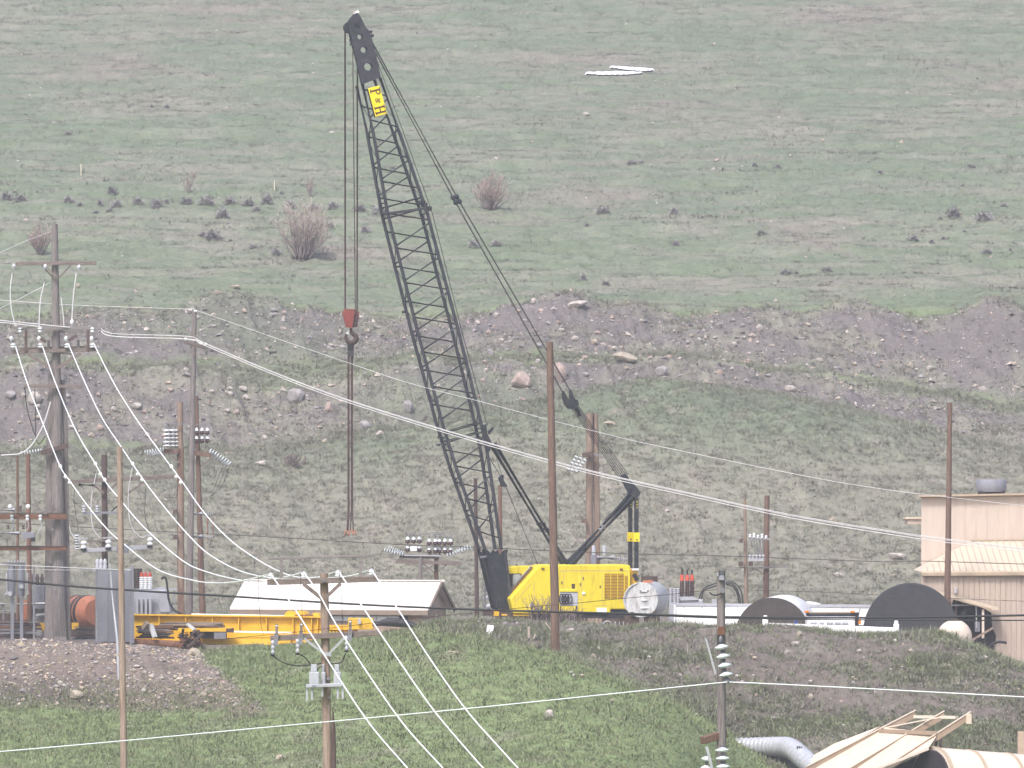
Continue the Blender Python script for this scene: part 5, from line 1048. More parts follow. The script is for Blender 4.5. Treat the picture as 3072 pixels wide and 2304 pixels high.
single('blue_drum', MB().lathe(P(2388, 1885, 288.5), P(2388, 1861, 288.5), [(0, .09), (.3, .1), (.6, .1), (1, .09)], 12), mat('blue plastic', (0.03, 0.06, 0.25), 0.5, 0.1), 'small blue container before the brown tank end', 'container')
# transformers behind the tank
def radiator(parent, x0, x1, y0, y1, Y, n, m_='tin'):
    for i in range(n): MB().box(P(x0 + (i + .5) * (x1 - x0) / n, (y0 + y1) / 2, Y), S((x1 - x0) / n * .55, Y), 0.5, S(y1 - y0, Y)).build('radiator_fin', M[m_], parent)
tf = thing('power_transformer', 'grey transformer with three dark red-capped bushings behind the fuel tank', 'transformer', (P(2070, 1880, 306).x, 306, -8.5))
MB().box(P(2062, 1835, 306), S(84, 306), 1.8, S(70, 306)).build('transformer_tank', M['tin'], tf, 0.03)
MB().prism([P(2034, 1802, 305), P(2046, 1791, 305), P(2080, 1790, 305), P(2096, 1800, 305)], Vector((0, 1.6, 0))).build('cover', M['tin'], tf)
for i, x in enumerate((2046, 2062, 2076)):
    q0, q1 = P(x, 1790, 305.3 + .3 * i), P(x, 1742, 305.3 + .3 * i); prof = []
    for k in range(9): prof += [((k + .1) / 9, S(5.6, 305)), ((k + .5) / 9, S(7.4, 305)), ((k + .9) / 9, S(5.6, 305))]
    bs = MB().lathe(q0, q1, prof, 12).build('bushing', M['porc_brown'], tf)
    MB().lathe(q1, P(x, 1724, 305.3 + .3 * i), [(0, S(6.5, 305)), (.6, S(6, 305)), (.7, S(5, 305)), (1, S(4.5, 305))], 10).build('bushing_cap', M['red_cap'], bs)
    MB().lathe(P(x, 1725, 305.3 + .3 * i), P(x, 1707 + 4 * (i == 2), 305.3 + .3 * i), [(0, S(2.5, 305)), (.6, S(3, 305)), (1, S(1.5, 305))], 8).build('bushing_stud', M['black'], bs)
for x in (2012, 2024, 2034):
    q0, q1 = P(x, 1825, 305), P(x, 1764, 305); prof = []
    for k in range(10): prof += [((k + .1) / 10, S(4, 305)), ((k + .5) / 10, S(7, 305)), ((k + .9) / 10, S(4, 305))]
    MB().lathe(q0, q1, prof, 12).build('bushing', M['porc_grey'], tf)
for x in (2101, 2143): MB().box(P(x, 1804, 305.5), S(15, 305), 0.4, S(12, 305)).build('terminal_box', M['tin'], tf)
cb = [[(2098, 1796), (2103, 1778), (2118, 1762), (2140, 1752), (2155, 1750)], [(2104, 1797), (2110, 1775), (2128, 1764), (2150, 1757)],
      [(2177, 1747), (2190, 1745), (2206, 1751), (2222, 1770), (2228, 1800), (2229, 1815)], [(2177, 1751), (2196, 1752), (2210, 1765), (2219, 1790), (2223, 1815)], [(2180, 1754), (2200, 1760), (2212, 1782), (2219, 1815)]]
cbl = thing('cable_loop', 'black cables arching over behind the grey insulator pole', 'cable', (P(2165, 1880, 304).x, 304, -8.5))
for k, q in enumerate(cb): MB().tube(smooth_path([P(x, y, 303.6 + .2 * k) for x, y in q], 6), S(2.3, 304), 6).build('cable_strand', M['cable'], cbl)
MB().bar(P(2165, 1880, 304.6), P(2165, 1745, 304.6), 0.16, 0.16).build('riser_post', M['steel_dark'], cbl); MB().bar(P(2150, 1748, 304.3), P(2182, 1748, 304.3), 0.2, 0.14).build('cable_saddle', M['slate'], cbl)
single('rusty_bin', MB().box(P(1948, 1742, 297), S(49, 297), 1.0, S(26, 297)).box(P(1948, 1800, 297), S(40, 297), 0.9, S(92, 297)), M['rust_dark'], 'rusty square hopper rising behind the fuel tank', 'hopper')
# small gear between boom foot and dark pole
sw = thing('arrester_rack', 'small grey arrester rack between dark pole and boom foot', 'rack', (P(1462, 1870, 312).x, 312, -9.2))
for y in (1792, 1820): MB().lathe(P(1464, y + 7, 311.5), P(1468, y - 8, 311.5), [(0, .08), (.3, .16), (.6, .16), (1, .06)], 10).build('arrester', M['tin'], sw)
MB().bar(P(1455, 1870, 312), P(1455, 1740, 312), 0.08, 0.08).build('rack_post', M['steel_dark'], sw)
for x0 in (1445, 1456): MB().tube(smooth_path([P(x0 + 18, 1750, 311.8), P(x0 + 5, 1755, 311.8), P(x0, 1780, 311.8), P(x0 + 3, 1815, 311.8), P(x0 + 20, 1835, 311.8)], 5), 0.03, 6).build('jumper_wire', M['steel_dark'], sw)

# ------------------------------------------------------------------ yellow bridge girder and scrap
gd = thing('bridge_girder', 'long yellow steel bridge girder lying beyond the grass', 'girder', (P(700, 1930, 290.5).x, 290.5, -8.8))
g0, g1 = P(396, 1844, 290.6), P(968, 1851, 289.4)
def gb(t, y_px_top, y_px_bot): pass
ht_ = S(76, 290)
MB().bar(g0 - UP * ht_ / 2, g1 - UP * ht_ / 2, 0.05, ht_).build('web', M['yellow2'], gd)
gn = Vector((0, -1, 0))
MB().bar(g0 + gn * .05, g1 + gn * .05, 0.5, 0.07).build('top_flange', M['yellow2'], gd); MB().bar(g0 - UP * ht_ + gn * .05, g1 - UP * ht_ + gn * .05, 0.5, 0.07).build('bottom_flange', M['yellow2'], gd)
for x in (478, 558, 638, 717, 800, 880, 935, 953):
    t = (x - 396) / 572; q = g0 + (g1 - g0) * t + gn * .14; MB().bar(q - UP * .03, q - UP * (ht_ - .03), 0.05, 0.2, gn).build('stiffener', M['yellow2'], gd)
MB().bar(P(575, 1842, 290.4), P(870, 1847, 289.9), 0.25, 0.05).build('rail', M['porc_white'], gd)
q0, q1 = P(640, 1905, 289.6), P(888, 1900, 289.2); MB().bar(P(610, 1893, 289.9), P(876, 1898, 289.3), 0.10, 0.08).build('walkway_edge', M['porc_white'], gd)
MB().prism([P(604, 1915, 289.2), P(800, 1912, 288.8), P(872, 1915, 288.7), P(872, 1934, 288.7), P(800, 1938, 288.8), P(604, 1936, 289.2)], Vector((0, .3, 0))).build('lower_beam', M['yellow2'], gd)
MB().prism([P(604, 1897, 289.5), P(872, 1902, 289.1), P(872, 1914, 289.1), P(604, 1914, 289.5)], Vector((0, .2, 0))).build('lower_web', M['yellow2'], gd)
for x in (861, 899, 945): MB().lathe(P(x + (0 if x > 870 else 10), 1851, 289.6), P(x + 14, 1851, 290.6), [(0, S(19 if x < 900 else 13, 290)), (1, S(19 if x < 900 else 13, 290))], 20).build('wheel_guard', M['yellow2'], gd)
MB().box(P(912, 1848, 289.8), 0.9, 0.6, 0.14).build('drum', M['rust'], gd)
MB().box(P(1018, 1897, 289.4), S(110, 289), 0.5, S(30, 289)).build('end_carriage', M['yellow2'], gd, 0.02); MB().box(P(1012, 1882, 289.2), S(100, 289), 0.6, S(14, 289)).build('carriage_top', M['yellow2'], gd)
bxm = MB().box(P(1082, 1871, 289), S(75, 289), 0.9, S(34, 289)).build('motor_box', M['yellow2'], gd, 0.02); MB().box(P(1078, 1864, 288.4), S(9, 289), 0.08, S(16, 289)).build('switch_cover', M['tin'], bxm)
MB().box(P(1090, 1923, 289), S(104, 289), 0.5, S(34, 289)).build('end_frame', M['yellow2'], gd, 0.02); MB().box(P(1032, 1930, 289.1), S(50, 289), 0.5, S(24, 289)).build('wheel_box', M['rust'], gd)
for x in (960, 990, 1000, 1010): MB().box(P(x, 1897, 288.9), S(4, 289), 0.05, S(6, 289)).build('hazard_mark', M['sign'], gd)
for x0, x1, y in ((665, 745, 1940), (775, 850, 1941)): single('white_skid', MB().bar(P(x0, y, 288.6), P(x1, y, 288.5), 0.2, 0.12), M['white_old'], f'pale skid timber under the girder {"below its plain middle" if x0 < 700 else "nearest the tan foreground pole"}', 'timber', 'skids under the girder')
# scrap in front of the girder
def frame_stack(label, x0, x1, y0, y1, Y, n, m_, name, seed):
    r = random.Random(seed); root = thing(name, label, 'scrap', (P((x0 + x1) / 2, y1, Y).x, Y, gz(P((x0 + x1) / 2, y1, Y).x, Y)))
    for k in range(n):
        y = y0 + (y1 - y0) * (k + r.random() * .6) / n; xa = x0 + r.random() * (x1 - x0) * .25; xb = x1 - r.random() * (x1 - x0) * .25
        MB().bar(P(xa, y, Y + r.uniform(-.3, .3)), P(xb, y + r.uniform(-3, 3), Y + r.uniform(-.3, .3)), r.uniform(.05, .14), r.uniform(.04, .1)).build('scrap_bar', M[r.choice(m_)], root)
    return root
frame_stack('pile of rusty angle bars stacked across the girder', 470, 690, 1868, 1890, 288.6, 16, ['rust', 'rust_dark', 'plank', 'white_old'], 'scrap_pile', 3)
frame_stack('heap of dark lattice scrap under the bars by the slate cabinet', 404, 530, 1880, 1915, 288.2, 18, ['rust_dark', 'plank', 'rust', 'steel_dark'], 'scrap_pile', 4)
fb = thing('flat_wagon', 'low yellow flat frame with dark underside before the girder', 'frame', (P(610, 1905, 288.4).x, 288.4, -8.75))
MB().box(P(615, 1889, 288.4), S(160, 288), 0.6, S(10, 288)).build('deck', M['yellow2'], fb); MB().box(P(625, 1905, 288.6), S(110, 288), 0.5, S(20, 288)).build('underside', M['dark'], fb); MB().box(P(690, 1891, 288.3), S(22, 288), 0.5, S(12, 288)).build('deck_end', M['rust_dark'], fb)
MB().box(P(660, 1907, 288.2), S(36, 288), 0.2, S(20, 288)).build('end_panel', M['steel_dark'], fb)
rp = thing('rusty_pipe', 'ribbed rusty pipe lying in front of the scrap heap', 'pipe', (P(480, 1945, 287).x, 287, -8.6)); prof = []
for k in range(22): prof += [((k + .1) / 22, S(12, 287)), ((k + .5) / 22, S(13.5, 287)), ((k + .9) / 22, S(12, 287))]
MB().lathe(P(402, 1928, 287), P(556, 1936, 286.6), prof, 16).build('pipe_wall', M['rust'], rp)
tg = thing('tangled_scrap', 'dark tangled lump of scrap iron at the end of the rusty pipe', 'scrap', (P(575, 1950, 286.4).x, 286.4, -8.7)); r_ = random.Random(5)
for k in range(46):
    c = P(r_.uniform(540, 604), r_.uniform(1896, 1958), 286.4 + r_.uniform(-.4, .4)); d_ = Vector((r_.uniform(-1, 1), r_.uniform(-1, 1), r_.uniform(-1, 1))) * r_.uniform(.12, .34)
    MB().bar(c - d_, c + d_, r_.uniform(.05, .2), r_.uniform(.03, .14)).build('scrap_piece', M[r_.choice(['rust_dark', 'rust_dark', 'rust', 'dark'])], tg)
MB().bar(P(562, 1872, 287), P(585, 1890, 286.8), 0.2, 0.1).build('pale_plate', M['white_old'], tg)
for (x0, y0, x1, y1, h, m_, lb) in ((452, 1873, 465, 1912, 10, 'white_old', 'pale board leaning against the dark lattice scrap'), (430, 1886, 442, 1868, 12, 'plank', 'bent tan plate standing on the scrap heap'), (482, 1953, 545, 1956, 6, 'steel', 'grey slab lying on the gravel under the rusty pipe'), (400, 1940, 430, 1944, 7, 'rock_tan', 'flat tan slab on the gravel beside the tan pole')):
    single('loose_board', MB().bar(P(x0, y0, 286.6), P(x1, y1, 286.4), 0.2, S(h, 286)), M[m_], lb, 'board')
bm = thing('steel_channel', 'upper of two dark rusty steel channels lying on the grass', 'beam', (P(1160, 1945, 284).x, 284, gz(P(1160, 1945, 284).x, 284)))
def chan(root, a, b, h): 
    A, B = a, b; MB().bar(A, B, 0.05, h).build('web', M['rust_dark'], root); MB().bar(A + UP * h / 2, B + UP * h / 2, 0.4, 0.05).build('flange', M['rust'], root); MB().bar(A - UP * h / 2 , B - UP * h / 2, 0.4, 0.05).build('flange', M['rust_dark'], root)
chan(bm, P(1088, 1938, 284.4), P(1198, 1926, 284.8), 0.26)
bm2 = thing('steel_channel', 'lower of two dark rusty steel channels lying on the grass', 'beam', (P(1160, 1955, 283.4).x, 283.4, gz(P(1160, 1955, 283.4).x, 283.4)))
chan(bm2, P(1086, 1946, 283.6), P(1238, 1933, 284.4), 0.28)
single('black_sheet', MB().tube(smooth_path([P(1050, 1962, 283.4), P(1075, 1958, 283.3), P(1110, 1956, 283.2)], 4), [0.02, .1, .16, .16, .14, .16, .12, .05, .02], 8), M['tarp'], 'black sheet crumpled at the end of the steel channels', 'sheet')
single('black_sheet', MB().tube(smooth_path([P(1115, 1876, 286.4), P(1150, 1868, 286.4), P(1190, 1867, 286.3), P(1230, 1874, 286.2), P(1275, 1890, 286)], 6), [0.02 + 0.2 * math.sin(math.pi * i / 24) for i in range(25)], 8), M['tarp'], 'black plastic sheet draped along the bank before the barn', 'sheet')
wp = MB().prism([P(1462, 1876, 282.5), P(1481, 1878, 282.5), P(1479, 1906, 282.2), P(1457, 1907, 282.2)], Vector((0, .12, .02)))
single('discarded_sheet', wp, M['white'], 'bright white sheet propped on the bank before the crane', 'sheet', bevel=0.02)
for (x0, y0, x1, y1, wd, lb) in ((1586, 1880, 1587, 1914, 7, 'upright pale stake on the bank below the dead brush'), (1636, 1868, 1655, 1892, 7, 'pale board slanting down the bank beside the brown pole'), (1600, 1917, 1606, 1903, 4, 'short pale stick on the bank beside the upright stake'), (1345, 1953, 1393, 1960, 3, 'thin pale stick lying on the green mound')):
    q = hit((x0 + x1) / 2, max(y0, y1)); single('wood_scrap', MB().bar(P(x0, y0, q.y - .25), P(x1, y1, q.y - .2), S(wd, 280), 0.05), M['tan_wall'], lb, 'stick')
# welder box and dead brush in front of the crane
wb = thing('control_kiosk', 'yellow topped grey control box with black hose coils beside the crane', 'control box', (P(1706, 1860, 290).x, 290, gz(P(1706, 1860, 290).x, 290)))
MB().box(P(1707, 1797, 290), S(54, 290), 0.7, S(42, 290)).build('cabinet', M['tin'], wb, 0.03); MB().prism([P(1679, 1776, 289.6), P(1681, 1767, 289.6), P(1732, 1767, 289.6), P(1734, 1776, 289.6)], Vector((0, .8, 0))).build('hood', M['yellow'], wb, 0.02)
MB().box(P(1720, 1759, 290), S(10, 290), 0.2, S(15, 290)).build('gauge', M['rust_dark'], wb)
for x in (1685, 1692, 1700, 1709): MB().tube([P(x, 1797, 289.55) + Vector((math.cos(t) * .11, 0.02 * math.sin(3 * t), math.sin(t) * .24)) for t in np.linspace(0, 6.283, 17)], 0.03, 6).build('hose_coil', M['cable'], wb)
for x in (1682, 1730): MB().bar(P(x, 1818, 290), P(x, 1890, 290), 0.07, 0.07).build('stand_leg', M['rust_dark'], wb)
def twigs(name, label, cx, cy, Y, n, wpx, hpx, mats, seed, cat='bush', spread=0.8):
    r = random.Random(seed); b0 = P(cx, cy, Y); root = thing(name, label, cat, b0); st_mb, cr_mb = MB(), MB()
    for k in range(n):
        a = r.gauss(0, spread); x0 = b0 + Vector((S(r.uniform(-wpx, wpx) * .5, Y), r.uniform(-.4, .4), -.1)); h = S(hpx, Y) * r.uniform(.5, 1.05)
        tip = x0 + Vector((math.sin(a) * h * .5, r.uniform(-.3, .3) * h, h)); md = (x0 + tip) / 2 + Vector((r.uniform(-.08, .08), 0, r.uniform(0, .1)))
        (st_mb if k % 3 == 0 else cr_mb).tube([x0, md, tip], [.03, .02, .008], 4, False)
        for q in range(2):
            s0 = md + (tip - md) * r.random(); cr_mb.tube([s0, s0 + Vector((r.uniform(-.3, .3), r.uniform(-.2, .2), r.uniform(.0, .3)))], [.014, .005], 3, False)
    st_mb.build('stems', M[mats[0]], root); cr_mb.build('crown', M[mats[1]], root); return root
twigs('dead_brush', 'tangle of dead brush piled before the crane house and brown pole', 1625, 1866, 287, 46, 68, 86, ('wood_dark', 'twig_grey'), 1, spread=.9)
twigs('dead_brush', 'dead brush under the grey control box beside the crane', 1706, 1868, 287.4, 40, 60, 52, ('wood_dark', 'twig_grey'), 2, spread=.9)
ctr = thing('wood_crate', 'tan wooden crate under the rear of the crane house', 'crate', (P(1782, 1872, 295).x, 295, -8.5))
for k in range(4): MB().box(P(1768 + k * 11, 1868, 295), S(9.5, 295), 0.5, S(24, 295)).build('plank', M['wood_tan'], ctr)
spl = thing('wire_spool', 'grey wire spool and pale fittings below the crane ballast', 'spool', (P(1835, 1880, 289).x, 289, -8.4))
MB().tube([P(1822, 1874, 288.6) + Vector((math.cos(t) * .2, 0, math.sin(t) * .18)) for t in np.linspace(0, 6.283, 17)], 0.03, 6).build('rim', M['porc_grey'], spl)
for x in (1845, 1858, 1870): MB().bar(P(x, 1864, 288.6), P(x, 1884, 288.6), 0.04, 0.04).build('bar', M['porc_grey'], spl)

# ------------------------------------------------------------------ substation gear on the gravel bank
cbn = thing('slate_cabinet', 'tall slate grey metal cabinet between the tall pole and tan pole', 'cabinet', (P(345, 1925, 287).x, 287, -8.55))
MB().box(P(342, 1817, 287.3), S(106, 287), 1.4, S(218, 287)).build('body', M['slate'], cbn, 0.02)
for k in range(3): MB().box(P(307 + k * 35, 1822, 286.57), S(33.5, 287), 0.04, S(206, 287)).build('panel', M['slate'], cbn)
MB().bar(P(396, 1700, 286.5), P(398, 1930, 286.5), 0.16, 0.16).build('corner_post', M['slate'], cbn)
for x in (292, 303, 315): 
    MB().lathe(P(x, 1708, 287.2), P(x, 1676, 287.2), [(0, S(5, 287)), (.3, S(7, 287)), (.5, S(4.5, 287)), (.7, S(7, 287)), (1, S(3, 287))], 10).build('bushing', M['porc_grey'], cbn)
MB().box(P(303, 1711, 287.2), S(46, 287), 0.6, S(6, 287)).build('bushing_tray', M['tin'], cbn)
MB().tube([P(330, 1690, 285.9), P(336, 1780, 285.9), P(352, 1920, 284.3), P(356, 2040, 279.5)], [S(2.5, 286), S(2.5, 286), S(4, 285), S(3.5, 280)], 8).build('conduit', M['steel'], cbn)
td = thing('grey_transformer', 'pale grey finned transformer behind the yellow girder', 'transformer', (P(460, 1930, 297).x, 297, -8.6))
MB().box(P(450, 1812, 297), S(110, 297), 1.6, S(88, 297)).build('transformer_tank', M['tin'], td, 0.05); MB().prism([P(478, 1772, 296.1), P(500, 1772, 296.1), P(512, 1838, 296.1), P(478, 1838, 296.1)], Vector((0, 1.4, 0))).build('shoulder', M['tin'], td, 0.05)
MB().box(P(435, 1795, 295.9), S(64, 297), 0.2, S(5, 297)).build('radiator_header', M['tin'], td); radiator(td, 406, 458, 1798, 1842, 295.8, 4)
MB().box(P(482, 1767, 297), S(30, 297), 0.6, S(10, 297)).build('relief_box', M['tin'], td); MB().box(P(520, 1768, 297), S(24, 297), 0.5, S(4, 297)).build('lid_arm', M['tin'], td); MB().bar(P(522, 1770, 297), P(522, 1845, 297), 0.05, 0.05).build('lid_post', M['tin'], td)
for x in (425, 437, 450):
    q0, q1 = P(x, 1768, 296.4), P(x, 1730, 296.4); prof = []
    for k in range(6): prof += [((k + .05) / 6, S(5, 296)), ((k + .35) / 6, S(7.6, 296)), ((k + .65) / 6, S(7.6, 296)), ((k + .95) / 6, S(5, 296))]
    bs = MB().lathe(q0, q1, prof, 12).build('bushing', M['porc_white'], td); MB().lathe(q1, P(x, 1717, 296.4), [(0, S(5.5, 296)), (.7, S(5, 296)), (1, S(3, 296))], 10).build('bushing_cap', M['red_cap'], bs); MB().bar(P(x, 1718, 296.4), P(x, 1710, 296.4), .03, .03).build('bushing_stud', M['cable'], bs)
for x in (403, 413, 422):
    q0, q1 = P(x, 1766, 297.2), P(x, 1705, 297.2); prof = []
    for k in range(11): prof += [((k + .1) / 11, S(3.8, 297)), ((k + .5) / 11, S(6, 297)), ((k + .9) / 11, S(3.8, 297))]
    MB().lathe(q0, q1, prof, 10).build('bushing', M['porc_brown'], td)
MB().tube(smooth_path([P(484, 1738, 295.6), P(490, 1732, 295.6), P(498, 1737, 295.6), P(503, 1770, 295.6), P(507, 1800, 295.6), P(522, 1830, 295.6), P(546, 1841, 295.4)], 6), [S(3, 296)] * 36 + [S(2, 296)], 8).build('power_cable', M['cable'], td)
od = thing('orange_hose_reel', 'faded orange hose drum with black bands behind the tall pole', 'drum', (P(252, 1900, 294).x, 294, -8.5))
q0, q1 = P(206, 1837, 295.4), P(286, 1837, 293.6); prof = [(0, S(44, 294)), (.1, S(50, 294)), (.85, S(50, 294)), (1, S(38, 294))]
MB().lathe(q0, q1, prof, 28).build('drum_body', M['orange'], od)
for t in (.28, .52, .66): MB().lathe(q0 + (q1 - q0) * t, q0 + (q1 - q0) * (t + .09), [(0, S(51, 294)), (1, S(51.5, 294))], 28).build('band', M['cable'], od)
MB().box(P(226, 1878, 292.4), S(20, 292), 0.3, S(20, 292)).build('tag_plate', M['yellow2'], od); MB().box(P(255, 1900, 294), S(80, 294), 1.2, S(36, 294)).build('cradle', M['rust_dark'], od)
ob = thing('orange_hopper', 'faded orange hopper standing behind the thin substation posts', 'hopper', (P(85, 1920, 293).x, 293, -8.5))
MB().prism([P(70, 1802, 293), P(100, 1802, 293), P(108, 1815, 293), P(104, 1905, 293), P(66, 1905, 293)], Vector((0, .8, 0))).build('hopper_body', M['orange'], ob)
MB().box(P(120, 1858, 292.6), S(34, 292), 0.4, S(60, 292)).build('motor', M['steel_dark'], ob); MB().box(P(124, 1880, 292.3), S(24, 292), 0.3, S(22, 292)).build('gear_case', M['yellow2'], ob); MB().bar(P(108, 1845, 292.2), P(136, 1842, 292.2), 0.1, 0.1).build('bracket', M['white_old'], ob)
MB().box(P(30, 1880, 293.6), S(70, 293), 0.6, S(80, 293)).build('machine_base', M['rust_dark'], ob)
pp = thing('white_pipe', 'level white pipe crossing behind the substation posts', 'pipe', (P(60, 1900, 291).x, 291, -8.5)); MB().tube([P(-60, 1813, 291), P(140, 1811, 291)], S(4.5, 291), 10).build('pipe_run', M['porc_white'], pp); MB().tube([P(-60, 1834, 291.3), P(44, 1833, 291.3)], S(3, 291), 8).build('pipe_run', M['porc_white'], pp)
for x in (10, 95): MB().bar(P(x, 1813, 291.1), P(x, 1920, 291.1), .07, .07).build('pipe_post', M['slate'], pp)
pt = thing('pothead_stand', 'pair of blue grey cable terminators on posts by the tall pole', 'terminator', (P(50, 1910, 289).x, 289, -8.5))
for x in (35, 63):
    MB().lathe(P(x, 1790, 289), P(x, 1696, 289), [(0, S(9, 289)), (.1, S(11.5, 289)), (.9, S(11.5, 289)), (1, S(8, 289))], 14).build('terminator_can', M['slate'], pt)
    MB().bar(P(x + 2, 1792, 289), P(x + 2, 1922, 289), .16, .16).build('post', M['slate'], pt)
    for k in range(3): MB().lathe(P(x - 9 + k * 9, 1696, 289), P(x - 9 + k * 9, 1680, 289), [(0, .05), (.4, .09), (.6, .05), (1, .03)], 8).build('terminal', M['porc_grey'], pt)
for x, y in ((30, 1782), (64, 1760)): MB().lathe(P(x, y, 288.6), P(x, y, 288.8), [(0, .1), (.5, .14), (1, .1)], 12).build('gauge', M['tin'], pt)
for x in (20, 82): MB().tube(smooth_path([P(x, 1715, 288.8), P(x, 1760, 288.8), P(x + 2, 1780, 288.8), P(x - 4, 1783, 288.8)], 4), .04, 6).build('riser_pipe', M['porc_grey'], pt)
MB().box(P(40, 1690, 288.9), S(64, 289), .2, S(6, 289)).build('terminal_bar', M['steel_dark'], pt)
frame_stack('dark clutter of machine parts behind the substation fence', -40, 130, 1862, 1916, 289.6, 22, ['rust_dark', 'dark', 'steel_dark', 'rust'], 'scrap_pile', 8)
frame_stack('low dark scrap heap under the orange drum', 214, 300, 1880, 1918, 290.4, 12, ['rust_dark', 'dark', 'rust'], 'scrap_pile', 9)
brk = thing('breaker_tank', 'dark grey breaker with three stubby bushings behind the tall pole', 'breaker', (P(112, 1910, 292.5).x, 292.5, -8.5))
MB().box(P(112, 1790, 292.5), S(46, 292), 0.8, S(70, 292)).build('breaker_case', M['slate'], brk, 0.03)
for x in (98, 112, 126): MB().lathe(P(x, 1756, 292.4), P(x, 1722, 292.4), [(0, S(5, 292)), (.2, S(7, 292)), (.4, S(4.5, 292)), (.6, S(7, 292)), (.8, S(4.5, 292)), (1, S(3, 292))], 10).build('bushing', M['porc_brown'], brk)
for x in (96, 128): MB().bar(P(x, 1824, 292.5), P(x, 1916, 292.5), .1, .1).build('leg', M['steel_dark'], brk)
# chain link fence round the substation
fn = thing('chain_link_fence', 'grey chain link fence along the gravel bank top', 'fence', (P(160, 1925, 285.2).x, 285.2, -8.5))
FZ0, FZ1 = P(0, 1922, 285.2).z, P(0, 1702, 285.2).z
for x in (-150, -20, 102, 290, 392):
    q = P(x, 1930, 285.2); MB().tube([Vector((q.x, 285.2, -8.8)), Vector((q.x, 285.2, P(x, 1697 + x * .034, 285.2).z))], 0.045, 8).build('post', M['steel_dark'], fn)
MB().tube([P(-150, 1690, 285.2), P(0, 1694, 285.2), P(392, 1711, 285.2)], 0.028, 6).build('top_rail', M['steel'], fn); MB().tube([P(-150, 1706, 285.25), P(0, 1708, 285.25), P(340, 1712, 285.25)], 0.02, 6).build('tension_wire', M['steel'], fn)
mesh_ = MB(); xa, xb = P(-150, 1900, 285.2).x, P(392, 1900, 285.2).x; h_f = 3.45; z0 = -8.6; stp = 0.10
k = xa - h_f
while k < xb:
    for sgn in (1, -1):
        p0, p1 = (Vector((k, 285.2, z0)), Vector((k + h_f, 285.2, z0 + h_f))) if sgn > 0 else (Vector((k + h_f, 285.21, z0)), Vector((k, 285.21, z0 + h_f)))
        lo, hi = 0.0, 1.0; dx = p1.x - p0.x
        ta, tb_ = (xa - p0.x) / dx, (xb - p0.x) / dx
        if ta > tb_: ta, tb_ = tb_, ta
        lo, hi = max(lo, ta), min(hi, tb_)
        if hi > lo + .02: mesh_.tube([p0 + (p1 - p0) * lo, p0 + (p1 - p0) * hi], 0.0035, 3, False)
    k += stp
tag(mesh_.build('wire_mesh', M['steel'], fn), kind='stuff')
# ------------------------------------------------------------------ chute, culvert and duct at the lower corner
cv_ = thing('corrugated_culvert', 'grey corrugated culvert pipe emerging from the grass', 'culvert', hit(2300, 2250))
cp_ = smooth_path([P(2190, 2240, 274.2), P(2260, 2240, 273.6), P(2330, 2240, 272.6), P(2372, 2245, 271.4), P(2420, 2284, 269.5), P(2480, 2338, 267), P(2560, 2412, 264)], 22)
MB().tube(cp_, [S(26 + 4 * min(1, i / 70), 270) * (1.0 + 0.06 * math.cos(i * math.pi / 2)) for i in range(len(cp_))], 20).build('pipe_wall', M['pipe_grey'], cv_)
for (x, y) in ((2392, 2243), (2398, 2243), (2404, 2244)): MB().box(P(x, y, 270.0), .06, .05, .14).build('strap', M['cable'], cv_)
ch = thing('cream_chute', 'cream sheet metal chute with three projecting rails', 'chute', P(2650, 2360, 254))
YA, YB = 253.0, 257.5
e0, e1 = [P(2420, 2310, YB - .6), P(2490, 2340, YB - 1.2), P(2575, 2365, YA + .6), P(2660, 2395, YA)], [P(2648, 2186, YB), P(2735, 2190, YB - .8), P(2828, 2196, YB - 1.8), P(2800, 2196, YB - 2.2)]
cols_ = [((2420, 2308), (2642, 2178)), ((2520, 2330), (2726, 2186)), ((2590, 2350), (2816, 2196))]
tops = [((2640, 2182), (2747, 2132)), ((2725, 2190), (2833, 2134)), ((2812, 2198), (2912, 2136))]
Ys = [256.4, 255.4, 254.4]
pa = [P(2400, 2318, 256.6), P(2640, 2184, 256.6), P(2724, 2192, 255.5), P(2810, 2200, 254.6), P(2785, 2240, 254.2), P(2700, 2275, 254.0), P(2590, 2320, 254.0), P(2520, 2380, 254.2)]
for i in range(2):
    q = [P(cols_[i][0][0], cols_[i][0][1], Ys[i]), P(cols_[i][1][0], cols_[i][1][1] + 4, Ys[i]), P(cols_[i + 1][1][0], cols_[i + 1][1][1] + 4, Ys[i + 1]), P(cols_[i + 1][0][0], cols_[i + 1][0][1], Ys[i + 1])]
    MB().prism(q, Vector((0, .03, -.04))).build('sheet_panel', M['chute'], ch)
MB().prism([P(2590, 2350, 254.4), P(2816, 2198, 254.4), P(2786, 2243, 253.6), P(2710, 2280, 253.2), P(2600, 2315, 253.2), P(2560, 2370, 253.4)], Vector((0, .04, -.04))).build('sheet_panel', M['chute'], ch)
MB().prism([P(2440, 2266, 256.8), P(2500, 2232, 256.9), P(2642, 2178, 256.8), P(2430, 2302, 256.6)], Vector((0, .04, -.04))).build('sheet_panel', M['chute'], ch)
for i in range(3):
    (xa_, ya_), _ = cols_[i]; _, (xb_, yb_) = tops[i]
    MB().bar(P(xa_, ya_ + 2, Ys[i] - .1), P(xb_, yb_ + 9, Ys[i] - .1), 0.08, S(20, 255)).build('rail', M['rail_shade'], ch)  # brown side stands in for the shade band below each rail
    MB().bar(P(xa_, ya_ - 9, Ys[i] - .1), P(xb_, yb_ - 2, Ys[i] - .1), 0.16, S(3, 255)).build('rail_edge', M['cream'], ch)
MB().bar(P(2650, 2184, 256.3), P(2828, 2150, 254.6), 0.06, 0.05).build('tie_rod', M['cream'], ch)
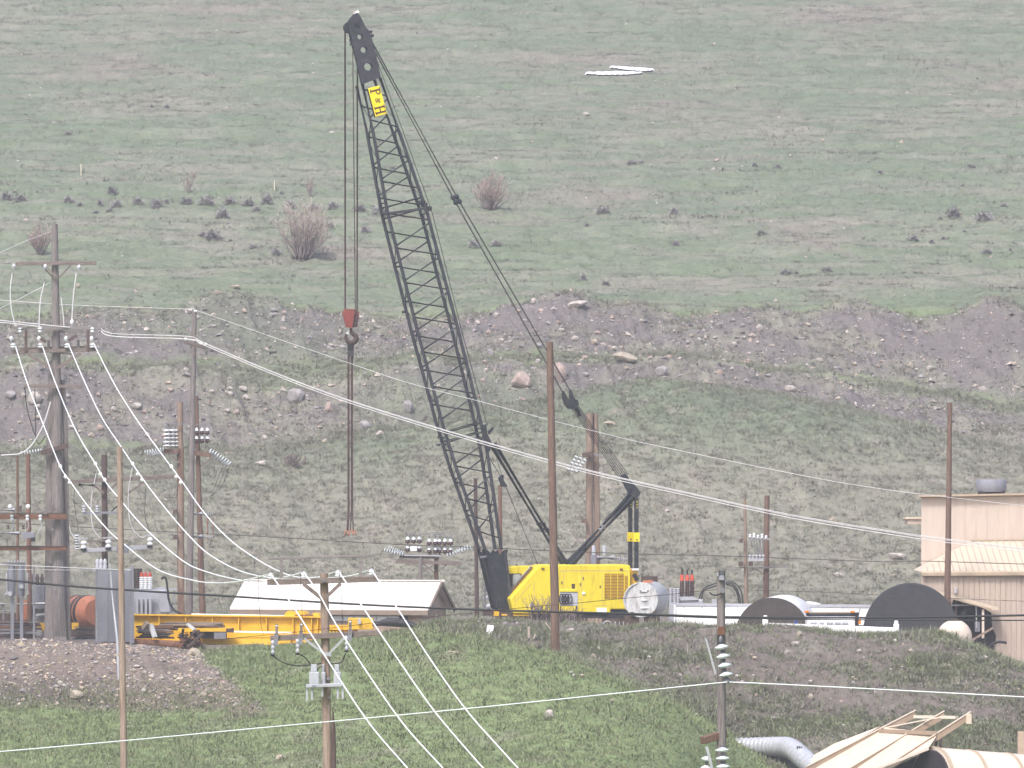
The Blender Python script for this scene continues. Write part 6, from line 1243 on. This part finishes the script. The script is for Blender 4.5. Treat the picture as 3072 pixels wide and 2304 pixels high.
MB().bar(P(2642, 2192, 256.3), P(2815, 2200, 254.3), 0.3, 0.16).build('cross_beam', M['rail_shade'], ch); MB().bar(P(2745, 2150, 256.2), P(2870, 2152, 254.9), 0.25, 0.12).build('cross_beam', M['cream'], ch)
MB().box(P(2906, 2156, 254.2), S(16, 254), .3, S(30, 254)).build('end_bracket', M['tan_roof'], ch)
for x in (2808, 2822): MB().bar(P(x, 2196, 255), P(x, 2275, 255), .12, .12).build('post', M['wood_dark'], ch)
MB().bar(P(2600, 2318, 253.1), P(2786, 2246, 253.4), .1, .1).build('lower_edge', M['cream'], ch)
dk = thing('cream_duct', 'large cream round duct with brown ribs beyond the chute', 'duct', P(2960, 2420, 255))
dA, dB = P(2790, 2372, 253.6), P(3160, 2400, 256.4); dr = S(130, 255)
MB().lathe(dA, dB, [(0, dr), (1, dr)], 40).build('duct_wall', M['cream'], dk); MB().lathe(dA - (dB - dA).normalized() * .1, dA, [(0, dr * .93), (1, dr * .93)], 40).build('mouth', M['dark'], dk)
for t in (0.0, .28, .58, .88): MB().lathe(dA + (dB - dA) * t, dA + (dB - dA) * (t + .025), [(0, dr * 1.02), (1, dr * 1.02)], 40).build('rib', M['tan_trim'], dk)
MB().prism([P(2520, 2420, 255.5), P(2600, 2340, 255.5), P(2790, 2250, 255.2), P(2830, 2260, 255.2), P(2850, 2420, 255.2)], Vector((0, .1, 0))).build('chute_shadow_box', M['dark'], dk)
single('tan_post', MB().box(P(3066, 2240, 258), S(26, 258), .4, S(90, 258)), M['tan_trim'], 'brown square post at the corner beside the cream duct', 'post')
# ------------------------------------------------------------------ boulders
def rock_mesh(seed):
    r = np.random.default_rng(seed); import bmesh
    bm = bmesh.new(); bmesh.ops.create_icosphere(bm, subdivisions=2, radius=1.0)
    pl = r.normal(0, 1, (9, 3)); pl /= np.linalg.norm(pl, axis=1)[:, None]; dd = 0.45 + 0.45 * r.random(9)
    for v in bm.verts:
        c = np.array(v.co)
        for n_, d_ in zip(pl, dd):
            e = c @ n_ - d_
            if e > 0: c = c - n_ * e * 0.92
        v.co = c * (1 + r.normal(0, 0.03))
    a = np.array([v.co[:] for v in bm.verts]); mn_, mx_ = a.min(0), a.max(0)
    for v in bm.verts: v.co = [(v.co[k] - (mn_[k] + mx_[k]) / 2) / (mx_[k] - mn_[k]) for k in range(3)]
    return bm
RM = {}
for mk_ in ('rock_pale', 'rock_pink', 'rock_grey', 'rock_tan'):
    for s_ in range(4):
        bm_ = rock_mesh(s_ * 7 + 3); me = bpy.data.meshes.new('boulder'); bm_.to_mesh(me); bm_.free(); me.materials.append(M[mk_]); RM[mk_, s_] = me
def boulder(px, py, wpx, hpx, m_, label, group=None, seed=0):
    r = random.Random(int(px * 31 + py)); b = hit(px, py + hpx * .4); Y = b.y
    o = bpy.data.objects.new('boulder', RM[m_, seed % 4]); COL.objects.link(o)
    w_, h_ = S(wpx, Y), S(hpx, Y); o.scale = (w_ * 1.05, (w_ + h_) * .55, h_ * 1.25); o.rotation_euler = (r.uniform(-.15, .15), r.uniform(-.25, .25), r.uniform(-.4, .4))
    o.location = (b.x, Y, b.z + h_ * .42); return tag(o, label, 'rock', group)
named = [(886, 1192, 46, 42, 'rock_grey', 'pale grey angular boulder below the sling ropes on the spoil bank'), (1562, 1140, 62, 42, 'rock_pink', 'large pinkish boulder on the spoil bank beside the crane boom'),
         (1683, 1120, 36, 54, 'rock_pink', 'upright pink boulder behind the brown pole top'), (1875, 1072, 70, 22, 'rock_tan', 'long low tan boulder above the spoil bench'), (1985, 1117, 36, 30, 'rock_grey', 'square grey block on the lower spoil bench'),
         (987, 1222, 22, 28, 'rock_pink', 'orange pink rock right of the sling below the grey boulder'), (1733, 912, 62, 16, 'rock_pale', 'long flat pale slab crowning the tallest spoil mound'), (1600, 904, 18, 18, 'rock_pale', 'small white rock just before the tallest spoil mound'),
         (2370, 1168, 32, 18, 'rock_pale', 'white split boulder on the far spoil bench'), (2278, 982, 20, 16, 'rock_pale', 'pale rock high on the middle spoil mound'), (105, 1195, 40, 32, 'rock_pale', 'pale boulder beside the tallest pole below its small arm'),
         (30, 1185, 34, 22, 'rock_grey', 'dark grey flat boulder at the spoil mound foot by the tallest pole'), (782, 1392, 38, 15, 'rock_pale', 'low white boulder on the green strip before the brush'), (1140, 1300, 26, 14, 'rock_pale', 'white rock at the spoil foot beside the sling'),
         (1225, 1222, 30, 34, 'rock_grey', 'shaggy grey rock beside the boom on the spoil slope'), (410, 1218, 30, 18, 'rock_pale', 'pale flat rock between the wires on the lower spoil mound'), (300, 1285, 20, 16, 'rock_pink', 'small pink rock low on the spoil mound beside the wires'),
         (725, 1165, 34, 14, 'rock_pale', 'flat pale slab on the grassy bench beside the sling'), (1095, 1278, 40, 26, 'rock_grey', 'broad grey slab half buried at the spoil foot'), (558, 1110, 18, 12, 'rock_pale', 'pale wedge of rock beside the grey pole'),
         (2690, 1670, 52, 18, 'rock_pale', 'long white slab on the slope beside the tan building'), (2500, 1560, 24, 18, 'rock_tan', 'tan rock under the three wires on the dry slope'), (1755, 1745, 26, 10, 'rock_pale', 'pale slab low on the dry slope'),
         (2515, 1725, 30, 14, 'rock_pale', 'pale rock on the dry slope above the charcoal tank'), (2680, 1728, 18, 8, 'rock_tan', 'small tan rock on the dry slope near the building corner'), (1830, 1269, 38, 10, 'rock_tan', 'thin tan slab on the green crest behind the gantry'),
         (1758, 343, 22, 10, 'rock_pale', 'white rock alone high on the meadow'), (233, 857, 14, 14, 'rock_tan', 'yellowish rock on the meadow beside the tallest pole'), (705, 862, 30, 10, 'rock_tan', 'flat tan slab on the meadow above the spoil mound'),
         (580, 1958, 42, 24, 'rock_tan', 'rounded tan boulder under the tangled scrap'), (230, 2085, 40, 24, 'rock_tan', 'rounded boulder at the foot of the gravel bank'), (610, 2085, 22, 16, 'rock_tan', 'yellowish rock low on the gravel bank'),
         (1648, 2145, 24, 26, 'rock_pale', 'pale upright rock on the green mound'), (840, 2272, 26, 16, 'rock_tan', 'tan rock in the grass beside the foreground pole'), (1712, 1892, 24, 11, 'rock_pale', 'white rock on the bank just beside the brown pole'),
         (2432, 2092, 16, 20, 'rock_tan', 'square tan stone on the dark bank below the wire'), (2735, 1878, 28, 12, 'rock_tan', 'brown rock on the bank crest before the charcoal tank'), (1780, 1968, 16, 14, 'rock_tan', 'small pale stone on the dark bank edge'),
         (2530, 2176, 14, 7, 'rock_pale', 'flat white stone in the dark bank above the culvert'), (1965, 2025, 14, 10, 'rock_tan', 'small tan stone where grass meets the dark bank'), (2386, 1932, 24, 12, 'rock_pale', 'pale stone on the bank below the white post')]
for i, q in enumerate(named): boulder(*q, seed=i)
r_ = random.Random(9); lay = []
zones = [((250, 1180), (925, 1060), 34, 'rocks on the upper spoil bank', 'upper spoil bank'), ((30, 1000), (1160, 1330), 46, 'rocks on the lower spoil mound', 'lower spoil mound'),
         ((1400, 2150), (930, 1150), 44, 'rocks on the tall spoil mounds', 'tall spoil mounds'), ((2150, 3050), (960, 1160), 36, 'rocks on the far spoil bank', 'far spoil bank'),
         ((20, 760), (1960, 2110), 60, 'rocks on the gravel bank', 'gravel bank'), ((1700, 3000), (1900, 2120), 40, 'stones on the dark bank', 'dark earth bank')]
for (x0, x1), (y0, y1), n, g, lb in zones:
    for k in range(n):
        x, y = r_.uniform(x0, x1), r_.uniform(y0, y1)
        if g == 'rocks on the gravel bank' and x > 540 + (y - 1925) * 1.1: continue
        m_ = r_.choice(['rock_tan', 'rock_tan', 'rock_pale'] if 'gravel' in g else ['rock_pale', 'rock_pale', 'rock_grey', 'rock_pink', 'rock_tan'])
        w_ = r_.uniform(8, 17) if 'gravel' in g or 'dark' in g else r_.uniform(8, 20)
        colr = {'rock_pale': 'whitish', 'rock_grey': 'grey', 'rock_pink': 'pinkish', 'rock_tan': 'tan'}[m_]
        spot = next(s for lim, s in ((120, 'at the picture edge'), (260, 'by the tallest pole'), (420, 'by the tan pole'), (520, 'beside the brown pair'), (660, 'by the grey pole'), (860, 'by the barn end'), (1000, 'before the hoist ropes'), (1200, 'behind the sling'), (1500, 'by the boom'), (1640, 'under the pendants'), (1760, 'by the bare brown pole'), (1900, 'above the gantry'), (2060, 'in line with the fuel tank'), (2230, 'by the insulator pole'), (2400, 'in line with the twin poles'), (2560, 'in line with the truck'), (2740, 'in line with the charcoal tank'), (2880, 'by the plain brown pole'), (9999, 'in line with the tan building')) if x < lim)
        lvl = ('high', 'halfway up', 'low')[min(2, int(3 * (y - y0) / (y1 - y0)))]
        size = 'small' if w_ < 12 else 'broad'
        boulder(x, y, w_, w_ * r_.uniform(.45, .8), m_, f'{size} {colr} rock {spot}, {lvl} on the {lb}', g, k)
# ------------------------------------------------------------------ willows and sagebrush
def willow(px, py, wpx, hpx, label, mats, n, seed):
    r = random.Random(seed); b = hit(px, py); Y = b.y; W, H = S(wpx, Y), S(hpx, Y); root = thing('willow_bush', label, 'bush', b)
    st_, br, cr = MB(), MB(), MB()
    for k in range(n):                                   # leaning stems, each forking into branches and twigs
        a = r.uniform(0, 6.283); rad = r.random() ** 0.6; out = Vector((math.cos(a), math.sin(a), 0)); hgt = H * (1 - .38 * rad ** 2) * r.uniform(.62, 1.0)
        p0 = b + out * (rad * W * .13) + Vector((0, 0, -.1)); p1 = p0 + out * (rad * W * .10) + Vector((r.gauss(0, .04) * H, 0, hgt * .32)); p2 = p1 + out * (rad * W * .17) + Vector((r.gauss(0, .05) * H, r.gauss(0, .05) * H, hgt * .33)); p3 = p2 + out * (rad * W * .06) + Vector((r.gauss(0, .05) * H, 0, hgt * .33))
        st_.tube(smooth_path([p0, p1, p2, p3], 3), [.06 * (1 - i / 10.5) * H / 4 + .008 for i in range(10)], 5, False)
        pts = smooth_path([p0, p1, p2, p3], 6)
        for q in range(9):
            s0 = pts[int(len(pts) * r.uniform(.3, .95))]; d = Vector((out.x * .25 + r.gauss(0, .35), out.y * .25 + r.gauss(0, .35), r.uniform(.5, 1.0))).normalized() * H * r.uniform(.12, .3)
            e_ = s0 + d; br.tube([s0, s0 + d * .5 + Vector((r.gauss(0, .02) * H, 0, 0)), e_], [.016, .012, .006], 3, False)
            for z_ in range(6):
                t0 = s0 + d * r.uniform(.25, 1); cr.tube([t0, t0 + Vector((r.gauss(0, .45), r.gauss(0, .45), r.uniform(.2, 1))) * H * .085], [.009, .004], 3, False)
    st_.build('stems', M[mats[0]], root); br.build('branches', M['twig'], root); cr.build('crown', M[mats[1]], root); return root
willow(905, 778, 150, 200, 'largest bare willow bush on the meadow beside the hoist ropes', ('twig_grey', 'twig_pale'), 46, 1)
willow(1470, 628, 112, 116, 'round reddish willow bush beside the crane pendants', ('twig_grey', 'twig_red'), 40, 2)
willow(122, 762, 84, 96, 'reddish willow bush right behind the tallest pole', ('twig_grey', 'twig_red'), 30, 3)
willow(566, 578, 56, 78, 'slender bare willow on the meadow above the sagebrush row', ('twig_grey', 'twig'), 7, 4)
willow(930, 592, 36, 74, 'narrow bare willow just above the largest willow', ('twig_grey', 'twig'), 7, 5)
willow(880, 1398, 100, 46, 'low grey leafless shrub at the foot of the spoil bank', ('twig_grey', 'twig_grey'), 26, 6)
willow(-20, 700, 60, 70, 'reddish willow bush cut by the picture edge', ('twig_grey', 'twig_red'), 22, 7)
def sage_mesh(seed, m_):
    r = np.random.default_rng(seed); n = 620; V = []; 
    a = r.random(n) * 6.283; el = np.arccos(r.random(n)); rad = 0.5 * (0.45 + 0.55 * r.random(n))
    for i in range(n):
        d = np.array([math.cos(a[i]) * math.sin(el[i]), math.sin(a[i]) * math.sin(el[i]), math.cos(el[i]) * 1.5]); c = d * rad[i] * (1 + .25 * math.sin(3 * a[i] + seed)); t = r.normal(0, 1, 3); t -= d * (t @ d) / (d @ d); t /= np.linalg.norm(t) + 1e-6
        V += [c * .9 - t * .03, c * .9 + t * .03, c + d * .06 + r.normal(0, .02, 3)]
    me = np_mesh('sagebrush', np.array(V), np.arange(3 * n).reshape(-1, 3), M['blades'], np.array([m_] * (3 * n)) * np.repeat(0.7 + 0.6 * r.random((n, 1)), 3, 0)); return me
SG = [sage_mesh(k, (0.33, 0.31, 0.325) if k % 3 else (0.25, 0.235, 0.25)) for k in range(6)]
def sage(px, py, wpx, hpx, label, group, k):
    b = hit(px, py + hpx * .5); Y = b.y; o = bpy.data.objects.new('sagebrush', SG[k % 6]); COL.objects.link(o)
    o.location = b; o.scale = (S(wpx, Y), S(wpx, Y) * .9, S(hpx, Y) * 1.15); o.rotation_euler = (0, 0, k * 1.3); return tag(o, label, 'shrub', group)
row = [(20, 585, 44, 30), (62, 590, 48, 28), (205, 598, 44, 22), (240, 612, 22, 14), (336, 567, 38, 30), (300, 605, 24, 22), (350, 610, 40, 22), (330, 628, 28, 14), (414, 600, 40, 26), (470, 605, 40, 26), (500, 602, 20, 18), (465, 618, 34, 14), (560, 600, 44, 28), (620, 600, 60, 32), (690, 600, 42, 28), (745, 605, 50, 28), (800, 595, 40, 32), (668, 636, 52, 38), (770, 625, 34, 16), (1000, 615, 50, 26), (1080, 622, 46, 26), (640, 702, 62, 34), (610, 700, 40, 16), (760, 738, 36, 16), (828, 752, 38, 22), (990, 672, 30, 22), (1096, 684, 40, 24), (1140, 625, 50, 30), (870, 610, 46, 24), (940, 620, 50, 22)]
ORD = 'first second third fourth fifth sixth seventh eighth ninth tenth eleventh twelfth thirteenth fourteenth fifteenth sixteenth seventeenth eighteenth nineteenth twentieth'.split() + ['twenty-' + q for q in 'first second third fourth fifth sixth seventh eighth ninth'.split()] + ['last']
for k, (x, y, w_, h_) in enumerate(sorted(row)): sage(x, y, w_, h_, f'{ORD[k]} sagebrush clump along the long meadow row, counted towards the boom', 'sagebrush in the long row', k)
lone = [(1810, 629, 56, 22, 'double sagebrush clump beside the pendants, level with the willows'), (2022, 630, 34, 20, 'single grey sagebrush in the middle of the meadow'), (2860, 634, 56, 36, 'round pale sagebrush below the meadow edge'), (2950, 645, 70, 30, 'broad spreading sagebrush beside the round pale one'), (3012, 613, 24, 14, 'small dark sagebrush above the broad one'),
        (2285, 696, 40, 16, 'low sagebrush between the meadow hummocks'), (2740, 712, 42, 18, 'dark sagebrush with a smaller companion on the lower meadow'), (2795, 722, 22, 14, 'smaller companion of the dark sagebrush'), (2960, 752, 36, 18, 'flat dark sagebrush near the meadow foot'), (2028, 727, 26, 20, 'upright sagebrush above the upper spoil bank'),
        (1750, 829, 28, 22, 'small round sagebrush just above the tallest spoil mound'), (1818, 847, 26, 16, 'small brown sagebrush beside the tallest spoil mound'), (2357, 813, 42, 14, 'flat sagebrush on the lower meadow'), (2480, 805, 38, 16, 'green grey sagebrush beside the flat one'), (2265, 492, 26, 16, 'sagebrush pair on the open meadow, near one'), (2335, 497, 26, 14, 'sagebrush pair on the open meadow, far one'),
        (2912, 496, 34, 14, 'lone sagebrush high beside the meadow edge'), (2640, 514, 20, 12, 'tiny sagebrush on the upper meadow'), (1420, 728, 42, 26, 'sagebrush under the pendants below the round willow'), (1488, 728, 44, 20, 'second sagebrush below the round willow'), (500, 318, 20, 12, 'tiny brush clump high above the sagebrush row'), (455, 316, 18, 12, 'tiny brush clump just beside another high on the hill'), (204, 398, 34, 12, 'low dark brush on the hill above the tallest pole'), (1895, 486, 44, 14, 'brown brush along the meadow gully')]
for k, (x, y, w_, h_, lb) in enumerate(lone): sage(x, y, w_, h_, lb, 'lone sagebrush on the meadow', k + 1)
for k in range(24):
    x, y = r_.uniform(20, 3050), r_.uniform(430, 900); sage(x, y, 22 - k * .5, 11 - k * .2, f'{ORD[k]} of the tiny brush tufts dotted over the meadow, counted from the largest down', 'tiny meadow brush tufts', k)
for x, y0, y1, lb in ((243, 492, 526, 'pale survey stake on the meadow above the long sagebrush row'), (823, 542, 570, 'pale survey stake near the largest willow'), (438, 515, 545, 'dark survey stake beside the slender willow'), (1938, 620, 634, 'short stake on the open meadow')):
    b = hit(x, y1); single('survey_stake', MB().bar(b - UP * .1, b + UP * S(y1 - y0, b.y), .06, .06), M['cream' if 'pale' in lb else 'wood_grey'], lb, 'stake')
for x, y in ((2172 + 395 // 1, 1925), (2700, 1930)):
    b = hit(x, y); single('steel_picket', MB().bar(b, b + UP * .7, .03, .03), M['steel_dark'], f'thin steel picket on the bank below the {"truck" if x < 2600 else "second white post"}', 'picket')
# ------------------------------------------------------------------ the air: pale even haze round everything
hz = MB(); hz.box((0, 820, 135), 3300, 1900, 330)
hm = bpy.data.materials.new('haze'); hm.use_nodes = True; ht = hm.node_tree; ht.nodes.clear()
ho = ht.nodes.new('ShaderNodeOutputMaterial'); hv = ht.nodes.new('ShaderNodeVolumePrincipled')
hv.inputs['Color'].default_value = (0.90, 0.89, 1.0, 1); hv.inputs['Density'].default_value = 0.00035; hv.inputs['Anisotropy'].default_value = 0.2
ht.links.new(hv.outputs[0], ho.inputs['Volume'])
hzo = hz.build('haze', hm); tag(hzo, 'thin pale haze filling the valley air', 'haze', kind='stuff')
